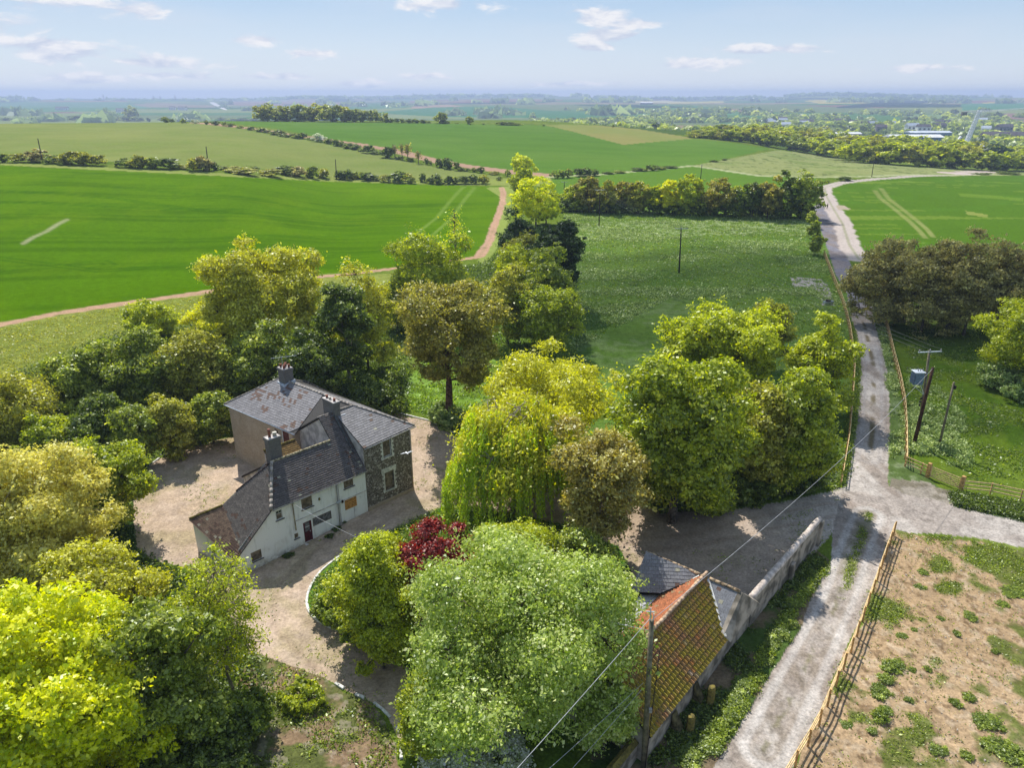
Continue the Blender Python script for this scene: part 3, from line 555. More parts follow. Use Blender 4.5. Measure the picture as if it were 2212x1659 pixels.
_d('yellow', (200, 192, 28), (140, 140, 24), (225, 215, 60)); _d('far', (116, 130, 82), (82, 98, 60), (150, 158, 104)); _d('farblue', (104, 120, 92), (80, 96, 74), (130, 144, 108)); _d('belt', (140, 150, 48), (78, 92, 30), (190, 190, 76)); _d('parsley', (106, 124, 74), (66, 86, 40), (160, 172, 130), .3)
_d('weed', (98, 114, 42), (54, 70, 22), (146, 158, 76)); _d('copse', (128, 136, 78), (76, 88, 46), (165, 166, 100))
def crown(rng, rx, ry, rz, cz, leaf=.2, nlobe=26, cov=2.2, lobe=.34, tuft=10, spread=.16, airy=0.0, cut=-1.0, skirt=2.6, cap=52000, up=.35, flat=.75, egg=0.0):
    """leafy crown round (0,0,cz); returns quads, values, lobe centres, tuft points"""
    i = np.arange(nlobe); ph = i * 2.39996 + rng.uniform(0, 6); zz = 1 - (i + .5) / nlobe * (1 - cut); s = np.where(zz > 0, np.sqrt(np.maximum(0, 1 - zz ** 2)), np.sqrt(np.maximum(0, 1 - np.abs(zz) ** skirt)))
    D = np.stack([s * np.cos(ph), s * np.sin(ph), zz], 1) + rng.normal(0, .12, (nlobe, 3))
    Dn = D.copy(); rx, ry, rz = rx * .95, ry * .95, rz * .95; k = rng.uniform(.5, .9, nlobe)[:, None] * (1 - lobe * .25)
    ax = np.array([rx, ry, rz]); wob = .86 + .34 * vnoise(D[:, 0] * 1.7 + ph[0] * 3, D[:, 1] * 1.7 + D[:, 2] * 1.3, 3)[:, None]; Cn = D * k * ax * rng.uniform(.84, 1.1, (nlobe, 1)) * wob
    Cn[:, :2] *= (1 - egg * np.clip(Cn[:, 2:3] / rz, -.6, 1)) ; 
    inner = max(3, nlobe // 5); Ci = rng.normal(0, .28, (inner, 3)) * ax; Ca = np.concatenate([Cn, Ci]); Da = np.concatenate([D, rng.normal(0, 1, (inner, 3))]); Da /= np.linalg.norm(Da, axis=1)[:, None]
    rl = lobe * (rx + ry + rz) / 3 * rng.uniform(.55, 1.3, len(Ca))
    area = 4 * math.pi * ((rx * ry + rx * rz + ry * rz) / 3); leaf = leaf * .74; N = int(min(cap * 2.0, cov * 1.15 * area / (leaf * leaf * .55)))
    nt = max(len(Ca) * 4, N // (28 if airy < .3 else 16)); li = rng.choice(len(Ca), nt, p=rl ** 2 / (rl ** 2).sum())
    t = rng.normal(0, 1, (nt, 3)); t /= np.linalg.norm(t, axis=1)[:, None]; t = t + Da[li] * .55; t /= np.linalg.norm(t, axis=1)[:, None]
    T = Ca[li] + t * (rl[li] * rng.uniform(.72, 1.08, nt))[:, None] * np.array([1, 1, flat])
    T[:, 2] += cz; keep = T[:, 2] > .15; T = T[keep]; t = t[keep]; nt = len(T)
    ti = rng.integers(0, nt, N); tb = rng.uniform(0, 1, nt); ts = rng.uniform(.6, 1.3, nt)
    sg = spread * (rx + rz) / 2; stray = rng.random(nt) < .07; T[stray] += t[stray] * (rl[li[keep][stray]] * .45)[:, None]
    p = T[ti] + rng.normal(0, 1, (N, 3)) * (sg * ts[ti])[:, None] * np.array([1, 1, .6])
    nn = t[ti] * .55 + np.array([0, 0, up]) + rng.normal(0, .55, (N, 3)); nn /= np.linalg.norm(nn, axis=1)[:, None]
    p[:, 2] = np.maximum(p[:, 2], .05)
    return leafquads(rng, p, nn, leaf), np.clip(.55 * tb[ti] + .45 * rng.uniform(0, 1, N), 0, 1), Ca + np.array([0, 0, cz]), T
def leafquads(rng, p, nn, leaf, asp=.6):
    N = len(p); a = np.cross(nn, rng.normal(0, 1, (N, 3))); a /= np.linalg.norm(a, axis=1)[:, None] + 1e-9; b = np.cross(nn, a)
    s = leaf * np.clip(rng.lognormal(-.06, .36, N), .4, 1.9)[:, None]
    V = np.empty((N, 4, 3)); V[:, 0] = p - a * s; V[:, 2] = p + a * s; V[:, 1] = p - b * s * asp + nn * s * .15; V[:, 3] = p + b * s * asp + nn * s * .15
    return V
def limbs(rng, mb, h0, r0, targets, ctr, n=5, lean=(0, 0), curve=.25, tipr=.03, fork=.35):
    """trunk to h0 then one curved limb to each target"""
    base = np.array([0, 0, -.3]); top = np.array([lean[0], lean[1], h0])
    tp = [base, np.array([lean[0] * .2 + rng.normal(0, .04), lean[1] * .2, h0 * .3]), np.array([lean[0] * .6 + rng.normal(0, .06), lean[1] * .6, h0 * .7]), top]
    mb.tube(tp, [r0 * 1.35, r0 * 1.02, r0 * .9, r0 * .8], 8)
    ht = max(t[2] for t in targets) if len(targets) else h0 + 1
    lead = [top]; 
    for k in range(1, 5):
        lead.append(np.array([lean[0] + rng.normal(0, .12) * k, lean[1] + rng.normal(0, .12) * k, h0 + (ht * .88 - h0) * k / 4]))
    mb.tube(lead, [r0 * .8, r0 * .62, r0 * .45, r0 * .28, r0 * .1], 6)
    for t in targets:
        f = rng.uniform(0, fork) if t[2] < h0 + (ht - h0) * .5 else rng.uniform(.1, .75); k = f * 4; i = min(3, int(k)); s = lead[i] * (1 - (k - i)) + lead[i + 1] * (k - i)
        if s[2] > t[2] + .5: s = top
        m = s * .5 + t * .5 + np.array([0, 0, -curve * np.linalg.norm(t - s) * .3]) + rng.normal(0, .1, 3) * np.linalg.norm(t - s)
        m2 = s * .2 + t * .8 + rng.normal(0, .05, 3) * np.linalg.norm(t - s)
        rr = max(tipr * 1.5, r0 * .34); mb.tube([s, m, m2, t], [rr, rr * .7, rr * .4, tipr], n)
def solve(u0, u1, vt, vb, c0=.4, zt=None):
    """place an ellipsoid crown so that it fills a box in the photograph; returns base point, rx, rz"""
    u = (u0 + u1) / 2; best = None; vb_ = vb
    lo, hi = 12., 1500.
    def bottom_for(D, rz, rx):
        # silhouette rows of an ellipse at horizontal distance D
        g = float(zg(*( (np.array([math.sin(A), math.cos(A)]) * D) ))); cz = g + c0 + rz; th = np.linspace(0, 2 * math.pi, 40)
        yy = (D + np.cos(th) * rx) * math.cos(A); xx = (D + np.cos(th) * rx) * math.sin(A); zz = cz + np.sin(th) * rz
        pv = proj(xx, yy, zz)[1]; return pv.min(), pv.max()
    A = math.atan2((u - 1106) / F, cp - ((vt + vb) / 2 - 829.5) / F * sp_)
    def rx_of(D, rz):
        zc = D * math.cos(A) * cp + (CAMH - c0 - rz) * sp_; return (u1 - u0) / 2 * zc / F
    D = np.hypot(*P(u, vb)[:2]); D = min(D, 1500.); rz = 3.
    for it in range(60):
        rx = rx_of(D, rz); t, b = bottom_for(D + 0, rz, rx)
        scale = D / F * 1.0
        hgt = b - t; want = vb - vt
        rz = max(.3, rz * (1 + .5 * (want - hgt) / max(hgt, 4)))
        ang = ((b + t) / 2 - (vb + vt) / 2); el = PITCH + math.atan(((vb + vt) / 2 - 829.5) / F)
        D = max(14., D + ang * D / F / max(math.sin(el), .03) * .5)
    rx = rx_of(D, rz); x = D * math.sin(A); y = D * math.cos(A)
    return np.array([x, y, float(zg(x, y))]), rx, rz
TRI = 0
def tree(name, label, cat, box, kind='mid', c0=.5, seed=1, leaf=None, group=None, trunk=.22, bark='bark', depth=1.0, hfix=None, rot=None, rzmax=None, trunkh=None, branchy=14, noT=False, **kw):
    global TRI
    b, rx, rz = solve(*box, c0=c0)
    if rzmax and rz > rzmax: rz = rzmax
    rng = np.random.default_rng(seed * 7919 + 13); D = math.hypot(b[0], b[1])
    if leaf is None: leaf = max(.085, .00175 * D)
    Q, v, lc, T = crown(rng, rx, rx * depth, rz, c0 + rz, leaf, **kw)
    a = math.atan2(b[0], b[1]) * -1
    root = empty(name, tuple(b), a); tag(root, label, cat, group)
    link('crown', quadmesh('crown', Q, face_attr=v), root, lm(kind)); TRI += len(Q)
    if not noT:
        mb = MB(); h0 = trunkh if trunkh else max(.4, c0 + rz * .35)
        k = rng.permutation(len(lc))[:branchy]; limbs(rng, mb, h0, trunk, [lc[i] for i in k], None, tipr=.03)
        if kw.get('airy', 0) > 0:
            n = int(len(T) * min(1, kw['airy'])); idx = rng.permutation(len(T))[:min(n, 700)]
            for i in idx:
                j = int(np.argmin(((lc - T[i]) ** 2).sum(1))); p0 = lc[j]; q = T[i]; w = max(.018, .00022 * D)
                mb.tube([p0, (p0 + q) / 2 + rng.normal(0, .1, 3), q], [w * 1.6, w * 1.2, w * .7], 3)
        mb.build('trunk', M[bark], root, True)
    return root, b, rx, rz

def weeping(name, label, box, box2, seed=3):
    """weeping willow: limbs and long hanging leafy strands"""
    rng = np.random.default_rng(seed); b, rx, rz = solve(*box, c0=.3)
    root = empty(name, tuple(b), 0); tag(root, label, 'tree'); H_ = rz * 2 + .3
    mb = MB(); tg = []
    for i in range(20):
        a = i * 2.4; rr = rx * rng.uniform(.35, .8); tg.append(np.array([math.cos(a) * rr, math.sin(a) * rr, H_ * rng.uniform(.45, .66)]))
    limbs(rng, mb, 2.2, .42, tg, None, curve=-.1)
    Vs = []; vals = []; Vg = []; vg = []
    tops = []
    for t in tg + [np.array([rng.uniform(-.4, .4) * rx, rng.uniform(-.4, .4) * rx, H_ * rng.uniform(.85, .97)]) for _ in range(26)]:
        for k in range(62): tops.append((t + rng.normal(0, 1, 3) * np.array([.2 * rx, .2 * rx, .05 * H_]), t))
    for t, o in tops:
        rr = math.hypot(t[0], t[1]); 
        if rr > rx * .97: t = t * np.array([rx * .97 / rr, rx * .97 / rr, 1]); rr = rx * .97
        wb = float(vnoise(np.array([t[0] / 1.9 + 7]), np.array([t[1] / 1.9 + 3]), 5)[0]); maxz = H_ * math.sqrt(max(.05, 1 - (rr / (rx * 1.03)) ** 2.4)) * (.74 + .34 * wb); t[2] = min(t[2], maxz)
        edge = rr / rx; L_ = rng.uniform(.25, 1.0) * (1.4 + 7.5 * max(0, edge - .3)); L_ = min(L_, t[2] - .25)
        if rng.random() < .03: mb.tube([o, (o + t) / 2 + np.array([0, 0, .3]), t], [.05, .03, .012], 3)
        n = int(L_ / .085) + 6; s = np.linspace(0, 1, n) + rng.uniform(-.01, .01, n); dr = np.array([t[0], t[1]]) / (rr + .01)
        px = t[0] + dr[0] * .35 * np.sqrt(np.clip(s, 0, 1)) + rng.normal(0, .07, n); py = t[1] + dr[1] * .35 * np.sqrt(np.clip(s, 0, 1)) + rng.normal(0, .07, n); pz = t[2] - s * L_
        p = np.stack([px, py, pz], 1); nn = rng.normal(0, .8, (n, 3)); nn[:, :2] += dr * .6; nn[:, 2] += .5 * (1 - s); nn /= np.linalg.norm(nn, axis=1)[:, None]
        a = np.stack([rng.normal(0, .25, n), rng.normal(0, .25, n), -np.ones(n)], 1); a -= nn * (a * nn).sum(1)[:, None]; a /= np.linalg.norm(a, axis=1)[:, None]; bb = np.cross(nn, a)
        sz = .15 * rng.uniform(.7, 1.3, n)[:, None]; V = np.empty((n, 4, 3)); V[:, 0] = p - a * sz; V[:, 2] = p + a * sz; V[:, 1] = p - bb * sz * .34; V[:, 3] = p + bb * sz * .34
        vv = np.clip(rng.uniform(.1, .9) * .6 + rng.uniform(0, .4, n), 0, 1)
        if t[1] < -.0 * rx and edge > .55 or rng.random() < .15: Vg.append(V); vg.append(vv)
        else: Vs.append(V); vals.append(vv)
    # dome fill
    Q, v, _, _ = crown(rng, rx * .9, rx * .9, rz * .6, H_ * .58, .16, nlobe=44, cov=1.7, lobe=.25, airy=.1, cap=34000)
    Vs.append(Q); vals.append(v)
    link('crown', quadmesh('crown', np.concatenate(Vs), face_attr=np.concatenate(vals)), root, lm('willow'))
    link('hanging_fronds', quadmesh('hanging_fronds', np.concatenate(Vg), face_attr=np.concatenate(vg)), root, lm('willow_green'))
    mb.build('trunk', M['bark_pale'], root, True); return root

def near_trees():
    t = tree
    # ---- shrubs and trees round the island
    t('whitebeam_tree', 'broad round grey green tree in the middle of the island beside the tiled barn', 'tree', (862, 1385, 1142, 1640), 'silver', .3, 1, leaf=.12, nlobe=46, lobe=.27, cov=2.0, cap=62000, spread=.05, airy=.3, trunk=.3, up=.2)
    t('hawthorn_bush', 'white blossoming bush at the bottom edge below the grey green tree', 'bush', (880, 1150, 1505, 1720), 'blossom', .1, 2, leaf=.1, nlobe=22, lobe=.3, cov=1.3, spread=.09, airy=.3, trunk=.1, cap=26000)
    t('conifer_bush', 'small bright green feathery bush left of the white blossoming bush', 'bush', (866, 985, 1440, 1640), 'bright', .1, 3, leaf=.09, nlobe=18, lobe=.32, cov=2, spread=.08, trunk=.1, cap=22000, egg=.3)
    t('laburnum_bush', 'yellow green bushy shrub between the white kerb and the dark red tree', 'bush', (735, 885, 1135, 1400), 'lime', .1, 4, leaf=.11, nlobe=30, lobe=.3, cov=2.0, spread=.07, airy=.15, trunk=.14, cap=36000)
    t('laurel_bush', 'lower yellow green shrub leaning over the driveway below the dark red tree', 'bush', (765, 885, 1300, 1455), 'lime', .1, 5, leaf=.11, nlobe=20, lobe=.3, cov=2.0, spread=.08, airy=.1, trunk=.1, cap=24000)
    t('copper_beech', 'dark red leaved tree in the middle of the green shrubs', 'tree', (858, 985, 1125, 1340), 'copper', .6, 6, leaf=.12, nlobe=26, lobe=.3, cov=2.2, spread=.07, trunk=.14, cap=30000)
    t('copper_beech', 'smaller dark red shrub to the right of the dark red tree', 'tree', (945, 1050, 1145, 1290), 'copper', .4, 7, leaf=.11, nlobe=16, lobe=.3, cov=2.2, spread=.08, trunk=.1, cap=12000)
    t('elder_bush', 'light green bush behind the grey green tree under the weeping willow', 'bush', (1010, 1225, 1118, 1310), 'lime', .1, 8, leaf=.11, nlobe=24, lobe=.3, cov=2, spread=.07, trunk=.1, cap=26000)
    t('ivy_bush', 'dark green low bush under the brown leaved tree beside the yard', 'bush', (1165, 1330, 1130, 1300), 'mid', .05, 9, leaf=.12, nlobe=20, cov=2, spread=.08, trunk=.1, cap=22000)
    for k, (bx, lb) in enumerate((((668, 770, 1215, 1350), 'low green ground hugging bush just inside the curve of the white kerb'), ((735, 800, 1290, 1392), 'low dark green bush below the curve of the white kerb'))):
        t('ground_bush', lb, 'bush', bx, 'weed', .0, 20 + k, leaf=.1, nlobe=22, cov=2, spread=.09, trunk=.05, cap=14000, rzmax=.9)
    t('whitebeam_tree', 'small grey green sapling leaning against the near end of the tiled barn', 'tree', (1250, 1372, 1430, 1630), 'silver', .1, 191, leaf=.11, nlobe=24, lobe=.3, cov=1.8, spread=.07, airy=.3, trunk=.1, cap=14000)
    weeping('weeping_willow', 'yellow green weeping willow with long hanging fronds right of the house', (955, 1275, 842, 1128), None)
    t('walnut_tree', 'pinkish brown leaved tree in front of the weeping willow', 'tree', (1200, 1398, 872, 1190), 'pink', .9, 11, leaf=.15, nlobe=34, lobe=.27, cov=1.15, spread=.05, airy=.8, trunk=.2, cap=30000, bark='bark_pale')
    t('sycamore_tree', 'biggest dense yellow green domed tree above the driveway', 'tree', (1305, 1632, 752, 1128), 'bright', .9, 12, leaf=.19, nlobe=52, lobe=.25, cov=1.7, spread=.05, airy=.2, trunk=.35, cap=52000)
    t('maple_tree', 'bright yellow green tree above the biggest dome in the meadow corner', 'tree', (1425, 1688, 632, 870), 'lime', .9, 13, leaf=.21, nlobe=40, lobe=.26, cov=1.7, spread=.05, airy=.15, trunk=.3, cap=42000)
    t('hornbeam_tree', 'olive brown thin tree behind the bright yellow green tree', 'tree', (1630, 1716, 636, 790), 'olive', .6, 14, leaf=.2, nlobe=24, cov=1.4, spread=.07, airy=.6, trunk=.15, cap=14000)
    t('hazel_tree', 'narrow olive green tree between the biggest dome and the light green tree', 'tree', (1565, 1705, 785, 1060), 'olive', .6, 15, leaf=.17, nlobe=30, cov=1.5, spread=.06, airy=.6, trunk=.18, cap=26000)
    t('lime_tree', 'light green tree beside the left track fence above the driveway', 'tree', (1640, 1802, 795, 1060), 'bright', .6, 16, leaf=.17, nlobe=34, cov=1.7, spread=.055, airy=.3, trunk=.2, cap=30000)
    t('field_maple_tree', 'green tree touching the left track fence furthest up the track', 'tree', (1712, 1842, 676, 880), 'lime', .5, 17, leaf=.19, nlobe=30, cov=1.6, spread=.055, airy=.4, trunk=.2, cap=24000)
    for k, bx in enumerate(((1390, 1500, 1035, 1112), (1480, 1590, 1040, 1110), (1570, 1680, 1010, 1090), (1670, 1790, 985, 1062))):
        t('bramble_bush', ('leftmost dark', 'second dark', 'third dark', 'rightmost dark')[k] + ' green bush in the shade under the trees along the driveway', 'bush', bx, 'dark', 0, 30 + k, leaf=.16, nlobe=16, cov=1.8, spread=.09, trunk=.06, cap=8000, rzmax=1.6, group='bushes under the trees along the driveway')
    # ---- middle
    t('holm_oak', 'tall brown leaved tree with a thick bare reddish trunk behind the house', 'tree', (852, 1080, 592, 842), 'brown', 4.0, 40, leaf=.17, nlobe=34, lobe=.3, cov=1.35, spread=.045, airy=.55, trunk=.42, bark='bark_red', cap=42000, trunkh=4.6, cut=-.9)
    t('ash_tree', 'bright green tree at the edge of the bright field left of the dead tree', 'tree', (828, 1035, 486, 700), 'bright', .6, 41, leaf=.22, nlobe=30, lobe=.3, cov=1.7, spread=.06, trunk=.25, cap=22000)
    t('thorn_tree', 'small pale green tree below the bright green tree beside the brown tree', 'tree', (818, 890, 585, 710), 'mid', .4, 42, leaf=.2, nlobe=18, cov=1.7, spread=.08, airy=.3, trunk=.12, cap=10000)
    t('horse_chestnut_tree', 'darkest green broad tree with pale flower candles beside the meadow', 'tree', (1130, 1265, 462, 655), 'deep', .6, 43, leaf=.24, nlobe=44, lobe=.22, cov=1.9, spread=.04, trunk=.3, cap=26000)
    t('yew_tree', 'small dark green tree left of the darkest broad tree', 'tree', (1080, 1165, 460, 560), 'deep', .4, 44, leaf=.24, nlobe=22, cov=1.8, spread=.07, trunk=.2, cap=9000)
    t('elm_tree', 'olive brown tree directly below the small dark green tree', 'tree', (1075, 1180, 500, 600), 'olive', .5, 45, leaf=.23, nlobe=24, cov=1.6, spread=.06, airy=.3, trunk=.2, cap=9000)
    t('beech_tree', 'yellow green round topped tree in the clump left of the meadow', 'tree', (1065, 1185, 520, 680), 'lime', .5, 46, leaf=.21, nlobe=30, cov=1.8, spread=.055, trunk=.22, cap=16000)
    t('oak_tree', 'mid green round tree at the meadow side of the clump', 'tree', (1125, 1243, 535, 715), 'mid', .5, 47, leaf=.21, nlobe=32, cov=1.8, spread=.05, trunk=.25, cap=18000)
    t('rowan_tree', 'brown olive thin tree in front of the round clump left of the meadow', 'tree', (1042, 1150, 566, 740), 'olive', .5, 48, leaf=.2, nlobe=28, cov=1.5, spread=.06, airy=.5, trunk=.2, cap=15000)
    t('birch_tree', 'small light green tree standing alone at the meadow edge right of the brown tree', 'tree', (1113, 1245, 612, 765), 'bright', .3, 49, leaf=.19, nlobe=26, cov=1.5, spread=.07, airy=.35, trunk=.15, cap=15000)
    t('poplar_tree', 'large yellow tree above the darkest tree in the middle row', 'tree', (1105, 1212, 385, 485), 'acid', .5, 50, leaf=.32, nlobe=32, cov=1.8, spread=.055, trunk=.25, cap=9000)
    t('poplar_tree', 'olive green round tree overlapping the right side of the large yellow tree', 'tree', (1150, 1210, 400, 480), 'lime', .5, 51, leaf=.32, nlobe=20, cov=1.8, spread=.06, trunk=.2, cap=6000)
    t('poplar_tree', 'yellow green tree with dark lower half above the large yellow tree', 'tree', (1102, 1158, 358, 420), 'lime', .4, 52, leaf=.38, nlobe=20, cov=1.8, spread=.07, trunk=.2, cap=5000)
    t('poplar_tree', 'furthest yellow tree at the top of the middle row', 'tree', (1104, 1156, 331, 385), 'acid', .5, 53, leaf=.4, nlobe=20, cov=1.7, spread=.07, trunk=.2, cap=5000)
    # ---- left wood
    t('acacia_tree', 'large yellow olive airy tree rising above the left wood', 'tree', (428, 722, 502, 800), 'airy', 1.2, 60, leaf=.2, nlobe=56, lobe=.22, cov=1.35, spread=.045, airy=.8, trunk=.35, cap=48000)
    t('ivy_tree', 'narrow dark ivy clad tree with a pale trunk behind the chimney', 'tree', (690, 795, 585, 830), 'dark', 2.2, 61, leaf=.19, nlobe=26, lobe=.3, cov=1.6, spread=.055, airy=.3, trunk=.22, cap=16000, bark='bark_pale')
    t('walnut_tree', 'thin tawny tree between the ivy clad tree and the brown tree', 'tree', (722, 850, 568, 790), 'airy', .8, 62, leaf=.18, nlobe=30, cov=.9, spread=.06, airy=.9, trunk=.18, cap=14000)
    t('gorse_bush', 'small round yellow green bush beside the path at the top of the left wood', 'bush', (268, 388, 648, 730), 'lime', .1, 63, leaf=.19, nlobe=18, cov=2, spread=.08, trunk=.08, cap=9000)
    t('forsythia_bush', 'small bright yellow bush left of the large airy tree', 'bush', (398, 480, 655, 730), 'yellow', .1, 64, leaf=.17, nlobe=14, cov=1.3, spread=.09, airy=.4, trunk=.06, cap=6000)
    t('blackthorn_tree', 'dark green tree in the wood directly behind the slate roof chimney', 'tree', (590, 735, 700, 900), 'dark', .3, 65, leaf=.17, nlobe=30, cov=1.8, spread=.055, trunk=.18, cap=22000)
    t('blackthorn_tree', 'green thorn tree behind the left end of the slate roof', 'tree', (465, 640, 690, 880), 'mid', .1, 66, leaf=.17, nlobe=34, cov=1.6, spread=.055, airy=.3, trunk=.2, cap=26000)
    t('blackthorn_tree', 'olive green tree in the left wood left of the slate roof', 'tree', (345, 510, 700, 890), 'olive', .1, 67, leaf=.17, nlobe=36, cov=1.4, spread=.055, airy=.5, trunk=.22, cap=26000)
    t('elder_tree', 'grey green tree with dark hollows in the middle of the left wood', 'tree', (205, 400, 700, 900), 'mid', .1, 68, leaf=.165, nlobe=40, lobe=.25, cov=1.5, spread=.05, airy=.35, trunk=.22, cap=30000)
    t('elder_tree', 'dark green tree with bright tips in the left wood near the photo edge', 'tree', (70, 265, 750, 930), 'mid', .1, 69, leaf=.165, nlobe=36, lobe=.25, cov=1.7, spread=.05, airy=.2, trunk=.2, cap=28000)
    t('elder_tree', 'olive leafed tree cut by the left edge above the tawny tree', 'tree', (-90, 130, 790, 980), 'olive', .1, 70, leaf=.165, nlobe=36, cov=1.5, spread=.055, airy=.4, trunk=.2, cap=26000)
    fw = ((488, 600, 850, 948, 'dark', 'dark shrub against the back corner of the brick wall'), (400, 505, 835, 962, 'mid', 'green shrub with bare stems left of the brick wall corner'), (318, 425, 845, 990, 'olive', 'olive shrub at the top edge of the left yard'), (235, 345, 855, 1012, 'mid', 'green shrub left of the olive shrub at the left yard edge'), (140, 260, 860, 1010, 'dark', 'dark shrub in the second rank of the left wood'), (40, 165, 880, 1020, 'bright', 'light green shrub above the tawny tree at the left'))
    for k, (a_, b_, c_, d_, kd, lb) in enumerate(fw): t('thicket_bush', lb, 'bush', (a_, b_, c_, d_), kd, 0, 170 + k, leaf=.15, nlobe=30, lobe=.27, cov=1.5, spread=.06, airy=.35, trunk=.12, cap=15000)
    t('willow_tree', 'pale yellow willow top behind the weeping willow against the meadow', 'tree', (1035, 1345, 740, 990), 'willow', 1.2, 180, leaf=.15, nlobe=50, lobe=.24, cov=1.6, spread=.05, airy=.3, trunk=.25, cap=30000)
    t('privet_bush', 'pale green bush on the lower slope of the left wood beside the yard corner', 'bush', (110, 305, 945, 1150), 'bright', .2, 71, leaf=.14, nlobe=34, lobe=.26, cov=1.6, spread=.055, airy=.3, trunk=.14, cap=26000)
    t('privet_bush', 'dark bush on the ground behind the house between wood and lawn', 'bush', (690, 880, 800, 900), 'dark', 0, 72, leaf=.17, nlobe=24, cov=1.9, spread=.08, trunk=.08, cap=14000, rzmax=1.8)
    t('privet_bush', 'low nettle bush at the foot of the thick reddish trunk', 'bush', (915, 1020, 870, 925), 'parsley', 0, 73, leaf=.15, nlobe=16, cov=1.8, spread=.08, trunk=.05, cap=7000, rzmax=.9)
    t('plum_tree', 'tawny yellow leafed sparse tree at the left edge level with the house', 'tree', (-110, 238, 945, 1310), 'tawny', .4, 74, leaf=.14, nlobe=54, lobe=.23, cov=1.45, spread=.045, airy=.9, trunk=.25, cap=44000, bark='bark_pale')
    t('plum_tree', 'olive sparse tree between the tawny tree and the dark green tree', 'tree', (70, 350, 1150, 1430), 'airy', .3, 75, leaf=.13, nlobe=40, lobe=.26, cov=1.3, spread=.05, airy=.7, trunk=.2, cap=34000, bark='bark_pale')
    t('norway_maple', 'brightest yellow tree filling the bottom left corner', 'tree', (-190, 325, 1275, 1800), 'acid', .4, 76, leaf=.14, nlobe=60, lobe=.22, cov=1.7, spread=.04, airy=.25, trunk=.3, cap=62000)
    t('holly_tree', 'dense dark green tree between the brightest yellow tree and the yard', 'tree', (222, 462, 1250, 1640), 'mid', .3, 77, leaf=.13, nlobe=48, lobe=.25, cov=1.8, spread=.045, trunk=.25, cap=46000)
    t('willow_tree', 'tall thin yellow green tree partly covering the low end of the white house', 'tree', (385, 550, 1120, 1500), 'lime', .5, 78, leaf=.10, nlobe=36, lobe=.24, cov=.30, spread=.06, airy=1.0, trunk=.1, cap=15000, bark='bark_pale', branchy=30, egg=.25)
    t('dogwood_bush', 'green leafy bush at the lower right foot of the thin yellow green tree', 'bush', (440, 585, 1410, 1610), 'weed', .0, 79, leaf=.12, nlobe=26, cov=1.9, spread=.06, trunk=.08, cap=24000, rzmax=1.6)
    t('dogwood_bush', 'low light green bush on the bare ground beside the driveway', 'bush', (600, 708, 1445, 1540), 'bright', .0, 80, leaf=.1, nlobe=18, cov=1.3, spread=.08, trunk=.05, cap=9000, rzmax=.45)
    t('dogwood_bush', 'dark bush at the bottom edge right of the brightest yellow tree', 'bush', (330, 560, 1560, 1760), 'dark', .0, 81, leaf=.12, nlobe=26, cov=1.9, spread=.06, trunk=.08, cap=24000, rzmax=1.5)
    # ---- right side
    hb = ((1828, 2010, 508, 700), (1905, 2120, 496, 722), (2005, 2210, 500, 728), (2105, 2340, 500, 724)); hl = ('leftmost brown hazel of the big brown clump spreading over the track', 'second brown hazel from the track in the big brown clump', 'third brown hazel from the track in the big brown clump', 'brown hazel of the big clump cut by the right edge')
    for k, bx in enumerate(hb): t('hazel_clump', hl[k], 'tree', bx, 'hedge', 0, 90 + k, leaf=.2, nlobe=60, lobe=.22, cov=2.0, spread=.04, skirt=4, airy=.3, trunk=.2, cap=24000, group='brown hazels of the big clump', up=.1)
    t('walnut_tree', 'yellow olive tree at the right edge in the paddock', 'tree', (2118, 2360, 618, 830), 'lime', .5, 95, leaf=.19, nlobe=40, lobe=.25, cov=1.6, spread=.05, trunk=.25, cap=24000)
    t('hawthorn_bush', 'whitish flowering bush under the yellow olive tree in the paddock', 'bush', (2100, 2260, 765, 850), 'parsley', 0, 96, leaf=.17, nlobe=18, cov=1.6, spread=.08, trunk=.06, cap=8000, rzmax=1.4)
    for k, bx in enumerate(((1742, 1768, 455, 492), (1744, 1772, 475, 515), (1750, 1778, 500, 552))):
        t('hedge_bush', ('furthest', 'middle', 'nearest')[k] + ' dark clipped bush of the short hedge left of the grey track', 'bush', bx, 'mid', 0, 97 + k, leaf=.25, nlobe=10, cov=1.8, spread=.09, trunk=.05, cap=3500, group='short hedge beside the track')
    # ---- row of trees across the top of the meadow
    row = ((1212, 1262, 398, 452, 'lime'), (1245, 1300, 384, 455, 'brown'), (1288, 1335, 392, 458, 'olive'), (1318, 1372, 386, 455, 'brown'), (1355, 1400, 392, 458, 'olive'), (1392, 1432, 402, 458, 'lime'), (1425, 1470, 388, 460, 'yellow'), (1462, 1518, 374, 462, 'lime'), (1515, 1590, 380, 464, 'brown'),
           (1570, 1625, 398, 466, 'mid'), (1608, 1650, 390, 468, 'dark'), (1635, 1690, 380, 470, 'brown'), (1675, 1722, 378, 470, 'dark'), (1700, 1772, 370, 470, 'mid'))
    nm = ('low light green bush at the left end of the meadow tree row', 'first brown tree from the left in the meadow tree row', 'olive tree between the two left brown trees of the meadow row', 'second brown tree from the left in the meadow row', 'olive tree right of the second brown tree in the meadow row', 'low bright green tree in the middle of the meadow row', 'narrow yellow tree in the middle of the meadow row', 'tallest yellow green tree of the meadow row', 'wide orange brown tree right of the tallest yellow green tree',
          'low green tree right of the wide orange brown tree', 'narrow dark tree near the right end of the meadow row', 'thin brown stemmed tree near the right end of the meadow row', 'dark tree with bare stems next to the last tree of the row', 'big grey green tree at the right end of the row beside the track')
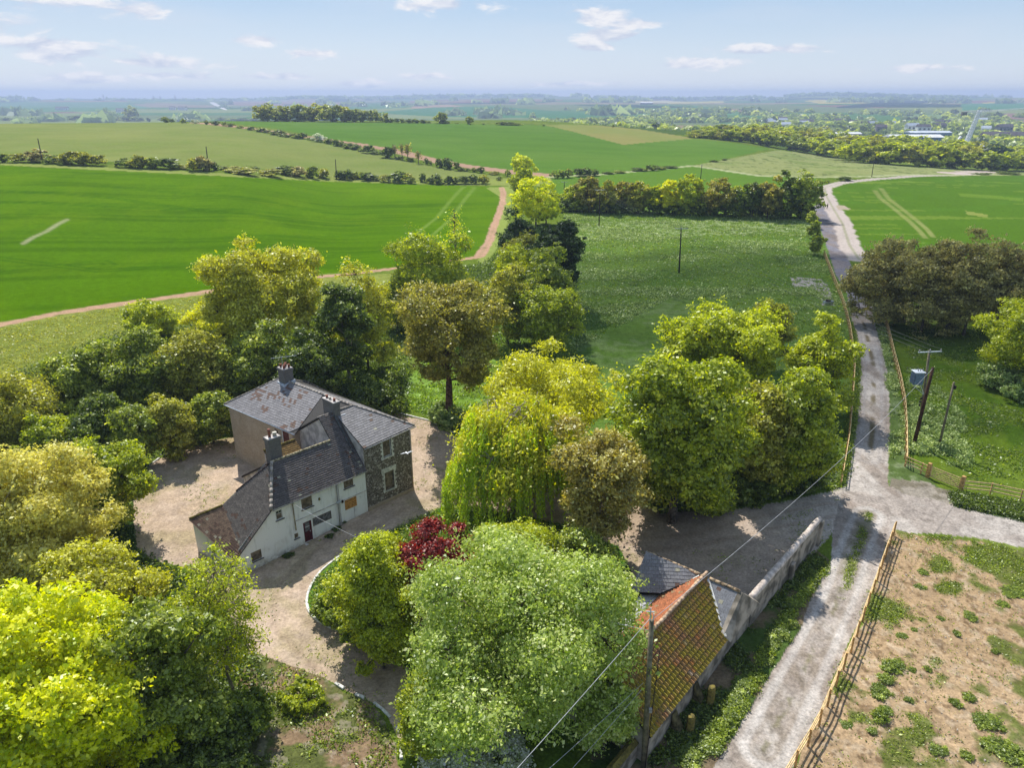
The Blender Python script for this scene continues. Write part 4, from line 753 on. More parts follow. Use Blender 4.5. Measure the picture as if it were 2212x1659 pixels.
    for k, (a, b_, c, d, kd) in enumerate(row):
        t('row_tree', nm[k], 'tree', (a - 7, b_ + 7, c - 3, d + 2), kd, 0, 110 + k, leaf=.3, nlobe=26, lobe=.26, cov=1.8, spread=.055, airy=.25, trunk=.16, cap=7000, group='tree row at the top of the meadow', egg=.1)
    for k in range(15):
        x_ = 1222 + k * 37; t('hedge_bush', f"{('first','second','third','fourth','fifth','sixth','seventh','eighth','ninth','tenth','eleventh','twelfth','thirteenth','fourteenth','last')[k]} low dark bush from the left under the meadow tree row", 'bush', (x_ - 28, x_ + 26, 428 + k * .6, 457 + k * .9), ('dark', 'mid', 'dark')[k % 3], 0, 200 + k, leaf=.3, nlobe=14, lobe=.34, cov=1.8, spread=.08, noT=True, cap=2600, group='low hedge under the meadow tree row')
near_trees()
print('leaf quads', TRI)
# ------------------------------------------------------------------ farmhouse
def extrude_wall(name, O3, ud, outline, holes, mat, parent, depth=.16, uvoff=0):
    """wall face in the plane through O3 with horizontal direction ud, outline [(s, z)], rectangular holes (s0, s1, z0, z1) with reveals"""
    bm = bmesh.new(); ud = Vector(ud).normalized(); up = Vector((0, 0, 1)); O3 = Vector(O3); n = ud.cross(up)      # outward normal
    es = []
    def loop(pts, off=0):
        vs = [bm.verts.new(O3 + ud * s + up * z - n * off) for s, z in pts]
        return vs, [bm.edges.new((vs[i], vs[(i + 1) % len(vs)])) for i in range(len(vs))]
    _, e = loop(outline); es += e
    hv = []
    for (a, b, c, d) in holes:
        vs, e = loop([(a, c), (b, c), (b, d), (a, d)]); es += e; hv.append(vs)
    bmesh.ops.triangle_fill(bm, use_beauty=True, edges=es, normal=n)
    for vs in hv:
        bk = [bm.verts.new(v.co - n * depth) for v in vs]
        for i in range(4): bm.faces.new((vs[i], vs[(i + 1) % 4], bk[(i + 1) % 4], bk[i]))
    vs, _ = [], 0
    back = [bm.verts.new(O3 + ud * s + up * z - n * .3) for s, z in outline]
    me = bpy.data.meshes.new(name)
    bm.normal_update(); bm.to_mesh(me); bm.free()
    uv = me.uv_layers.new(name='UVMap')
    for p in me.polygons:
        for li in p.loop_indices:
            c = me.vertices[me.loops[li].vertex_index].co; d = c - O3; uv.data[li].uv = (d.dot(ud) - (d.dot(n)), c.z)
    return link(name, me, parent, mat)
def roof_slope(name, poly, e0, e1, mat, parent, col, course=.24, wid=.3, step=.022, prof=None, thick=.09, res=1, gapdark=.6, jit=.006, seed=0):
    """tiled slope filling a planar convex polygon; e0->e1 is the eave direction. col(iu, iv, x, y) -> colour"""
    P0 = Vector(e0); u = (Vector(e1) - P0).normalized(); pts = [Vector(p) for p in poly]
    nn = Vector((0, 0, 0))
    for i in range(len(pts)): nn += (pts[i] - pts[0]).cross(pts[(i + 1) % len(pts)] - pts[0])
    nn.normalize(); nn = nn if nn.z > 0 else -nn
    u = (u - nn * u.dot(nn)).normalized(); w = nn.cross(u)
    q = [((p - P0).dot(u), (p - P0).dot(w)) for p in pts]
    U0, U1 = min(a for a, b in q), max(a for a, b in q); V0, V1 = min(b for a, b in q), max(b for a, b in q)
    rng = np.random.default_rng(seed + 5); nv = int((V1 - V0) / course) + 1; nu = int((U1 - U0) / wid) + 2
    bm = bmesh.new(); lay = bm.loops.layers.float_color.new('Col')
    k = res
    for iv in range(nv):
        off = (.5 * wid if iv % 2 and prof is None else 0)
        for iu in range(-1, nu):
            a0 = U0 + iu * wid + off + rng.uniform(-.004, .004); g = .010 if prof is None else 0
            zj = rng.uniform(-jit, jit); v0 = V0 + iv * course + rng.uniform(-.006, .006); v1 = v0 + course * 1.06
            c = col(iu, iv, a0, v0)
            for s in range(k):
                x0 = a0 + wid * s / k; x1 = a0 + wid * (s + 1) / k - (g if s == k - 1 else 0)
                p0 = prof((x0 - a0) / wid) if prof else 0; p1 = prof((x1 - a0) / wid) if prof else 0
                A = P0 + u * x0 + w * v0 + nn * (step + zj + p0); B = P0 + u * x1 + w * v0 + nn * (step + zj + p1)
                Cc = P0 + u * x1 + w * v1 + nn * (.002 + p1); D = P0 + u * x0 + w * v1 + nn * (.002 + p0)
                E_ = P0 + u * x0 + w * v0 - nn * .01; G_ = P0 + u * x1 + w * v0 - nn * .01
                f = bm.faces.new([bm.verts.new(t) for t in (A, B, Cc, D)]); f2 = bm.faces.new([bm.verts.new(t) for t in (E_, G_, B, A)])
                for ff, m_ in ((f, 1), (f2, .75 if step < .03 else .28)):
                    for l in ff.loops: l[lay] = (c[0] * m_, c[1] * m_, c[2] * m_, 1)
    ctr = sum(pts, Vector((0, 0, 0))) / len(pts)
    for i in range(len(pts)):
        a, b = pts[i], pts[(i + 1) % len(pts)]; pn = (b - a).cross(nn).normalized()
        if (ctr - a).dot(pn) > 0: pn = -pn
        bmesh.ops.bisect_plane(bm, geom=bm.verts[:] + bm.edges[:] + bm.faces[:], plane_co=a, plane_no=pn, clear_outer=True)
    # solid underside
    top = [bm.verts.new(p - nn * .012) for p in pts]; bot = [bm.verts.new(p - nn * thick) for p in pts]
    fs = [bm.faces.new(top), bm.faces.new(list(reversed(bot)))]
    for i in range(len(pts)): fs.append(bm.faces.new((top[i], bot[i], bot[(i + 1) % len(pts)], top[(i + 1) % len(pts)])))
    for ff in fs:
        for l in ff.loops: l[lay] = (.06, .055, .05, 1)
    me = bpy.data.meshes.new(name); bm.to_mesh(me); bm.free(); return link(name, me, parent, mat)
def ridge(mb, a, b, r=.11, ln=.42):
    a = Vector(a); b = Vector(b); n = max(1, int((b - a).length / ln))
    for i in range(n):
        p = a.lerp(b, i / n); q = a.lerp(b, (i + .97) / n); mb.tube([p, q], [r, r * .9], 7)
def hsh(a, b, s=0): return float(_h(np.array([a]), np.array([b]), s)[0])
def slate_col(base, var=.35, moss=0, sd=0, lich=0):
    def f(iu, iv, x, y):
        k = 1 + (hsh(iu, iv, sd) - .5) * var; c = [base[0] * k, base[1] * k, base[2] * k]
        m = float(fbm(np.array([x / .9]), np.array([y / .9]), sd + 3, 3)[0]); m2 = hsh(iu, iv, sd + 9)
        if moss and m > .52 and m2 < moss * (m - .45) * 6: c = [.13 * (.7 + k * .5), .095, .07]
        if lich and hsh(iu, iv, sd + 4) < lich: c = [.42, .40, .30]
        return c
    return f
def house():
    Ox, Oy = -9.19, 58.86; z0 = float(zg(Ox, Oy))
    root = empty('farmhouse', (Ox, Oy, z0), R(45.767)); tag(root, 'derelict farmhouse with white, flint and brick walls under slate and brown tiled roofs', 'house')
    # --- walls (local x along the white front towards the flint corner, y to the back)
    fl_h = [(1.96 - 4.95 + 0, 0, 0, 0)]
    FX0 = -4.93
    extrude_wall('flint_wall', (FX0, 0, 0), (1, 0, 0), [(0, -.6), (4.93, -.6), (4.93, 6.22), (0, 6.22)], [(1.95, 2.95, 1.15, 2.95), (1.97, 2.87, 4.42, 6.08)], M['flint'], root, .2)
    extrude_wall('side_wall', (0, 0, 0), (0, 1, 0), [(0, -.6), (17.7, -.6), (17.7, 6.2), (0, 6.2)], [], M['flint'], root)
    extrude_wall('rear_wall', (0, 17.7, 0), (-1, 0, 0), [(0, -.6), (8.35, -.6), (8.35, 5.8), (0, 6.1)], [], M['brick'], root)
    bw = Vector((-7.35, 7.5, 0)) - Vector((-8.35, 17.7, 0)); L_ = bw.length
    extrude_wall('brick_wall', (-8.35, 17.7, 0), tuple(bw), [(0, -.6), (L_, -.6), (L_, 5.85), (0, 5.85)], [(L_ - 1.75, L_ - .5, 4.25, 5.68)], M['brick'], root, .14)
    extrude_wall('court_wall', (-7.35, 7.5, 0), (1, 0, 0), [(0, -.6), (.75, -.6), (.75, 6.0), (0, 5.85)], [], M['brick'], root)
    # cross gable facing left, rendered
    extrude_wall('rendered_gable', (-6.62, 7.5, 0), (0, -1, 0), [(0, 2.0), (7.3, 2.0), (7.3, 4.5), (5.3, 6.55), (3.72, 8.18), (0, 5.85)], [], M['grey_render'], root)
    extrude_wall('flint_return', (-4.94, 4.0, 0), (0, -1, 0), [(0, 3.5), (4.0, 3.5), (4.0, 6.14), (0, 8.12)], [], M['grey_render'], root)
    # white front
    WX = -16.75
    def wx(a): return a - WX
    hol = [(-13.42, -12.84, 2.8, 3.62), (-11.15, -10.18, 2.78, 3.78), (-7.13, -6.2, 3.05, 4.02), (-10.34, -8.57, .82, 1.60), (-11.23, -10.47, -.32, 1.55), (-12.1, -11.75, .47, .92), (-15.86, -15.0, .13, .95)]
    extrude_wall('white_wall', (WX, .02, 0), (1, 0, 0), [(0, -1.3), (11.8, -1.3), (11.8, 4.42), (wx(-13.85), 4.15), (0, 1.75)], [(wx(a), wx(b), c, d) for a, b, c, d in hol], M['white_render'], root, .13)
    extrude_wall('end_wall', (-17.9, 5.2, 0), (1.15, -5.2, 0), [(0, -1.2), (5.32, -1.2), (5.32, 1.35), (0, 2.5)], [], M['white_render'], root)
    extrude_wall('outshut_wall', (-12.0, 8.2, 0), (0, -1, 0), [(0, -.8), (6.0, -.8), (6.0, 6.5), (0, 3.1)], [], M['grey_render'], root)
    extrude_wall('outshut_back', (-9.2, 8.2, 0), (-1, 0, 0), [(0, -.8), (2.8, -.8), (2.8, 3.1), (0, 3.1)], [], M['grey_render'], root)
    extrude_wall('yard_wall', (-12.0, 3.4, 0), (-1, 0, 0), [(0, -.8), (2.8, -.8), (2.8, 4.3), (0, 6.3)], [], M['grey_render'], root)
    # stained band lines on the white wall
    mb = MB(); mb.box(-11.9, -4.95, -.035, .018, 2.02, 2.07); mb.box(-7.72, -7.69, -.03, .018, -.4, 4.1); mb.box(-6.35, -6.32, -.02, .018, -.2, 1.0); mb.build('trim', M['grey_render'], root)
    # --- roofs
    sl1 = slate_col((.25, .238, .245), .35, .30, 3); sl2 = slate_col((.235, .225, .23), .35, .04, 7, .004); br = slate_col((.165, .142, .132), .4, .08, 11, .012); br2 = slate_col((.17, .148, .132), .4, .12, 17, .012)
    RE, RF = (-4.15, 14.9, 8.25), (-3.0, 4.05, 8.28)               # main ridge
    EL, EM = (-8.55, 18.2, 5.85), (-7.3, 7.15, 5.85)
    GR = (-6.68, 3.85, 8.28)                                         # left end of the cross ridge
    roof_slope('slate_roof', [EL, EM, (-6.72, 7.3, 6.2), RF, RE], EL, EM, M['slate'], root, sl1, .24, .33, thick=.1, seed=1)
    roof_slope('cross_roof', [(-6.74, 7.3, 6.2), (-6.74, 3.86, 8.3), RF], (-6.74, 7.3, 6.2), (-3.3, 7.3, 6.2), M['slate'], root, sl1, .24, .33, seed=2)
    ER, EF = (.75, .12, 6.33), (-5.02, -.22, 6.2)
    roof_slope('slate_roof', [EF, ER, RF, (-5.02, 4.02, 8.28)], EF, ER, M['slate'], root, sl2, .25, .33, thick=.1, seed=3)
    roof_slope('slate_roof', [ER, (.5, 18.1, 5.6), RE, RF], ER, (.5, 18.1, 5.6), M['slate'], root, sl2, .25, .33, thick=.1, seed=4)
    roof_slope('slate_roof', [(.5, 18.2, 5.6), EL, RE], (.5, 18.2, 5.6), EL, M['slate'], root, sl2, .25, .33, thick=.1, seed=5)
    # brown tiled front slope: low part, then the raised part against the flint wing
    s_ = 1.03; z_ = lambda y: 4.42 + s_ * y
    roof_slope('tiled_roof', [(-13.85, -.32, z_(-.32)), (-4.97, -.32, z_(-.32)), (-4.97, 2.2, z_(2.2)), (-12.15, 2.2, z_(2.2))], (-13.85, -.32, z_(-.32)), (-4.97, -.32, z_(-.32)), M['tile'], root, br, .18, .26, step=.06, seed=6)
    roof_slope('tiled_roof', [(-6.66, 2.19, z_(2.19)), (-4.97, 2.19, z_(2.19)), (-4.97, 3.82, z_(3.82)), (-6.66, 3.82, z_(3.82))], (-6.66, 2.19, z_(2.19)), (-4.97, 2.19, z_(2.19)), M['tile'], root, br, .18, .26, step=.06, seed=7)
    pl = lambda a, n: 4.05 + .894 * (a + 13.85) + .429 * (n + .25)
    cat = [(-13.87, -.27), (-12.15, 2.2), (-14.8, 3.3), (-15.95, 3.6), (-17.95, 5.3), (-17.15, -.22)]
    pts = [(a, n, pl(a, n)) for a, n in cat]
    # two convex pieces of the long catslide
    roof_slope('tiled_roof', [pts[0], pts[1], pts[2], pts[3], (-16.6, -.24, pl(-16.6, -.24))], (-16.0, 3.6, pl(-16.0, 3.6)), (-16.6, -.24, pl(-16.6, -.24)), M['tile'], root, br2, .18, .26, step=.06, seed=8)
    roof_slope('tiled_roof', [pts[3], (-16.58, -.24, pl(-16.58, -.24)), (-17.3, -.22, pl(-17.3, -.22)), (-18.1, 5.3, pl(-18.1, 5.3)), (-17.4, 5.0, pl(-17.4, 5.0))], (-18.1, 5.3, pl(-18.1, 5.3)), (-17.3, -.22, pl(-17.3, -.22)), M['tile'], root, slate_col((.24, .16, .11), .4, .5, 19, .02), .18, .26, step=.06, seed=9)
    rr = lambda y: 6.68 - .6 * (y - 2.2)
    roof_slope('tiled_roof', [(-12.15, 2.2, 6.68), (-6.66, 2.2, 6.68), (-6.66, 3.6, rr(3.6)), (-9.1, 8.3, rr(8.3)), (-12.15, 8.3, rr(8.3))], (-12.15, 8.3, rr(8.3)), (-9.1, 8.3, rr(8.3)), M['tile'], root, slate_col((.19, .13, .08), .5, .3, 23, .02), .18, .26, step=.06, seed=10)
    mb = MB(); ridge(mb, (-12.2, 2.2, 6.74), (-6.7, 2.2, 6.74), .1); mb.build('ridge_tiles', M['lichen_ridge'], root, True)
    mb = MB(); ridge(mb, (-12.15, 2.15, 6.76), (-13.9, -.33, 4.12), .14); mb.build('hip_tiles', M['ridge'], root, True)
    mb = MB(); ridge(mb, (-12.15, 2.24, 6.68), (-14.85, 3.34, pl(-14.85, 3.34) + .03), .07); mb.build('verge', M['pipe_dark'], root, True)
    mb = MB(); ridge(mb, (-16.0, 3.6, pl(-16, 3.6) + .03), (-18.05, 5.35, pl(-18.05, 5.35) + .03), .1); mb.build('verge', M['moss'], root, True)
    mb = MB(); ridge(mb, RE, RF, .12); ridge(mb, RF, ER, .11); ridge(mb, RE, EL, .11); ridge(mb, RE, (.5, 18.15, 5.65), .11); ridge(mb, (-5.0, 4.0, 8.33), RF, .1); ridge(mb, (-6.7, 3.86, 8.33), (-5.0, 3.9, 8.33), .08); mb.build('ridge_tiles', M['ridge'], root, True)
    # mossy little roof in the back court
    roof_slope('lean_to_roof', [(-10.6, 5.3, 4.75), (-7.6, 5.3, 4.75), (-7.6, 6.6, 5.6), (-10.6, 6.6, 5.6)], (-10.6, 5.3, 4.75), (-7.6, 5.3, 4.75), M['tile'], root, slate_col((.2, .125, .04), .5, 0, 29), .2, .24, step=.03, seed=12)
    mb = MB(); ridge(mb, (-10.6, 6.6, 5.64), (-7.6, 6.6, 5.64), .1); mb.build('ridge_tiles', M['moss'], root, True)
    MB().box(-10.5, -7.6, 6.55, 6.75, -.5, 5.5).build('lean_to_wall', M['grey_render'], root)
    # gutters, pipes, fascia
    mb = MB(); mb.tube([Vector(EL) + Vector((-.02, 0, -.06)), Vector(EM) + Vector((-.02, 0, -.06))], .06, 6); mb.build('gutter', M['lead'], root, True)
    mb = MB(); mb.tube([(-5.0, -.28, 6.1), (.8, .05, 6.22)], .055, 6); mb.build('gutter', M['pipe'], root, True)
    mb = MB(); mb.tube([(-13.8, -.36, 4.02), (-4.97, -.36, 4.02)], .05, 6); mb.build('gutter', M['pipe'], root, True)
    mb = MB(); mb.tube([(-7.9, -.09, 4.0), (-7.9, -.09, -.2)], .05, 6); mb.build('downpipe', M['pipe'], root, True)
    mb = MB(); mb.tube([(-11.95, -.07, 3.9), (-11.93, -.07, 1.25)], .045, 6); mb.build('downpipe', M['lichen_ridge'], root, True)
    mb = MB(); mb.tube([(-7.9, 9.6, 5.8), (-7.72, 9.5, 5.5), (-7.72, 9.4, 3.0)], .05, 6); mb.build('downpipe', M['pipe_dark'], root, True)
    mb = MB(); mb.tube([(.05, -.02, -.3), (.05, -.02, 6.2)], .07, 6); mb.build('corner_post', M['brick'], root, True)
    mb = MB(); mb.box(-4.95, .14, -.09, .0, -.6, .3); mb.build('plinth', M['brick'], root)
    # small wall fittings
    MB().box(-9.62, -9.48, -.08, .02, 3.02, 3.24).build('vent', M['moss'], root, bev=.01)
    MB().box(-8.02, -7.6, -.16, .02, 2.03, 2.2).build('meter_box', M['steel'], root, bev=.01)
    MB().box(-7.55, -7.38, -.14, .02, 1.9, 2.12).build('meter_box', M['pipe_dark'], root, bev=.01)
    MB().tube([(-12.02 + .14 * math.cos(a), -.16, 3.88 + .14 * math.sin(a)) for a in np.linspace(0, 6.3, 14)], .014, 5).build('cable_loop', M['wire'], root, True)
    # windows
    def window(s0, s1, c, d, board, frame='board', y=.0, glaze=None, sill=True):
        mb = MB(); w = .06; yy = y + .045
        mb.box(s0, s0 + w, yy, yy + .07, c, d); mb.box(s1 - w, s1, yy, yy + .07, c, d); mb.box(s0 + w, s1 - w, yy, yy + .07, d - w, d); mb.box(s0 + w, s1 - w, yy, yy + .07, c, c + w)
        f = mb.build('window', M[frame], root)
        if glaze:
            MB().box(s0 + w, s1 - w, yy + .02, yy + .05, c + (d - c) * .62, c + (d - c) * .66).build('glazing_bar', M[frame], f)
            MB().box((s0 + s1) / 2 - .015, (s0 + s1) / 2 + .015, yy + .02, yy + .05, c + (d - c) * .66, d - w).build('glazing_bar', M[frame], f)
            MB().box(s0 + w, s1 - w, yy + .05, yy + .06, c + (d - c) * .66, d - w).build('pane', M['dark'], f)
            MB().box(s0 + w, s1 - w, yy + .03, yy + .045, c + w, c + (d - c) * .62).build('board', M[board], f)
        else:
            MB().box(s0 + w, s1 - w, yy + .03, yy + .055, c + w, d - w).build('board', M[board], f)
        if sill: MB().box(s0 - .08, s1 + .1, y - .09, y + .12, c - .06, c - .003).build('sill', M['grey_board'], f)
        return f
    window(-13.42, -12.84, 2.8, 3.62, 'board', frame='paint', glaze=True); window(-11.15, -10.18, 2.78, 3.78, 'board'); window(-7.13, -6.2, 3.05, 4.02, 'board'); window(-10.34, -8.57, .82, 1.60, 'grey_board', sill=False)
    window(-12.1, -11.75, .47, .92, 'board', frame='lichen_ridge'); window(-15.86, -15.0, .13, .95, 'board')
    MB().box(-7.21, -6.05, -.02, .04, 1.02, 1.94).build('plywood_board', M['ply'], root)
    window(FX0 + 1.95, FX0 + 2.95, 1.15, 2.95, 'board', y=.05); window(FX0 + 1.97, FX0 + 2.87, 4.42, 6.08, 'board', frame='paint', y=.05)
    # white painted surrounds with toothed edges
    for (a, b, c, d, top) in ((FX0 + 1.95, FX0 + 2.95, 1.15, 2.95, .42), (FX0 + 1.97, FX0 + 2.87, 4.42, 6.08, .06)):
        mb = MB(); mb.box(a - .12, a, -.03, .02, c, d); mb.box(b, b + .12, -.03, .02, c, d); mb.box(a - .3, b + .3, -.033, .02, d, d + top); mb.box(a - .22, b + .22, -.06, .05, c - .13, c)
        k = 0; z = c
        while z < d - .05:
            if k % 2 == 0: mb.box(a - .25, a - .12, -.028, .02, z, z + .19); mb.box(b + .12, b + .25, -.028, .02, z, z + .19)
            z += .2; k += 1
        mb.build('window_surround', M['stone'], root)
    # door
    mb = MB(); mb.box(-11.23, -11.15, .05, .12, -.32, 1.55); mb.box(-10.55, -10.47, .05, .12, -.32, 1.55); mb.box(-11.15, -10.55, .05, .12, 1.47, 1.55)
    mb.box(-11.15, -10.55, .07, .11, -.32, .62); mb.box(-11.15, -11.07, .07, .11, .62, 1.47); mb.box(-10.63, -10.55, .07, .11, .62, 1.47)
    dr = mb.build('door', M['door'], root); MB().box(-11.07, -10.63, .09, .1, .62, 1.47).build('pane', M['grey_board'], dr); MB().box(-11.07, -10.63, .075, .09, 1.02, 1.06).build('rail', M['paint'], dr)
    MB().box(-10.66, -10.62, .03, .07, .5, .6).build('handle', M['steel'], dr)
    MB().box(-11.35, -10.35, -.35, .0, -.75, -.36).build('doorstep', M['grey_render'], root, bev=.02)
    # window of the brick wall
    f = empty('window', (0, 0, 0)); bpy.data.objects.remove(f)
    d_ = bw.normalized(); nrm = d_.cross(Vector((0, 0, 1))); Ob = Vector((-8.35, 17.7, 0)) + d_ * (L_ - 1.12) - nrm * .08
    Mx = Matrix.Translation(Ob) @ Matrix(((d_.x, -nrm.x, 0, 0), (d_.y, -nrm.y, 0, 0), (0, 0, 1, 0), (0, 0, 0, 1)))
    mb = MB(); mb.box(-.62, -.5, -.02, .05, 4.25, 5.68, Mx); mb.box(.5, .62, -.02, .05, 4.25, 5.68, Mx); mb.box(-.5, .5, -.02, .05, 4.25, 4.33, Mx); w_ = mb.build('window', M['paint'], root)
    MB().box(-.5, .5, .02, .045, 4.33, 5.68, Mx).build('board', plain('red_brown_board', (.13, .045, .035), .8, .3, 5), w_); MB().box(-.7, .7, -.18, .1, 4.17, 4.245, Mx).build('sill', M['lead'], w_)
    # chimneys
    def chimney(cx, cyy, wx_, wy_, zb, zt, pots, mat='brick_dark', cap=.07, rz=0):
        mb = MB(); Mz = Matrix.Translation((cx, cyy, 0)) @ Matrix.Rotation(rz, 4, 'Z')
        mb.box(-wx_ / 2, wx_ / 2, -wy_ / 2, wy_ / 2, zb, zt - .22, Mz); mb.box(-wx_ / 2 - cap, wx_ / 2 + cap, -wy_ / 2 - cap, wy_ / 2 + cap, zt - .219, zt, Mz)
        c = mb.build('chimney', M[mat], root, bev=.012)
        MB().box(-wx_ / 2 - .02, wx_ / 2 + .02, -wy_ / 2 - .02, wy_ / 2 + .02, zt + .002, zt + .06, Mz).build('flaunching', M['grey_render'], c)
        for (px, py, h, r, mt) in pots:
            q = Mz @ Vector((px, py, 0)); pm = MB(); pm.tube([(q.x, q.y, zt - .02), (q.x, q.y, zt + h * .8), (q.x, q.y, zt + h * .8 + .01), (q.x, q.y, zt + h)], [r, r * .86, r * 1.12, r * 1.1], 10); pm.build('chimney_pot', M[mt], c, True)
        return c
    c1 = chimney(-3.95, 13.9, .95, 1.15, 6.8, 9.55, [(-.26, -.3, .38, .12, 'pot'), (.26, -.3, .38, .12, 'pot'), (-.26, .3, .38, .12, 'pot'), (.26, .3, .38, .12, 'pot'), (0, 0, .4, .12, 'pot')])
    MB().prism([(-4.5, 13.2, 7.85), (-3.4, 13.2, 8.1), (-3.4, 13.25, 8.42), (-4.5, 13.25, 8.15)], (0, -.1, .02)).prism([(-4.55, 13.2, 7.7), (-4.55, 14.6, 7.7), (-4.45, 14.6, 8.1), (-4.45, 13.2, 8.1)], (-.12, 0, 0)).build('flashing', M['lead'], c1)
    c2 = chimney(-4.98, 4.35, .62, 1.75, 5.8, 9.3, [(0, -.55, .3, .12, 'pot'), (0, .1, .26, .13, 'pot_white'), (0, .6, .3, .12, 'pot')], cap=.03)
    MB().box(-4.66, -4.2, 3.4, 3.75, 7.98, 8.03).build('flashing', M['lead'], c2)
    MB().prism([(-5.32, .9, 5.2), (-5.32, 3.5, 7.95), (-5.32, 3.5, 8.3), (-5.32, .9, 5.55)], (.03, 0, 0)).build('flashing', plain('grey_lead', (.12, .14, .15), .6, .3, 3), root)
    c3 = chimney(-11.45, 2.95, 1.05, .72, 4.9, 8.45, [(-.2, 0, .75, .12, 'pot'), (.24, 0, .34, .17, 'pot_white')], cap=.06)
    # aerial on the back chimney
    mb = MB(); p = Vector((-3.95, 14.3, 9.5)); mb.tube([p, p + Vector((0, 0, 1.1))], .02, 5); a = p + Vector((-.8, .6, .95)); b = p + Vector((1.1, -.8, 1.12)); mb.tube([a, b], .018, 4)
    for i in range(12):
        q = a.lerp(b, i / 11); mb.tube([q + Vector((-.1, -.14, .02)), q + Vector((.1, .14, -.02))], .008, 3)
    mb.build('tv_aerial', M['steel'], root)
    return root
house()

# ------------------------------------------------------------------ barn with pantiles, walls along the track
BX, BY = 17.02, 41.17; BANG = math.atan2(.77215, .63544); BZ = float(zg(BX, BY)) - .02
def barn():
    root = empty('tiled_barn', (BX, BY, BZ), BANG); tag(root, 'low barn with mossy orange pantile roof and grey slate cross gable beside the track', 'barn')
    X = lambda a: -a                                                     # a runs towards the viewer
    ez, rz_, rn, bn = 2.15, 4.35, 2.62, 5.15; A0, A1 = 3.35, 15.4
    def pcol(iu, iv, x, y):
        k = .75 + .5 * hsh(iu, iv, 41); m = float(fbm(np.array([x / 1.3]), np.array([y / 1.3]), 43, 3)[0]); h = hsh(iu, iv, 47)
        c = np.array([.38, .185, .095]) * k
        if h > .965: c = np.array([.5, .36, .26])
        elif h > .84: c = np.array([.5, .19, .07])
        low = max(0, 1 - y / 3.4); w = min(.95, max(0, (m - .34) * 2.4 + low * .7) * (.5 + hsh(iu, iv, 53)))
        return tuple(c * (1 - w) + np.array([.36, .28, .03]) * w)
    def ocol(iu, iv, x, y):
        k = .8 + .4 * hsh(iu, iv, 61); c = np.array([.58, .22, .105]) * k
        if hsh(iu, iv, 63) > .92: c = np.array([.5, .36, .2])
        return tuple(c)
    prof = lambda t: .06 * (math.sin(t * 2 * math.pi) + .25 * math.sin(t * 4 * math.pi))
    # valleys cut the pantiles beside the cross gable
    roof_slope('pantile_roof', [(X(A1), -.22, ez - .15), (X(5.7), -.22, ez - .15), (X(A0), rn, rz_), (X(A1), rn, rz_)], (X(A1), -.22, ez - .15), (X(5.7), -.22, ez - .15), M['tile'], root, pcol, .34, .29, step=.08, prof=prof, res=5, seed=21)
    roof_slope('pantile_roof', [(X(4.6), bn, ez), (X(A1), bn, ez), (X(A1), rn, rz_), (X(A0), rn, rz_)], (X(4.6), bn, ez), (X(A1), bn, ez), M['tile'], root, ocol, .34, .29, step=.08, prof=prof, res=4, seed=22)
    mb = MB(); ridge(mb, (X(A0 - .2), rn, rz_ + .06), (X(A1), rn, rz_ + .06), .13, .38); mb.build('ridge_tiles', plain('pale_ridge', (.52, .36, .24), .9, .35, 3), root, True)
    # cross gable of slate
    CR = 3.3; cz = 4.1
    sc1 = slate_col((.24, .245, .265), .25, .05, 71, .01)
    roof_slope('slate_roof', [(X(5.72), .3, 2.35), (X(5.72), .32, 2.35), (X(CR), 2.35, cz), (X(CR), .3, cz)], (X(5.72), .3, 2.35), (X(5.72), 2.3, 2.35), M['slate'], root, sc1, .25, .3, seed=23)
    roof_slope('slate_roof', [(X(5.8), 6.75, 2.4), (X(4.75), 4.95, 2.4), (X(CR), 2.9, cz), (X(CR), 7.0, cz)][::-1], (X(5.8), 6.75, 2.4), (X(4.75), 4.95, 2.4), M['slate'], root, sc1, .25, .3, seed=24)
    roof_slope('slate_roof', [(X(1.0), .3, 2.35), (X(1.0), 7.0, 2.35), (X(CR), 7.0, cz), (X(CR), .3, cz)], (X(1.0), 7.0, 2.35), (X(1.0), .3, 2.35), M['slate'], root, sc1, .25, .3, seed=25)
    mb = MB(); ridge(mb, (X(CR), 7.05, cz + .05), (X(CR), 3.0, cz + .05), .12, .38); ridge(mb, (X(CR), 2.3, cz + .05), (X(CR), .2, cz + .05), .12, .38); mb.build('ridge_tiles', plain('mossy_ridge', (.42, .31, .2), .95, .5, 3), root, True)
    mb = MB(); mb.bar((X(CR + .1), 2.4, cz + .04), (X(5.72), -.1, ez + .12), .16, .05); mb.bar((X(CR + .15), 3.0, cz + .04), (X(4.7), 5.0, 2.38), .1, .04); mb.build('valley_flashing', M['stone'], root)
    # pale low roof on the yard side
    roof_slope('sheet_roof', [(X(5.75), 6.9, 2.05), (X(4.75), 5.1, 2.3), (X(14.9), 5.1, 2.3), (X(14.9), 7.6, 1.95)], (X(14.9), 7.6, 1.95), (X(5.75), 6.9, 1.95), M['slate'], root, slate_col((.46, .46, .47), .25, .35, 83), .9, 1.1, step=.03, seed=26)
    # walls
    wm = M['barn_render']
    extrude_wall('wall', (X(A1), 0.02, 0), (1, 0, 0), [(0, -1.2), (A1 - 1.1, -1.2), (A1 - 1.1, 2.3), (A1 - CR, 4.02), (A1 - 5.55, 2.25), (0, 2.12)], [], wm, root)
    extrude_wall('gable_end', (X(1.05), .28, 0), (0, 1, 0), [(0, -.5), (6.4, -.5), (6.4, 2.3), (0, 2.3)], [], wm, root)
    extrude_wall('gable_end', (X(A1), 5.15, 0), (0, -1, 0), [(0, -1.2), (5.15, -1.2), (5.15, ez - .1), (5.15 - rn, rz_ - .12), (0, ez)], [], wm, root)
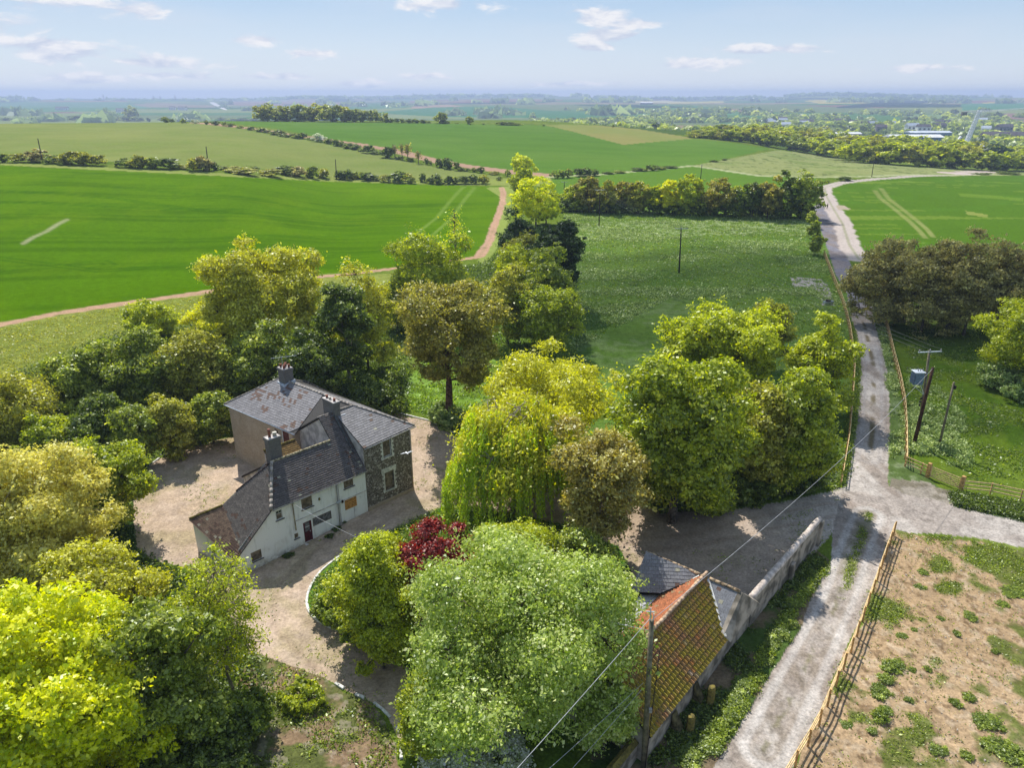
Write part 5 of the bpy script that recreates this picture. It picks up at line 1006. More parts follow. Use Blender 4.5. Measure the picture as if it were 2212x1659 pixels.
    extrude_wall('wall', (X(1.05), 6.8, 0), (-1, 0, 0), [(0, -.5), (4.7, -.5), (4.7, 2.35), (4.7 - 2.4, 4.0), (0, 2.3)], [], wm, root)
    extrude_wall('wall', (X(5.7), 6.9, 0), (-1, 0, 0), [(0, -.5), (9.2, -.5), (9.2, 1.9), (0, 1.95)], [], wm, root)
    # sloping rendered coping of the gable towards the track
    mb = MB(); mb.prism([(X(.95), .02, 2.28), (X(CR), .02, 4.12), (X(5.75), .02, 2.3), (X(5.6), -.42, 1.9), (X(3.2), -.42, 2.1), (X(.9), -.42, 2.0)], (0, .3, .02)); mb.build('coping', wm, root)
    # mossy buttresses
    for a, w, h in ((9.2, .55, 1.3), (11.9, .6, 1.2)):
        mb = MB(); mb.prism([(X(a), -.02, h), (X(a), -.75, -.1), (X(a), -.75, -1.2), (X(a), -.02, -1.2)], (-w, 0, 0)); mb.build('buttress', plain('dark_mossy_render', (.13, .11, .05), .95, .4, 3), root, bev=.05)
    # ---- boundary wall up to the junction
    w = empty('yard_wall', (BX, BY, BZ), BANG); tag(w, 'tall rendered wall with sunlit toned rounded top running from the barn to the track junction', 'wall')
    mb = MB(); n = 24; rng = random.Random(4)
    top = []
    for i in range(n + 1):
        a = 1.2 - 13.3 * i / n; top.append((a, -.02 - .28 * (i / n), 2.28 - .10 * (i / n) + rng.uniform(-.05, .05)))
    for i in range(n):
        (a, y, z), (a2, y2, z2) = top[i], top[i + 1]
        v = [(X(a), y - .02, -.9), (X(a), y + .42, -.9), (X(a), y + .42, z), (X(a), y - .02, z)]; v2 = [(X(a2), y2 - .02, -.9), (X(a2), y2 + .42, -.9), (X(a2), y2 + .42, z2), (X(a2), y2 - .02, z2)]
        for k in range(4): mb.face(v[k], v2[k], v2[(k + 1) % 4], v[(k + 1) % 4])
        if i == 0: mb.face(*v)
        if i == n - 1: mb.face(*v2[::-1])
    mb.build('wall', wm, w)
    mb = MB(); mb.tube([(X(a), y + .2, z + .02) for a, y, z in top], [.25] * len(top), 8); mb.build('coping', plain('sunlit_coping', (.62, .53, .46), .95, .25, 2.5), w, True)  # coping lighter than the wall: sun on its top is put into the colour
    mb = MB(); a, y, z = top[-1]; mb.box(X(a) - .45, X(a) + .1, y - .22, y + .5, -.9, z + .06); mb.box(X(a + 6.5), X(a + 5.9), y - .16, y + .1, -.9, 1.5); mb.build('pier', wm, w, bev=.04)
    # ---- low mossy wall towards the bottom edge
    w = empty('garden_wall', (BX, BY, BZ), BANG); tag(w, 'low orange mossed wall continuing from the barn to the bottom edge', 'wall')
    mb = MB(); mb.box(X(24), X(15.45), .45, .85, -1.5, 1.25); mb.build('wall', M['barn_render'], w, bev=.03)
    mb = MB(); mb.prism([(X(24), .38, 1.252), (X(24), .92, 1.252), (X(24), .65, 1.42)], (8.55, 0, 0)); mb.build('coping', M['moss'], w)
barn()
def rings(name, label, cat, u, v, h, r, mat, group=None):
    b = P(u, v); root = empty(name, tuple(b)); tag(root, label, cat, group); return root, b
for (u, v, h, lb) in ((1533.5, 1521.3, 1.42, 'mossy orange stone post standing between the barn wall and the track'), (1490, 1579.5, 1.22, 'shorter mossy stone post nearer the utility pole')):
    b = P(u, v); mb = MB(); rng = random.Random(int(u))
    ring = []
    for k, (zz, s) in enumerate(((-.3, 1.05), (h * .5, 1.0), (h * .9, .95), (h * 1.0, .75))):
        ring.append([(s * .27 * math.cos(a) + rng.uniform(-.015, .015), s * .21 * math.sin(a) + rng.uniform(-.015, .015), zz + rng.uniform(-.02, .02)) for a in np.linspace(0, 2 * math.pi, 9)[:-1]])
    for i in range(3):
        for k in range(8): mb.face(ring[i][k], ring[i][(k + 1) % 8], ring[i + 1][(k + 1) % 8], ring[i + 1][k])
    mb.face(*ring[3]); o = mb.build('stone_post', M['moss'], None); o.location = b; o.rotation_euler = (.04, -.05, .6); tag(o, lb, 'post', 'mossy posts beside the barn')
# white kerbs round the island and the lower bed
def kerb(pts, label, broken=False, sd=1):
    q = PL(pts); mb = MB(); rng = random.Random(sd); cum = [0]
    for a, b in zip(q[:-1], q[1:]): cum.append(cum[-1] + math.hypot(b[0] - a[0], b[1] - a[1]))
    def at(s):
        s = max(0, min(cum[-1], s)); i = max(0, min(len(q) - 2, int(np.searchsorted(cum, s)) - 1)); t = (s - cum[i]) / max(1e-6, cum[i + 1] - cum[i]); return Vector(q[i]).lerp(Vector(q[i + 1]), t)
    s = 0
    while s < cum[-1]:
        l = rng.uniform(.5, .95)
        if not (broken and rng.random() < .3):
            a, b = at(s), at(s + l * .97); w = rng.uniform(.15, .2); a.z += .03 + rng.uniform(-.015, .015); b.z += .03 + rng.uniform(-.015, .015); mb.bar(a, b, w, .16)
        s += l
    o = mb.build('kerb', M['stone'], None, bev=.015); tag(o, label, 'kerb'); return o
kerb([(745, 1195)] + ci([(480, 390), (400, 450), (360, 487), (330, 530), (305, 570), (290, 620), (285, 655), (290, 690), (305, 725), (330, 750), (400, 795), (490, 830)]), 'curved white stone kerb round the left end of the planted island')
kerb(ci([(450, 1125), (510, 1160), (570, 1190), (660, 1225), (740, 1290), (785, 1340), (800, 1370), (822, 1420), (825, 1470), (830, 1560)]), 'broken white kerb between the driveway and the bare bed at the bottom', True, 5)
kerb([(760, 872), (800, 874), (849, 890), (928, 909), (980, 936)], 'pale kerb between the gravel behind the house and the lawn', False, 8)
kerb([(318, 1010), (345, 990), (380, 972), (430, 955), (480, 942)], 'pale kerb between the left yard and the dark wood', True, 9)
# ------------------------------------------------------------------ fences and gates
def along(pts, step, off=0.0):
    q = [np.array(p) for p in PL(pts)]; out = []; s = off; acc = 0
    for a, b in zip(q[:-1], q[1:]):
        l = math.hypot(b[0] - a[0], b[1] - a[1])
        while s <= acc + l:
            t = (s - acc) / l; p = a * (1 - t) + b * t; p[2] = float(zg(p[0], p[1])); out.append(p); s += step
        acc += l
    out.append(q[-1]); return out
def fence(name, label, pts, step=1.85, h=1.22, rails=(.42, .78, 1.14), pw=.11, rh=.10, every=True):
    q = along(pts, step); b = q[0]; root = empty(name, tuple(b)); tag(root, label, 'fence'); rng = random.Random(len(q))
    loc = [Vector(p - b) for p in q]
    for i, p in enumerate(loc):
        d = (loc[min(i + 1, len(loc) - 1)] - loc[max(0, i - 1)]).normalized(); lean = Vector((rng.uniform(-.02, .02), rng.uniform(-.02, .02), 0))
        MB().bar(p - Vector((0, 0, .3)), p + Vector((0, 0, h + rng.uniform(-.03, .04))) + lean, pw, pw * .9, up=d).build('post', M['new_wood_post'], root)
    side = Vector((0, 0, 1))
    for z in rails:
        mb = MB()
        for i in range(len(loc) - 1):
            a, c = loc[i], loc[i + 1]; d = (c - a).normalized(); n = d.cross(side).normalized() * (pw * .5 + .02)
            mb.bar(a + n + Vector((0, 0, z + rng.uniform(-.012, .012))) - d * .05, c + n + Vector((0, 0, z + rng.uniform(-.012, .012))) + d * .03, .045, rh)
        mb.build('rail', M['new_wood'], root)
    return root
fence('post_and_rail_fence', 'new timber fence running up the left side of the grey track beside the meadow', [(1815, 1048), (1823, 1000), (1832, 947), (1838, 878), (1843, 803), (1840, 764), (1834, 719), (1825, 677), (1815, 647), (1803, 616), (1791, 584), (1779, 552)], 1.85)
fence('post_and_rail_fence', 'new timber fence running up the right side of the grey track beside the poles', [(1954, 1008), (1954, 940), (1951, 880), (1943, 834), (1928, 774), (1911, 697), (1900, 689)], 1.85)
fence('post_and_rail_fence', 'nearest timber fence with long shadows between the track and the bare field', [(1930, 1157), (1910, 1212), (1889, 1273), (1866, 1336), (1840, 1407), (1803, 1490), (1764, 1582), (1712, 1668), (1640, 1790)], 1.85, h=1.32, rails=(.45, .82, 1.19))
fence('post_and_rail_fence', 'short timber fence between the fence corner and the field gate post', [(1955, 1009), (2000, 1029)], 1.6)
fence('post_and_rail_fence', 'timber fence running right from the field gate above the side road', [(2078, 1062), (2136, 1068), (2199, 1082), (2330, 1112), (2480, 1150)], 2.3)
def gate(name, label, u0, v0, u1, v1, hp, hg, mat, post, pw, bars=6, X=True):
    a, b = P(u0, v0), P(u1, v1); root = empty(name, tuple(a)); tag(root, label, 'gate'); B = Vector(b - a); d = B.normalized()
    for p in (Vector((0, 0, 0)), B): MB().bar(p - Vector((0, 0, .4)), p + Vector((0, 0, hp)), pw, pw, up=d).build('post', M[post], root, bev=.01)
    mb = MB(); s0, s1 = d * (pw * .7), B - d * (pw * .7)
    for i in range(bars):
        z = .2 + (hg - .2) * (i / (bars - 1)) ** 1.15; mb.bar(s0 + Vector((0, 0, z)), s1 + Vector((0, 0, z)), .035, .07 if i < bars - 1 else .1)
    mb.bar(s0 + Vector((0, 0, .15)), s0 + Vector((0, 0, hg + .05)), .06, .08, up=d); mb.bar(s1 + Vector((0, 0, .15)), s1 + Vector((0, 0, hg + .05)), .05, .06, up=d)
    mb.bar(s0 + Vector((0, .02, .2)), s0.lerp(s1, .5) + Vector((0, .02, hg)), .03, .07); mb.bar(s1 + Vector((0, .02, .2)), s0.lerp(s1, .5) + Vector((0, .02, hg)), .03, .07)
    mb.build('leaf', M[mat], root); return root
gate('field_gate', 'new timber field gate between two thick posts right of the fence corner', 2003, 1031, 2075, 1060, 1.5, 1.18, 'new_wood', 'new_wood_post', .3)
gate('track_gate', 'weathered brown wooden gate closing the track beside the brown hazel clump', 1838, 678, 1893, 680, 1.5, 1.15, 'old_wood', 'old_wood', .22)

# ------------------------------------------------------------------ poles and wires
def height_at(b, v):
    lo, hi = 0., 60.
    for _ in range(50):
        m = (lo + hi) / 2
        if proj(b[0], b[1], b[2] + m)[1] > v: lo = m
        else: hi = m
    return m
def pole(name, label, ub, ut, r0=.15, r1=.1, mat='pole', arm=None, group=None, ins=0, armmat='steel', armdir=(1, 0)):
    b = P(*ub); h = height_at(b, ut[1]); zc = b[1] * cp - (b[2] + h - CAMH) * sp_; du = float((ut[0] - proj(b[0], b[1], b[2] + h)[0]) * zc / F)
    root = empty(name, tuple(b)); tag(root, label, 'utility pole', group); top = Vector((du, 0, h))
    mb = MB(); mb.tube([(0, 0, -.6), tuple(top * .5), tuple(top)], [r0, (r0 + r1) / 2, r1], 10); mb.build('post', M[mat], root, True)
    if arm:
        d = Vector((armdir[0], armdir[1], 0)).normalized(); mb = MB(); mb.bar(top + Vector((0, -.12, -.12)) - d * arm / 2, top + Vector((0, -.12, -.12)) + d * arm / 2, .11, .1); am = mb.build('crossarm', M[armmat], root)
        for k in range(ins):
            t = -1 + 2 * k / (ins - 1); q = top + Vector((0, -.12, -.07)) + d * arm * .46 * t; MB().tube([q, q + Vector((0, 0, .1)), q + Vector((0, 0, .2)), q + Vector((0, 0, .26))], [.03, .07, .06, .03], 7).build('insulator', M['porcelain'], am, True)
    return root, b + np.array(top), top
np_, NT, ntop = pole('utility_pole', 'nearest tall greenish wooden pole rising in front of the mossy tiled barn roof', (1391.3, 1659.8), (1407.5, 1341), .17, .12)
MB().bar(ntop + Vector((-.3, .0, .55)), ntop + Vector((.1, 0, .52)), .04, .04).tube([ntop + Vector((-.08, 0, -.3)), ntop + Vector((-.08, 0, .75))], .03, 5).tube([ntop + Vector((.08, 0, -.5)), ntop + Vector((.09, 0, .4))], .025, 5).build('bracket', M['steel'], np_)
MB().box(-.08, .08, -.28, -.14, 4.2, 4.45).build('junction_box', M['porcelain'], np_)
MB().tube([(.0, -.2, -.3), (.1, -.19, 4.2), (.2, -.17, 8.2)], .025, 5).build('conduit', M['pole_dark'], np_, True)
tp, TT, ttop = pole('transformer_pole', 'pole carrying a blue grey transformer box and a white crossarm in the paddock', (1985, 935), (2008, 757), .16, .12, 'pole', arm=2.6, ins=3, armdir=(1, .12))
k = ttop.z - 2.9; bx = Vector((ttop.x - .62, -.15, k))
t_ = MB().box(bx.x - .55, bx.x + .4, -.55, .35, k - .75, k + .55).build('transformer', M['blue_box'], tp, bev=.04); MB().box(bx.x - .62, bx.x + .47, -.62, .42, k + .552, k + .66).build('lid', M['steel'], t_, bev=.02)
mb = MB()
for i in range(5): mb.box(bx.x - .62, bx.x - .56, -.45 + i * .17, -.40 + i * .17, k - .6, k + .4)
mb.build('cooling_fins', M['blue_box'], t_)
MB().bar(Vector((bx.x - .5, -.2, k - .78)), Vector((ttop.x * .6, -.1, k - 2.0)), .06, .06).bar(Vector((bx.x + .3, -.2, k - .78)), Vector((ttop.x * .6, -.1, k - 1.9)), .06, .06).build('bracket', M['steel'], tp)
for i in range(3): q = Vector((ttop.x * .5 - .25, -.1, 3.2 + i * .38)); MB().tube([q, q + Vector((0, 0, .24))], .09, 7).build('fuse_unit', M['pole_dark'], tp, True)
for i in (-1, 0, 1): q = Vector((bx.x + .1 + i * .25, -.1, k + .66)); MB().tube([q, q + Vector((0, 0, .3))], [.05, .03], 6).build('insulator', M['porcelain'], tp, True)
bp, BT, btop = pole('utility_pole', 'thick dark red brown pole leaning in front of the transformer pole', (1973.5, 962), (2015.3, 794), .2, .15, 'pole_brown')
sp2, ST2, s2top = pole('utility_pole', 'shorter grey green pole standing alone right of the dark red brown pole', (2028.7, 963), (2060.8, 825.5), .13, .1, 'pole')
MB().box(s2top.x + .02, s2top.x + .25, -.2, .05, s2top.z - .7, s2top.z - .35).build('bracket', M['pole_dark'], sp2)
m1, M1, _ = pole('utility_pole', 'dark pole with a crossarm standing alone in the middle of the meadow', (1467, 589), (1471.5, 492), .17, .11, 'pole_dark', arm=2.6, ins=3)
m2, M2, _ = pole('utility_pole', 'dark pole with a crossarm in front of the brown trees above the meadow', (1294, 488), (1296, 409), .17, .11, 'pole_dark', arm=2.6, ins=3)
m3, M3, _ = pole('utility_pole', 'small far pole with a crossarm in the green field just right of the yellow trees', (1218.7, 418), (1219, 392), .17, .11, 'pole_dark', arm=2.4)
m4, M4, _ = pole('utility_pole', 'far pole in the green field behind the tallest tree of the meadow row', (1513, 388), (1516.5, 355), .17, .11, 'pole_dark', arm=1.5)
m5, M5, _ = pole('utility_pole', 'far pole beside the pale track right of the bend in the lane', (1883, 382), (1888, 347), .16, .1, 'pole_dark')
l1, L1, _ = pole('utility_pole', 'leftmost field pole leaning left in the hedge', (92.5, 350.5), (81.5, 298.5), .2, .14, 'pole_dark')
l2, L2, _ = pole('utility_pole', 'field pole rising behind the brown bush in the hedge', (451, 367), (445, 316), .2, .14, 'pole_dark')
l3, L3, _ = pole('utility_pole', 'field pole at the right part of the hedge nearest the farm path', (727, 386), (724.5, 343.5), .2, .14, 'pole_dark')
def wire(name, label, a, b, sag, r=.014, mat='wire', cat='cable', twist=False):
    a = Vector(a); b = Vector(b); n = 40; pts = []
    for i in range(n + 1):
        t = i / n; p = a.lerp(b, t); p.z -= sag * 4 * t * (1 - t); pts.append(p - a)
    o = MB().tube(pts, r, 5).build(name, M[mat], None, True); o.location = a; tag(o, label, cat); return o
def onray(u, v, z):
    d = np.array([(u - 1106) / F, cp - (v - 829.5) / F * sp_, -sp_ - (v - 829.5) / F * cp]); t = (z - CAMH) / d[2]; return Vector((d[0] * t, d[1] * t, z))
nt = Vector(NT) + Vector((-.1, 0, .1)); q = onray(1119, 1656, 9.2); q2 = nt + (q - nt) * 1.35
wire('overhead_cable', 'thick pale cable from the nearest pole top towards the bottom edge', nt, q2, .1, .016, 'cable')
wire('overhead_cable', 'pale cable from the nearest pole over the yard wall to the red brown pole', Vector(NT) + Vector((0, .1, -.1)), Vector(BT) + Vector((0, 0, -.1)), .9, .013, 'cable')
for dz, u_, lb in ((0, 1191, 'upper thin wire low on the nearest pole passing the grey green tree'), (-.35, 1240, 'lower thin wire low on the nearest pole passing the grey green tree')):
    a = Vector(NT) + Vector((-.15, -.05, -3.9 + dz)); q = onray(u_, 1656, 5.2 + dz); wire('telephone_wire', lb, a, a + (q - a) * 1.3, .05, .011, 'cable')
Hh = Matrix.Translation((-9.19, 58.86, float(zg(-9.19, 58.86)))) @ Matrix.Rotation(R(45.767), 4, 'Z')
wire('service_cable', 'pale cable hanging from the white house front towards the shrubs', Hh @ Vector((-12.0, -.2, 3.85)), Vector(NT) + Vector((-.1, 0, -.6)), 1.3, .012, 'cable')
for i, dx in enumerate((-1.15, 0, 1.15)):
    for nm, a, b in (('between the transformer pole and the lone meadow pole', TT, M1), ('between the two meadow poles', M1, M2), ('between the upper meadow pole and the far field pole', M2, M3)):
        wire('power_line', ('left', 'middle', 'right')[i] + ' wire ' + nm, Vector(a) + Vector((dx, -.1, .15)), Vector(b) + Vector((dx, -.1, .15)), 1.2, .012, 'wire')

# ------------------------------------------------------------------ trough, person, gull
b = P(1789, 656); r_ = empty('water_trough', tuple(b), .3); tag(r_, 'small metal water trough standing on the pale ground beside the left track fence', 'trough')
mb = MB(); mb.prism([(-.9, -.3, .05), (-.9, .3, .05), (-.9, .38, .5), (-.9, -.38, .5)], (1.8, 0, 0)); mb.build('tank', M['steel'], r_); MB().box(-.84, .84, -.32, .32, .5, .515).build('water', M['dark'], r_); MB().box(-.3, .2, -.4, .4, .52, .72).build('valve_box', M['pole_dark'], r_, bev=.02)
b = P(1748, 640); 
def person():
    b = P(1786.5, 451.5); root = empty('person', tuple(b), .4); tag(root, 'person in dark clothes walking down the lane at the bend', 'person')
    bm = bmesh.new(); J = {'pel': (0, 0, .95), 'ch': (0, .02, 1.3), 'nk': (0, .02, 1.5), 'hd': (0, 0, 1.66), 'hd2': (0, 0, 1.76), 'hl': (.1, 0, .9), 'kl': (.11, -.14, .5), 'al': (.11, -.1, .08), 'fl': (.12, -.24, .04), 'hr': (-.1, 0, .9), 'kr': (-.1, .08, .5), 'ar': (-.1, .26, .12), 'fr': (-.1, .16, .03),
         'sl': (.2, .02, 1.42), 'el': (.26, .1, 1.15), 'wl': (.25, -.02, .93), 'gl': (.25, -.08, .86), 'sr': (-.2, .02, 1.42), 'er': (-.26, -.02, 1.15), 'wr': (-.24, -.2, .97), 'gr': (-.24, -.26, .92)}
    Rd = {'pel': .16, 'ch': .18, 'nk': .06, 'hd': .1, 'hd2': .08, 'hl': .11, 'kl': .075, 'al': .05, 'fl': .045, 'hr': .11, 'kr': .075, 'ar': .05, 'fr': .045, 'sl': .08, 'el': .055, 'wl': .04, 'gl': .04, 'sr': .08, 'er': .055, 'wr': .04, 'gr': .04}
    E_ = [('pel', 'ch'), ('ch', 'nk'), ('nk', 'hd'), ('hd', 'hd2'), ('pel', 'hl'), ('hl', 'kl'), ('kl', 'al'), ('al', 'fl'), ('pel', 'hr'), ('hr', 'kr'), ('kr', 'ar'), ('ar', 'fr'), ('ch', 'sl'), ('sl', 'el'), ('el', 'wl'), ('wl', 'gl'), ('ch', 'sr'), ('sr', 'er'), ('er', 'wr'), ('wr', 'gr')]
    ks = list(J); me = bpy.data.meshes.new('body'); me.from_pydata([J[k] for k in ks], [(ks.index(a), ks.index(c)) for a, c in E_], [])
    o = link('body', me, root, plain('dark_clothes', (.02, .022, .03), .9, .3, 5)); sk = o.modifiers.new('s', 'SKIN'); sv = me.skin_vertices[0].data
    for i, k in enumerate(ks): sv[i].radius = (Rd[k], Rd[k] * .8); sv[i].use_root = (k == 'pel')
    o.modifiers.new('u', 'SUBSURF').levels = 2; o.modifiers[-1].render_levels = 2
    MB().tube([(0, -.075, 1.64), (0, -.085, 1.72)], [.05, .06], 8).build('face', plain('skin', (.5, .3, .22), .6, .1, 5), root, True)
    MB().tube([(0, .02, 1.74), (0, .02, 1.83), (0, .02, 1.86)], [.115, .1, .03], 8).build('hair', plain('dark_hair', (.03, .02, .015), .8, .2, 9), root, True)
person()
def gull():
    p = onray(879.5, 979.5, 5.2); root = empty('gull', tuple(p), .5); tag(root, 'white gull flying in front of the flint wall corner', 'bird')
    w = plain('gull_white', (.8, .8, .8), .7, .1, 5); g = plain('gull_grey', (.6, .62, .65), .7, .1, 5)
    MB().tube([(0, -.24, .0), (0, -.16, .01), (0, -.02, 0), (0, .12, 0), (0, .22, -.01)], [.015, .045, .06, .045, .02], 8).build('body', w, root, True)
    for s in (-1, 1): MB().prism([(0, -.08, .03), (s * .3, -.12, .12), (s * .62, .04, .02), (s * .34, .04, .11), (0, .07, .03)], (0, 0, .015)).build('wing', g, root)
    MB().prism([(-.05, .2, 0), (.05, .2, 0), (.08, .34, 0), (-.08, .34, 0)], (0, 0, .01)).build('tail', w, root); MB().tube([(0, -.24, 0), (0, -.3, -.01)], [.012, .003], 5).build('beak', M['ply'], root)
gull()

# ------------------------------------------------------------------ weeds and ground cover
def worldpoly(poly):
    q = PL(poly); return np.array([(a[0], a[1]) for a in q])
def sample(poly, n, rng, dens=None):
    W = worldpoly(poly); lo, hi = W.min(0), W.max(0); out = []
    tot = 0
    for _ in range(200):
        p = rng.uniform(lo, hi, (n * 2, 2)); m = inpoly(p[:, 0], p[:, 1], W); p = p[m]
        if dens is not None: p = p[dens(p[:, 0], p[:, 1]) > rng.uniform(0, 1, len(p))]
        out.append(p); tot += len(p)
        if tot >= n: break
    p = np.concatenate(out)[:n]; return np.column_stack([p, zg(p[:, 0], p[:, 1])])
def cover(name, label, poly, n, key, leaf, hgt, dens=None, sd=1, cl=.18, cat='ground cover', per=5, flat=.6):
    rng = np.random.default_rng(sd); c = sample(poly, n, rng, dens); c = np.repeat(c, per, 0); N = len(c)
    cv = np.repeat(rng.uniform(0, 1, len(c) // per), per)
    p = c + rng.normal(0, 1, (N, 3)) * [cl, cl, 0]; p[:, 2] = zg(p[:, 0], p[:, 1]) + rng.uniform(.0, 1, N) ** 1.3 * hgt * (.5 + .8 * cv)
    nn = rng.normal(0, .6, (N, 3)) + [0, 0, flat]; nn /= np.linalg.norm(nn, axis=1)[:, None]
    o = link(name, quadmesh(name, leafquads(rng, p, nn, leaf, .5), face_attr=np.clip(.6 * cv + .4 * rng.uniform(0, 1, N), 0, 1)), None, lm(key)); tag(o, label, cat, None, 'stuff'); return o
nz = lambda s, lo, hi, sd: (lambda x, y: sstep(lo, hi, fbm(x / s, y / s, sd, 3)))
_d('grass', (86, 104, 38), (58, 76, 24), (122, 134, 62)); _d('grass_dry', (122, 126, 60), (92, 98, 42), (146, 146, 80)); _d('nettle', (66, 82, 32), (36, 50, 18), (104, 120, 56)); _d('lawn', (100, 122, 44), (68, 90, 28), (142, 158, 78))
cover('weeds', 'low weeds in the shade between the barn wall and the track', c3([(340, 1640), (600, 1180), (800, 900), (1000, 700), (1330, 390), (1400, 450), (1250, 700), (1020, 900), (960, 1100), (760, 1400), (600, 1659)]), 4200, 'nettle', .075, .22, nz(1.6, .46, .6, 3), 1)
cover('weeds', 'bright weeds along the left edge of the near track', c3([(1420, 470), (1330, 560), (1200, 760), (1060, 1050), (900, 1320), (720, 1600), (600, 1659), (720, 1450), (900, 1180), (1050, 900), (1180, 700), (1330, 520)]), 2600, 'weed', .075, .22, nz(1.5, .42, .55, 5), 2)
cover('weeds', 'scattered weeds on the bare brown field', DIRT, 7000, 'weed', .06, .10, lambda x, y: sstep(.55, .62, fbm(x / 3., y / 3., 1, 4) * .5 + fbm(x / 1.2, y / 1.2, 6, 4) * .3 + fbm(x / 14., y / 14., 2, 4) * .2) * .5 + .02, 3, per=5)
cover('ground_cover', 'leafy ground cover on the planted island inside the kerb', [(970, 1088), (890, 1127), (740, 1200), (682, 1256), (668, 1300), (684, 1332), (745, 1362), (900, 1400), (1330, 1270), (1330, 1182), (1200, 1132)], 9000, 'weed', .09, .3, None, 4)
cover('weeds', 'weeds on the bare bed at the bottom left of the driveway', [(540, 1405), (660, 1455), (803, 1520), (863, 1610), (870, 1700), (400, 1700), (480, 1560)], 1200, 'weed', .07, .15, nz(1.8, .45, .6, 8), 5)
cover('cow_parsley', 'pale cow parsley and long grass on the verge right of the grey track', [(1890, 668), (1905, 690), (1930, 760), (1948, 860), (1955, 1000), (2100, 1010), (2080, 900), (2010, 820), (1960, 800), (1960, 1000), (1925, 1040), (1922, 930), (1914, 790)], 5000, 'parsley', .10, .4, nz(2.5, .38, .6, 31), 6)
cover('cow_parsley', 'pale cow parsley round the feet of the leaning poles', c5p([(420, 750), (600, 700), (800, 850), (900, 900), (850, 1010), (700, 1050), (500, 1120), (470, 1000)]) if 'c5p' in globals() else [(1944, 894), (1992, 881), (2045, 921), (2072, 934), (2058, 964), (2018, 975), (1965, 993), (1957, 961)], 3000, 'parsley', .10, .5, nz(2.5, .4, .6, 33), 7)
cover('rough_grass', 'rough grass on the roadside bank under the right fence', [(2050, 1066), (2078, 1066), (2199, 1088), (2400, 1140), (2400, 1175), (2212, 1125), (2062, 1092)], 5000, 'nettle', .09, .35, None, 8)
cover('rough_grass', 'thin grass between the gravel and the left track fence', [(1822, 1050), (1834, 1000), (1852, 880), (1856, 800), (1848, 730), (1838, 700), (1842, 800), (1836, 880), (1815, 1040), (1780, 1056), (1800, 1060)], 3500, 'grass', .1, .25, None, 9)
cover('grass', 'tufty green grass of the paddock under the poles', [(1960, 700), (2212, 700), (2700, 720), (2700, 1180), (2212, 1080), (2080, 1055), (2000, 1020), (1962, 990), (1956, 860)], 16000, 'grass', .11, .12, nz(3, .4, .7, 11), 10, per=4, cl=.3)
cover('grass', 'sunny long grass of the lawn behind the house', [(870, 870), (960, 720), (1060, 690), (1180, 690), (1245, 760), (1150, 830), (1020, 930), (930, 905)], 12000, 'lawn', .10, .3, nz(2, .3, .55, 12), 11)
cover('cow_parsley', 'drifts of white cow parsley across the shaded meadow', [(1215, 455), (1745, 465), (1775, 560), (1830, 680), (1845, 800), (1700, 700), (1450, 640), (1240, 760), (1200, 700), (1250, 600)], 15000, 'parsley', .15, .35, lambda x, y: sstep(.52, .64, fbm(x / 9., y / 6., 61, 4)) * .95 + .04, 12, per=4, cl=.35)
cover('grass', 'long grass of the meadow between the tree row and the track', [(1215, 455), (1755, 465), (1785, 560), (1835, 680), (1850, 800), (1830, 1040), (1700, 700), (1450, 640), (1240, 760), (1100, 900), (1150, 700), (1250, 600)], 16000, 'grass', .15, .2, None, 13, per=3, cl=.5)
cover('grass', 'pale rough grass on the slope above the left wood', [(-300, 900), (0, 710), (230, 668), (430, 640), (640, 608), (700, 640), (400, 700), (100, 780), (-200, 1000)], 9000, 'grass_dry', .12, .12, None, 14, per=3, cl=.4)
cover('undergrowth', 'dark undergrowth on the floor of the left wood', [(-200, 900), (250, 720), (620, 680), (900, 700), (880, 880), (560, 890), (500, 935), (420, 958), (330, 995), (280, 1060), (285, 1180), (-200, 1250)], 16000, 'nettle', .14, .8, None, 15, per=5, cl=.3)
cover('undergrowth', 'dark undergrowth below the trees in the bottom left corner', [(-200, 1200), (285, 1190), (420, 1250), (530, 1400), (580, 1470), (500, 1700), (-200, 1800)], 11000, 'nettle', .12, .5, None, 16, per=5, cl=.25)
cover('undergrowth', 'undergrowth below the trees above the driveway', [(1360, 1000), (1500, 900), (1800, 850), (1810, 1045), (1700, 1078), (1600, 1092), (1450, 1100), (1380, 1080)], 9000, 'nettle', .13, .4, None, 17, per=5, cl=.25)
cover('undergrowth', 'undergrowth below the central trees beside the meadow', [(1060, 560), (1150, 500), (1250, 600), (1240, 720), (1120, 760), (1040, 740), (840, 720), (830, 640)], 9000, 'nettle', .17, .8, None, 18, per=4, cl=.35)
cover('weeds', 'sparse weeds in the gravel of the yard', YARD, 1500, 'weed', .055, .06, nz(3., .5, .66, 19), 19, per=6, cl=.12)
cover('weeds', 'strip of weeds growing along the middle of the near track', [(1885, 1108), (1870, 1165), (1852, 1215), (1838, 1262), (1815, 1300), (1822, 1258), (1834, 1205), (1855, 1150), (1872, 1108)], 450, 'weed', .05, .08, nz(1., .4, .6, 21), 20, per=6, cl=.12)
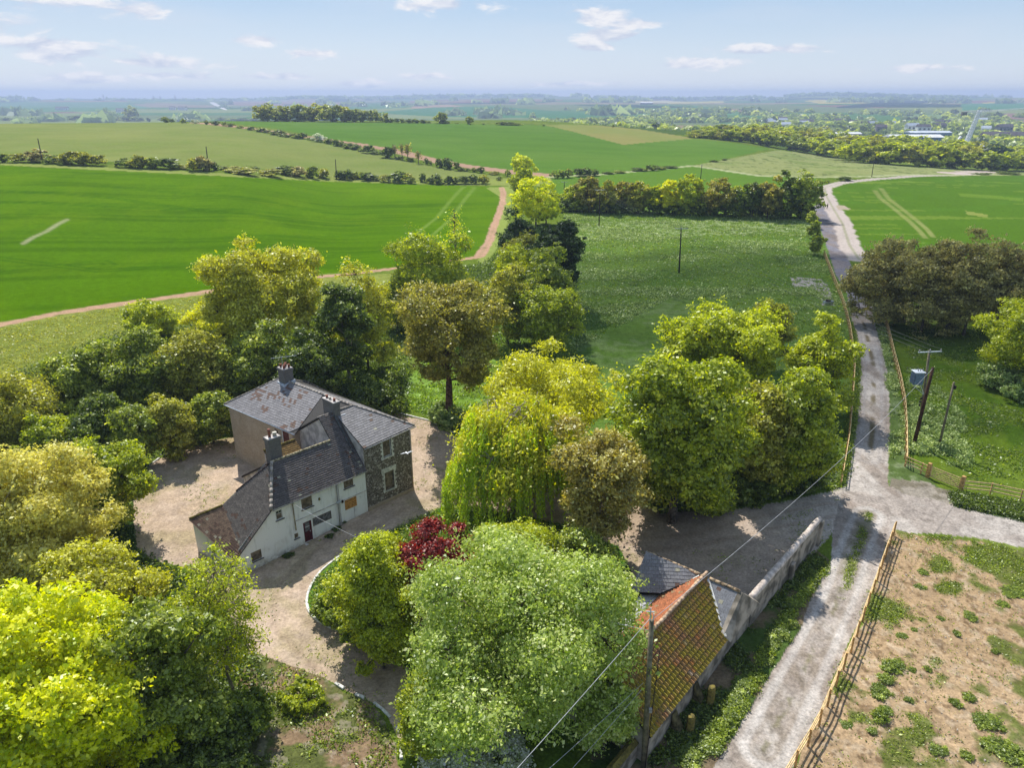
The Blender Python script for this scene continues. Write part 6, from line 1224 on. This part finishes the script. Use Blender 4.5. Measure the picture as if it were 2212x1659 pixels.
# bigger clumps one could count
_protoW = []
def clump(u, v, w, h, label, group, key='weed', sd=0, name='weed_clump'):
    if len(_protoW) < 4:
        rng = np.random.default_rng(500 + len(_protoW)); Q, vv, _, _ = crown(rng, .55, .42 + .1 * len(_protoW), .26, .18, .06, nlobe=12, cov=1.5, lobe=.42, spread=.2, cap=3600, up=.6); _protoW.append(quadmesh(name, Q, face_attr=vv)); o = bpy.data.objects.new(name, _protoW[-1])
        _protoW[-1].materials.append(lm('weed'))
    me = _protoW[sd % 4]; o = bpy.data.objects.new(name, me); COL.objects.link(o); b = P(u, v); o.location = (b[0], b[1], b[2] - .02); o.scale = (w * .72, w * .72, h * .62); o.rotation_euler = (0, 0, sd * 1.7)
    if key != 'weed': o.material_slots[0].link = 'OBJECT'; o.material_slots[0].material = lm(key)
    tag(o, label, 'weed', group); return o
for _ in range(4): clump(1700, 1500, 1, 1, 'x', 'x', sd=_) if False else None
wl = [((1195, 690), 1.7, 1.0, 'leafy weed clump beside the wall foot level with the slate gable'), ((1110, 880), 2.0, 1.2, 'big leafy weed clump leaning over the track edge below the slate gable'), ((1070, 920), 1.4, .9, 'weed clump just left of the big leafy clump at the track edge'), ((1190, 820), 1.0, .8, 'small yellowish weed clump above the big leafy clump'), ((1050, 1040), .9, .9, 'spiky pale weed clump standing alone at the track edge'),
      ((905, 1190), 1.9, 1.0, 'wide weed clump opposite the upper mossy post'), ((860, 1270), 1.6, 1.0, 'weed clump opposite the gap between the mossy posts'), ((820, 1380), 1.4, 1.0, 'weed clump opposite the lower mossy post'), ((710, 1545), 1.9, 1.1, 'round weed clump by the track near the bottom edge'), ((600, 1620), 2.0, 1.0, 'lowest weed clump beside the nearest pole'), ((1270, 600), 1.3, .9, 'weed clump under the middle of the yard wall'), ((1320, 520), 1.0, .8, 'upper weed clump under the far end of the yard wall')]
for k, (c, w, h, lb) in enumerate(wl): clump(*c3([c])[0], w, h, lb, 'weed clumps along the near track', sd=k)
dl = [((690, 1120), 1.5, .9), ((640, 1185), 1.4, 1.0), ((620, 1260), 1.6, .9), ((650, 1350), .8, .6), ((625, 1390), 1.2, 1.2), ((570, 1465), .8, .6), ((1035, 935), .7, .6), ((940, 850), .6, .5), ((1110, 840), 1.0, .5), ((1100, 1285), 1.1, .8), ((1030, 1315), .9, .8), ((770, 1295), .6, .6), ((875, 1125), .5, .5), ((850, 600), 1.1, .6), ((835, 680), 1.0, .6), ((1200, 1420), 1.8, .9), ((1290, 1560), 2.0, .9), ((1090, 1600), 1.0, .7), ((930, 1560), 1.2, .6), ((1240, 1030), .6, .5), ((730, 940), .7, .4), ((800, 910), .6, .4), ((430, 1420), .9, .4), ((790, 1130), .6, .5), ((1330, 700), 1.8, .5), ((1280, 770), 1.2, .5)]
wh = ('tall', 'wide', 'flat', 'small', 'round', 'thin')
for k, (c, w, h) in enumerate(dl):
    x_ = 'left' if c[0] < 750 else ('middle' if c[0] < 1000 else 'right'); clump(*c4([c])[0], w, h, f"{wh[k % 6]} green weed clump on the bare field, {['nearest', 'second', 'third', 'fourth', 'fifth', 'sixth', 'seventh', 'eighth', 'ninth', 'tenth'][sum(1 for q in dl if (q[0][0] < 750) == (c[0] < 750) and (c[0] < 1000) == (q[0][0] < 1000) and q[0][1] > c[1]) % 10]} from the bottom in its {x_} part", 'weed clumps on the bare field', sd=k + 3)
for k, (x_, y_, lb) in enumerate(((1040, 660, 'plant growing against the white wall below the blue grey board'), (850, 870, 'dark plant growing against the white wall right of the maroon door'), (960, 760, 'plant at the foot of the white wall below the downpipe'), (270, 1150, 'small plant at the foot of the white wall left of the maroon door'))):
    clump((1050 + x_ * .27125) / 1.802, (1850 + y_ * .27125) / 1.802 + 3, .9, .8, lb, 'plants at the foot of the white wall', 'nettle', sd=k)
clump(874, 1054, .8, .4, 'light green plant at the foot of the flint corner', 'plants at the foot of the white wall', 'lime', sd=2)
# stones on the bare field
rng = np.random.default_rng(9); c = sample(DIRT, 2600, rng); V = []
for p in c:
    s = rng.uniform(.012, .05) * (1 if rng.random() < .96 else 2.2); a = rng.uniform(0, 6.3); k = [np.array([math.cos(a + t), math.sin(a + t), 0]) * s * rng.uniform(.7, 1.3) for t in (0, 1.57, 3.14, 4.71)]; t = np.array([0, 0, s * .8]); bse = np.array([0, 0, -s * .3])
    for i in range(4): V.append([p + k[i] + bse, p + k[(i + 1) % 4] + bse, p + k[(i + 1) % 4] * .5 + t, p + k[i] * .5 + t])
    V.append([p + k[0] * .5 + t, p + k[1] * .5 + t, p + k[2] * .5 + t, p + k[3] * .5 + t])
o = link('stones', quadmesh('stones', np.array(V)), None, plain('chalk_stone', (.62, .54, .44), .95, .3, 3)); tag(o, 'pale flints and chalk lumps strewn over the bare field', 'stones', None, 'stuff')
# ------------------------------------------------------------------ hedges, far trees (copies of a few small prototypes)
PRO = []
def protos():
    for k, (nl, lf, lb, cv, eg) in enumerate(((14, .13, .36, 2.2, 0), (18, .12, .32, 2.0, .1), (12, .14, .4, 1.8, 0), (20, .11, .28, 1.7, .2), (16, .12, .34, 2.1, .1))):
        rng = np.random.default_rng(900 + k); Q, v, _, T = crown(rng, 1, 1, 1, 1.02, lf, nlobe=nl, cov=cv, lobe=lb, spread=.09, cap=1500, egg=eg)
        me = quadmesh('hedge_bush', Q, face_attr=v); me.materials.append(lm('mid')); PRO.append(me)
    rng = np.random.default_rng(77); Q, v, _, _ = crown(rng, 1, 1, 1, 1.0, .08, nlobe=20, cov=.35, lobe=.3, spread=.12, cap=900); PRO.append(quadmesh('bare_tree', Q, face_attr=v)); PRO[-1].materials.append(lm('brown'))
protos()
def ordinal(n):
    w = ['', 'first', 'second', 'third', 'fourth', 'fifth', 'sixth', 'seventh', 'eighth', 'ninth', 'tenth', 'eleventh', 'twelfth']
    if n < len(w): return w[n]
    return f"{n}{'th' if 10 < n % 100 < 14 else {1: 'st', 2: 'nd', 3: 'rd'}.get(n % 10, 'th')}"
def put(name, label, cat, u, v, w, h, key, group, sd, me=None, zoff=0.0, minw=None):
    b = P(u, v); D = b[1] * cp - (b[2] - CAMH) * sp_; s = D / F; o = bpy.data.objects.new(name, me or PRO[sd % 5]); COL.objects.link(o)
    rx = w / 2 * s * 1.45; hh = h * s * 1.12; o.location = (b[0], b[1] + rx * .6, float(zg(b[0], b[1] + rx * .6)) - hh * .04); o.scale = (rx, rx * .9, hh / 2); o.rotation_euler = (0, 0, (sd * 2.1) % 6.3)
    o.rotation_euler = (0, 0, (sd % 4) * math.pi / 2)
    if o.material_slots[0].material != lm(key): o.material_slots[0].link = 'OBJECT'; o.material_slots[0].material = lm(key)
    tag(o, label, cat, group); return o
def row(lst, cv, where, group, name='hedge_bush', cat='bush', keys=('mid', 'dark', 'mid', 'olive'), sd0=0, noun='bush'):
    col = {'mid': 'green', 'dark': 'dark green', 'olive': 'olive', 'hedge': 'brown', 'brown': 'brown', 'blossom': 'whitish', 'copse': 'grey green', 'airy': 'pale', 'farblue': 'grey', 'lime': 'yellow green', 'belt': 'yellow green', 'bright': 'bright green'}
    srt = sorted(range(len(lst)), key=lambda i: lst[i][0])
    for n, i in enumerate(srt):
        e = lst[i]; key = e[4] if len(e) > 4 else keys[(i * 7 + sd0) % len(keys)]; (u, v), = cv([(e[0], e[1])]); k = {cl: .3512, cm: .3512, c7: .3477}[cv]
        put(name, f"{ordinal(n + 1)} {noun} from the left, {col.get(key, 'green')}, {where}", cat, u, v, e[2] * k, e[3] * k, key, group, i * 3 + sd0)
A1 = [(5,448,60,50),(95,448,80,52),(190,448,110,68,'hedge'),(305,455,75,50),(410,463,110,78,'olive'),(505,465,80,75),(585,468,85,62,'olive'),(712,472,15,25),(775,480,95,62,'dark'),(840,485,80,78,'olive'),(930,488,100,64),(1020,490,110,62,'dark'),(1115,490,60,25,'olive'),(1190,500,80,78,'olive'),(1245,502,80,88,'hedge'),(1310,495,45,48,'dark'),(1370,492,60,22),(1440,505,120,26,'olive'),(1530,495,40,28),(1568,497,35,26,'dark'),(1480,522,120,30,'olive'),(1650,532,120,40),(1730,520,100,45,'dark'),(1820,535,90,62,'hedge'),(1915,545,70,70),(1985,545,70,55),(2095,552,60,50),(2135,555,60,55,'dark'),(2200,548,40,40)]
row(A1, cl, 'in the left hedge above the bright field', 'hedge above the bright field')
A2 = [(30,550,60,48),(75,553,60,50,'dark'),(120,552,45,30),(160,550,60,45),(210,560,80,45),(260,562,40,22),(310,568,60,40,'olive'),(385,575,85,60,'dark'),(450,560,60,45,'olive'),(475,578,50,35),(545,568,40,50,'dark'),(580,575,40,28),(620,580,75,52,'dark'),(665,582,40,26),(705,582,45,50,'dark'),(750,582,60,42),(800,580,70,45),(860,580,55,50,'dark'),(920,578,60,55)]
row(A2, cm, 'in the right hedge above the bright field', 'hedge above the bright field', sd0=5)
B1 = [(910,195,20,25),(1010,200,40,32),(1050,200,30,22),(1125,205,30,26),(1200,208,28,28,'blossom'),(1268,212,22,25),(1320,217,40,24),(1375,222,30,24),(1410,226,40,18),(1470,235,40,18),(1540,247,40,20),(1600,258,60,25),(1640,264,40,16),(1700,278,80,28,'dark'),(1760,290,60,24),(1820,300,50,25),(1858,300,40,34),(1910,308,50,16),(1960,320,60,42,'blossom'),(2020,330,50,30,'dark'),(2065,345,40,38,'dark'),(2100,350,30,25),(2140,360,60,30),(2190,368,50,30,'dark')]
row(B1, cl, 'in the upper diagonal hedge beside the brown strip', 'diagonal hedge beside the brown strip', keys=('dark', 'mid'), sd0=2)
B2 = [(12,345,30,38),(45,350,25,30),(80,360,50,30),(125,365,50,22),(165,378,40,18),(205,390,60,45),(240,392,25,35),(265,398,50,28),(325,420,70,65,'dark'),(400,430,40,20),(470,440,50,20),(570,460,25,35),(595,462,15,28),(648,478,45,52),(695,488,60,62,'dark'),(755,497,35,48),(775,500,30,25),(810,502,35,22),(862,505,30,25),(902,512,35,34),(985,522,60,18,'olive'),(1015,558,25,22,'dark'),(1068,532,30,42),(1090,555,30,25)]
row(B2, cm, 'in the lower diagonal hedge beside the brown strip', 'diagonal hedge beside the brown strip', keys=('dark', 'mid'), sd0=3)
B3 = [(1370,545,50,52,'mid'),(1410,545,34,42),(1445,542,35,52,'copse'),(1510,535,60,48,'dark'),(1560,532,60,45,'dark'),(1605,528,45,40,'dark'),(1690,518,60,12),(1760,512,70,12),(1870,500,70,18),(1910,500,50,15),(1965,497,50,35,'dark'),(2010,490,60,16),(2070,483,70,12)]
row(B3, cm, 'in the broken hedge behind the meadow tree row', 'broken hedge behind the meadow trees', keys=('dark', 'mid'), sd0=4)
C1 = [(20,188,40,16),(60,187,40,14),(130,187,50,18),(180,187,40,22),(220,187,40,16),(270,187,25,10),(430,188,40,30),(465,188,50,30),(520,188,60,28),(590,187,60,20),(650,187,60,20),(710,187,60,20),(770,192,50,26),(820,192,50,26),(855,194,40,24),(985,185,40,14),(1040,184,70,14),(1100,182,50,14),(1170,184,60,17),(1260,186,60,14),(1350,187,50,15),(1410,188,70,15),(1480,189,70,15),(1550,190,70,15),(1620,191,60,15),(1720,192,80,15),(1840,193,80,15),(1920,194,40,14)]
row(C1, cl, 'in the skyline hedge left of the copse', 'skyline hedge', keys=('dark', 'mid'), sd0=6)
C2 = [(320,200,30,22),(350,200,35,24),(387,202,30,26),(420,202,30,24),(460,203,40,26),(500,203,40,24),(545,204,40,20),(580,205,25,14),(685,207,50,16),(757,208,12,8),(920,212,15,7),(1030,216,50,20),(1075,217,60,18),(1120,218,50,14),(1290,222,12,10),(1718,228,14,14)]
row(C2, cm, 'on the skyline right of the copse', 'skyline hedge', keys=('mid', 'dark'), sd0=7)
CO = [(1600,193,90,88),(1650,193,90,92),(1700,193,110,100),(1760,193,80,84),(1820,194,100,94),(1890,194,70,74),(1925,194,80,90),(1990,195,110,102),(2060,196,90,94),(2120,196,70,82),(2165,196,70,74),(2205,196,60,62)]
row(CO, cl, 'in the copse on the skyline', 'copse on the skyline', 'copse_tree', 'tree', ('copse', 'copse', 'olive'), 8, 'tree')
CO2 = [(90,195,60,62),(130,196,50,60),(175,196,40,60),(205,196,60,66),(245,196,60,62),(290,197,45,58),(655,206,65,64),(833,211,36,44)]
row(CO2, cm, 'among the skyline trees right of the copse', 'skyline trees right of the copse', 'skyline_tree', 'tree', ('copse',), 9, 'tree')
for i, (x, y, w, h) in enumerate(((635, 186, 60, 72), (705, 186, 38, 50), (790, 188, 62, 74), (838, 187, 32, 72))):
    (u, v), = cl([(x, y)]); put('skyline_tree', ('widest thin grey tree', 'small thin grey tree', 'pale leafed thin tree', 'narrow thin grey tree')[i] + ' on the left skyline hedge', 'tree', u, v, w * .35, h * .35, 'farblue' if i != 2 else 'copse', 'thin trees on the left skyline', i, me=PRO[5] if i != 2 else PRO[1])
for i, (x, y, w, h) in enumerate(((375, 418, 34, 78), (420, 428, 28, 92), (455, 434, 42, 102), (520, 452, 38, 72))):
    (u, v), = cm([(x, y)]); b = P(u, v); s = b[1] / F * 1.05; rx = w * .1756 * s; hh = h * .3512 * s; rng = np.random.default_rng(40 + i)
    root = empty('bare_tree', tuple(b)); tag(root, ('leftmost', 'second', 'tallest', 'rightmost')[i] + ' leafless brown tree in the diagonal hedge', 'tree', 'leafless trees in the diagonal hedge')
    mb = MB(); tg = [np.array([rng.normal(0, .5) * rx, rng.normal(0, .5) * rx, hh * rng.uniform(.5, 1)]) for _ in range(40)]; limbs(rng, mb, hh * .3, .22, tg, None, 3, tipr=.05, curve=0); mb.build('trunk', M['twig'], root)
    Q, vv, _, _ = crown(rng, rx, rx, hh * .35, hh * .62, .3, cov=.28, cap=400); link('crown', quadmesh('crown', Q, face_attr=vv), root, lm('brown'))
for i, (x, y, w, h, lb) in enumerate(((1110, 567, 62, 24, 'dark round bush beside the lane bend'), (990, 578, 30, 13, 'small dark bush left of the lane bend'), (290, 448, 42, 11, 'left small dark bush at the edge of the pale scrub'), (355, 438, 32, 10, 'right small dark bush at the edge of the pale scrub'), (1970, 528, 70, 12, 'flat dark bush beside the chalk heap'), (2140, 527, 120, 15, 'low clipped hedge below the big round tree at the right'))):
    (u, v), = c7([(x, y)]); put('scrub_bush', lb, 'bush', u, v, w * .3477, h * .3477, 'dark', 'lone bushes on the far right fields', i)
# dead tree in the middle
b = P(984, 566); root = empty('dead_tree', tuple(b)); tag(root, 'tall thin dead tree with a few yellow leaves right of the bright green tree', 'tree'); rng = np.random.default_rng(3); hh = height_at(b, 452)
mb = MB(); mb.tube([(0, 0, -.3), (.1, 0, hh * .3), (-.1, .1, hh * .6), (.15, 0, hh * .85), (-.1, 0, hh)], [.3, .26, .18, .09, .03], 7)
for i in range(34):
    t = rng.uniform(.35, .98); a = rng.uniform(0, 6.3); l = rng.uniform(.8, 2.2) * (1.15 - t * .6); p = np.array([0, 0, hh * t]); e = p + np.array([math.cos(a) * l, math.sin(a) * l, l * rng.uniform(.2, .9)]); mb.tube([p, (p + e) / 2 + rng.normal(0, .12, 3), e], [.06, .04, .02], 4)
mb.build('trunk', M['bark'], root, True); c_ = rng.normal(0, 1, (260, 3)) * [1.0, 1.0, 1.6] + [0, 0, hh * .72]; n_ = rng.normal(0, 1, (260, 3)); n_ /= np.linalg.norm(n_, axis=1)[:, None]; link('crown', quadmesh('crown', leafquads(rng, c_, n_, .16), face_attr=rng.uniform(0, 1, 260)), root, lm('yellow'))
# shelter belt
def interp(pts, x): 
    a = np.array(pts, float); return float(np.interp(x, a[:, 0], a[:, 1]))
fr = [(120,292),(280,303),(480,325),(680,364),(760,374),(870,392),(1000,418),(1150,447),(1300,458),(1450,467),(1600,474),(1750,487),(1900,498),(2050,503),(2400,508)]; hh_ = [(120,22),(280,45),(480,60),(700,85),(870,98),(1150,108),(1450,110),(1900,115),(2100,100),(2400,100)]
rs = random.Random(6); k = 0
for rw, (dy, sc_k, x0) in enumerate(((0, 1, 140), (-24, 1, 150), (-46, .95, 240), (-66, .9, 560))):
    x = x0
    while x < 2330:
        h = interp(hh_, x) * sc_k * rs.uniform(.8, 1.1); w = h * rs.uniform(.8, 1.15) + 8
        if not (690 < x < 740 and rw == 0) and not (x > 1500 and rw == 3):
            key = rs.choice(['belt', 'belt', 'belt', 'lime', 'mid', 'olive']) if not (2010 < x < 2150 and rw > 0) else 'deep'
            if rw == 0 and x > 1950: key = rs.choice(['mid', 'lime'])
            (u, v), = c7([(x, interp(fr, x) + dy * min(1, .35 + h / 130) + rs.uniform(-3, 3))]); k += 1
            put('belt_tree', f"{ordinal(int((x - 100) / 55) + 1)} tree from the left in the {('front', 'second', 'third', 'rear')[rw]} row of the long wood", 'tree', u, v, w * .3477 * 1.25, h * .3477 * 1.04, key, 'trees of the long yellow green wood', k * 3)
        x += w * rs.uniform(.55, .8)
# far-off woods: one mass each
def mass(name, label, spots, leaf, key, q=70, sd=1, asp=.5):
    rng = np.random.default_rng(sd); N = len(spots); s = np.array(spots)                 # x, y, z, r, h
    d = rng.normal(0, 1, (N, q, 3)); d /= np.linalg.norm(d, axis=2)[:, :, None]; d[:, :, 2] = np.abs(d[:, :, 2]) * 1.0 - .15
    lump = rng.uniform(.75, 1.05, (N, q, 1)); p = s[:, None, :3] + d * lump * np.stack([s[:, 3], s[:, 3], s[:, 4]], 1)[:, None, :]
    nn = d + rng.normal(0, .35, d.shape); nn /= np.linalg.norm(nn, axis=2)[:, :, None]; lf = np.repeat(leaf * s[:, 3], q)
    V = leafquads(rng, p.reshape(-1, 3), nn.reshape(-1, 3), 1.0, .8); c = V.mean(1, keepdims=True); V = c + (V - c) * lf[:, None, None]
    vv = np.clip(np.repeat(rng.uniform(0, 1, N), q) * .7 + rng.uniform(0, .3, N * q), 0, 1); o = link(name, quadmesh(name, V, face_attr=vv), None, lm(key)); tag(o, label, 'woodland', None, 'stuff')
def polar(u, r): a = math.atan((u - 1106) / F * .935); return r * math.sin(a), r * math.cos(a)
rng = np.random.default_rng(21); sp1 = []; sp2_ = []; sp3 = []
for _ in range(5200):
    u = rng.uniform(1150, 2500); r = 1050 * (3.0 ** rng.uniform(0, 1)) if rng.random() < .8 else rng.uniform(700, 1050)
    a = math.atan((u - 1106) / F * .935); x, y = r * math.sin(a), r * math.cos(a)
    if r < 760 + max(0, 1500 - u) * 1.2: continue
    f = float(fbm(np.array([x / 170.]), np.array([y / 170.]), 88, 3)[0])
    if f < (.47 if r < 1700 else .53) or (1880 < u < 2060 and r < 1250) or (2080 < u < 2212 and r < 1060): continue
    hgt = rng.uniform(6, 12) * (1.25 if r > 1500 else 1); rr = hgt * rng.uniform(.6, .95) * (1.3 if r > 1500 else 1); (sp1 if rng.random() < .55 else sp2_).append((x, y, float(zg(x, y)), rr, hgt))
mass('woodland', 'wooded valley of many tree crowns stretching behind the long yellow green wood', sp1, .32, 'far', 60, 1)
mass('woodland', 'darker trees mixed through the wooded valley at the right', sp2_, .32, 'mid', 60, 2)
for _ in range(700):
    u = rng.uniform(-500, 2700); r = rng.uniform(2300, 9500); a = math.atan((u - 1106) / F * .935); x, y = r * math.sin(a), r * math.cos(a)
    f = float(fbm(np.array([x / 650. + 7]), np.array([y / 260.]), 99, 4)[0])
    if f < .60: continue
    hgt = rng.uniform(10, 16); sp3.append((x, y, float(zg(x, y)), hgt * 3.2, hgt))
for (u0, u1, r, n) in ((505, 1190, 7600, 200), (1240, 1450, 7300, 60), (1450, 1640, 7600, 50), (1700, 2080, 7500, 140), (0, 60, 7400, 26), (240, 500, 7400, 90)):
    for i in range(n):
        u = u0 + (u1 - u0) * rng.uniform(0, 1); rr = r + rng.uniform(-150, 150); a = math.atan((u - 1106) / F * .935); x, y = rr * math.sin(a), rr * math.cos(a); sp3.append((x, y, float(zg(x, y)), 45, 19))
for i in range(420):
    t = rng.uniform(0, 1); u = 1800 + 275 * t; rr = 5000 + 1600 * t + rng.uniform(-150, 150) ; a = math.atan((u - 1106) / F * .935); x, y = rr * math.sin(a), rr * math.cos(a); sp3.append((x, y, float(zg(x, y)), 42, 15))
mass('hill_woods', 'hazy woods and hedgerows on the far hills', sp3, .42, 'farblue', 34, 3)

# ------------------------------------------------------------------ far buildings, crane, pylons
def far_at(u, v, r=None):
    b = P(u, v) if r is None else None
    if r: a = math.atan((u - 1106) / F * .935); x, y = r * math.sin(a), r * math.cos(a); return np.array([x, y, float(zg(x, y))])
    return b
def shed(name, label, u, r, w, d, h, rh, rot, wall, roof, cat='building', group=None, stripes=0, base=0):
    b = far_at(u, 0, r); root = empty(name, (b[0], b[1], b[2] + base), rot); tag(root, label, cat, group)
    MB().box(-w / 2, w / 2, -d / 2, d / 2, -4, h).build('wall', M[wall], root)
    MB().prism([(-w / 2 - .5, -d / 2 - .5, h + .02), (-w / 2 - .5, 0, h + rh), (-w / 2 - .5, d / 2 + .5, h + .02)], (w + 1, 0, 0)).build('roof', M[roof], root)
    n = max(2, int(w / 7))
    for i in range(n): x = -w / 2 + w * (i + .3) / n; MB().box(x, x + w / n * .45, -d / 2 - .08, -d / 2 + .02, h * .3, h * .7).build('window', M['dark'], root)
    return root
M['blue_glass'] = plain('blue_cladding', (.10, .22, .34), .3, .2, .2)
shed('office_building', 'large pale roofed low building with blue glass walls left of the crane', 1985, 1170, 72, 26, 7, 3.2, .05, 'blue_glass', 'white_metal'); shed('office_building', 'upper pale roof block behind the large low building', 2015, 1240, 60, 18, 11, 2.2, .05, 'blue_glass', 'blue_roof')
shed('warehouse', 'low blue roofed shed left of the white roofed shed', 1762, 1330, 36, 16, 5, 3, .1, 'far_wall', 'blue_roof'); shed('warehouse', 'low white roofed shed in the valley trees', 1838, 1290, 40, 16, 5, 2.5, .02, 'far_wall', 'white_metal')
shed('warehouse', 'small white shed behind the crane base', 2165, 1010, 44, 10, 3, 1.2, 0, 'white_metal', 'white_metal'); shed('terrace_houses', 'long grey house block right of the crane', 2185, 1280, 66, 12, 8, 5, .05, 'far_wall', 'far_roof'); shed('barn', 'tiny farm building on the far hill in the centre', 1396, 3900, 60, 20, 8, 4, 0, 'far_wall', 'white_metal')
rs = random.Random(12)
hu = sorted(rs.uniform(1660, 2230) for _ in range(26))
for i, u in enumerate(hu): shed('village_house', f"{ordinal(i + 1)} small village roof from the left among the valley trees", u, rs.uniform(1500, 2150), rs.uniform(14, 26), 9, rs.uniform(6, 9), 4.5, rs.uniform(-.6, .6), rs.choice(['far_wall', 'white_metal', 'far_wall']), rs.choice(['far_roof', 'far_roof', 'blue_roof']), 'house', 'village houses among the valley trees', base=2)
hu = sorted(rs.uniform(60, 1000) for _ in range(9))
for i, u in enumerate(hu): shed('village_house', f"{ordinal(i + 1)} distant white house from the left in the hazy valley", u, rs.uniform(3300, 4200), rs.uniform(25, 50), 14, 9, 5, rs.uniform(-.6, .6), 'white_metal', 'far_roof', 'house', 'houses in the hazy valley', base=2)
def lattice(mb, p, q, w0, w1, n, r):
    p, q = Vector(p), Vector(q); d = (q - p).normalized(); s = d.cross(Vector((0, 1, 0)));
    if s.length < .01: s = d.cross(Vector((1, 0, 0)))
    s.normalize(); t = s.cross(d); cn = lambda k, f: p.lerp(q, f) + (s * (1 if k in (0, 3) else -1) + t * (1 if k < 2 else -1)) * ((w0 + (w1 - w0) * f) / 2)
    for k in range(4): mb.tube([cn(k, 0), cn(k, .5), cn(k, 1)], r, 4)
    for i in range(n):
        for k in range(4): mb.tube([cn(k, i / n), cn((k + 1) % 4, (i + 1) / n)], r * .6, 3); mb.tube([cn((k + 1) % 4, i / n), cn(k, (i + 1) / n)], r * .6, 3)
b = far_at(2101, 0, 985); root = empty('crane', tuple(b)); tag(root, 'tall white lattice crane standing beside the long white plant buildings', 'crane')
h = height_at(b, 238); top = Vector((8.5, 0, h)); mb = MB(); lattice(mb, (0, 0, 3), top, 3.2, 2.6, 14, .62); mb.build('mast', plain('mast_white', (.93, .93, .93), .5, .02, .2), root)
mb = MB(); lattice(mb, top + Vector((0, 0, -1)), top + Vector((62, 0, 3)), 1.6, 1.0, 22, .10); lattice(mb, top + Vector((0, 0, -1)), top + Vector((-16, 0, -1.5)), 1.6, 1.4, 6, .14); mb.build('jib', M['white_metal'], root)
MB().box(top.x - 19, top.x - 14, -1.5, 1.5, h - 5, h - 1.6).build('counterweight', M['far_wall'], root); MB().tube([(-13, 0, 3), (-6, 0, 16)], 1.4, 8).build('chute', M['white_metal'], root, True)
MB().box(-16, 20, -8, 8, -4, 6).build('plant_house', M['white_metal'], root); MB().prism([(-16.4, -8.4, 6.01), (-16.4, 8.4, 6.01), (-16.4, 0, 8)], (36.8, 0, 0)).build('roof', M['blue_roof'], root)
for i in range(9): MB().box(-14 + i * 3.7, -12.4 + i * 3.7, -8.08, -7.95, 1.5, 4).build('window', M['far_wall'], root)
for i, (u, r, hh) in enumerate(((228, 6900, 46), (335, 6900, 44), (350, 7000, 50), (382, 6900, 60), (398, 7100, 46))):
    b = far_at(u, 0, r); root = empty('pylon', tuple(b)); tag(root, ('leftmost lone faint pylon', 'second faint pylon from the left', 'third faint pylon from the left', 'tallest faint pylon', 'rightmost faint pylon')[i] + ' on the hazy left horizon', 'pylon', 'pylons on the left horizon')
    mb = MB(); lattice(mb, (0, 0, 0), (0, 0, hh), 10, 2, 7, .5)
    for z, l in ((hh * .62, 12), (hh * .78, 15), (hh * .94, 11)): mb.tube([(-l, 0, z), (l, 0, z)], .45, 4)
    mb.build('tower', M['far_wall'], root)
# ------------------------------------------------------------------ clouds and haze
def cloud(x, y, z, rx, ry, rz, sd, label):
    bm = bmesh.new(); bmesh.ops.create_icosphere(bm, subdivisions=5, radius=1); rng = np.random.default_rng(sd)
    V = np.array([v.co[:] for v in bm.verts]); th = np.arctan2(V[:, 1], V[:, 0])
    k = .78 + .5 * (fbm(V[:, 0] * 2 + sd, V[:, 1] * 2 + V[:, 2], sd, 4) - .2) + .12 * (fbm(V[:, 0] * 7, V[:, 1] * 7 + V[:, 2] * 5, sd + 2, 2) - .5)
    V = V * k[:, None] * [rx, ry, rz]
    for v, c in zip(bm.verts, V): v.co = c
    me = bpy.data.meshes.new('cloud'); bm.to_mesh(me); bm.free(); me.polygons.foreach_set('use_smooth', np.ones(len(me.polygons), bool))
    m, nt, N, L = nodes('cloud'); d = N.new('ShaderNodeBsdfDiffuse'); d.inputs[0].default_value = (.9, .9, .92, 1); t = N.new('ShaderNodeBsdfTransparent'); mx = N.new('ShaderNodeMixShader'); mx.inputs[0].default_value = .22; L.new(t.outputs[0], mx.inputs[1]); L.new(d.outputs[0], mx.inputs[2]); o = N.new('ShaderNodeOutputMaterial'); L.new(mx.outputs[0], o.inputs[0])
    ob = link('cloud', me, None, m); ob.location = (x, y, z); tag(ob, label, 'cloud', None, 'structure')
def cloud_for(u, v, rx, ry, sd, label, alt=620):
    g = P(u, v); t = (alt - g[2]) / SUNV.z; cloud(g[0] + SUNV.x * t, g[1] + SUNV.y * t, alt, rx, ry, 26, sd, label)
cloud_for(1745, 640, 62, 40, 5, 'small fair weather cloud overhead shading the meadow')
cloud_for(2080, 700, 66, 50, 8, 'fair weather cloud overhead shading the paddock and brown clump')
m, nt, N, L = nodes('haze_air'); v = N.new('ShaderNodeVolumePrincipled'); v.inputs['Color'].default_value = (.53, .655, .93, 1); v.inputs['Density'].default_value = 1.9e-4; v.inputs['Anisotropy'].default_value = .15
o = N.new('ShaderNodeOutputMaterial'); L.new(v.outputs[0], o.inputs['Volume'])
ob = MB().box(-10700, 10700, -10700, 10700, -75, 85).build('haze', m); tag(ob, 'pale summer haze lying over the whole landscape', 'haze', None, 'stuff')
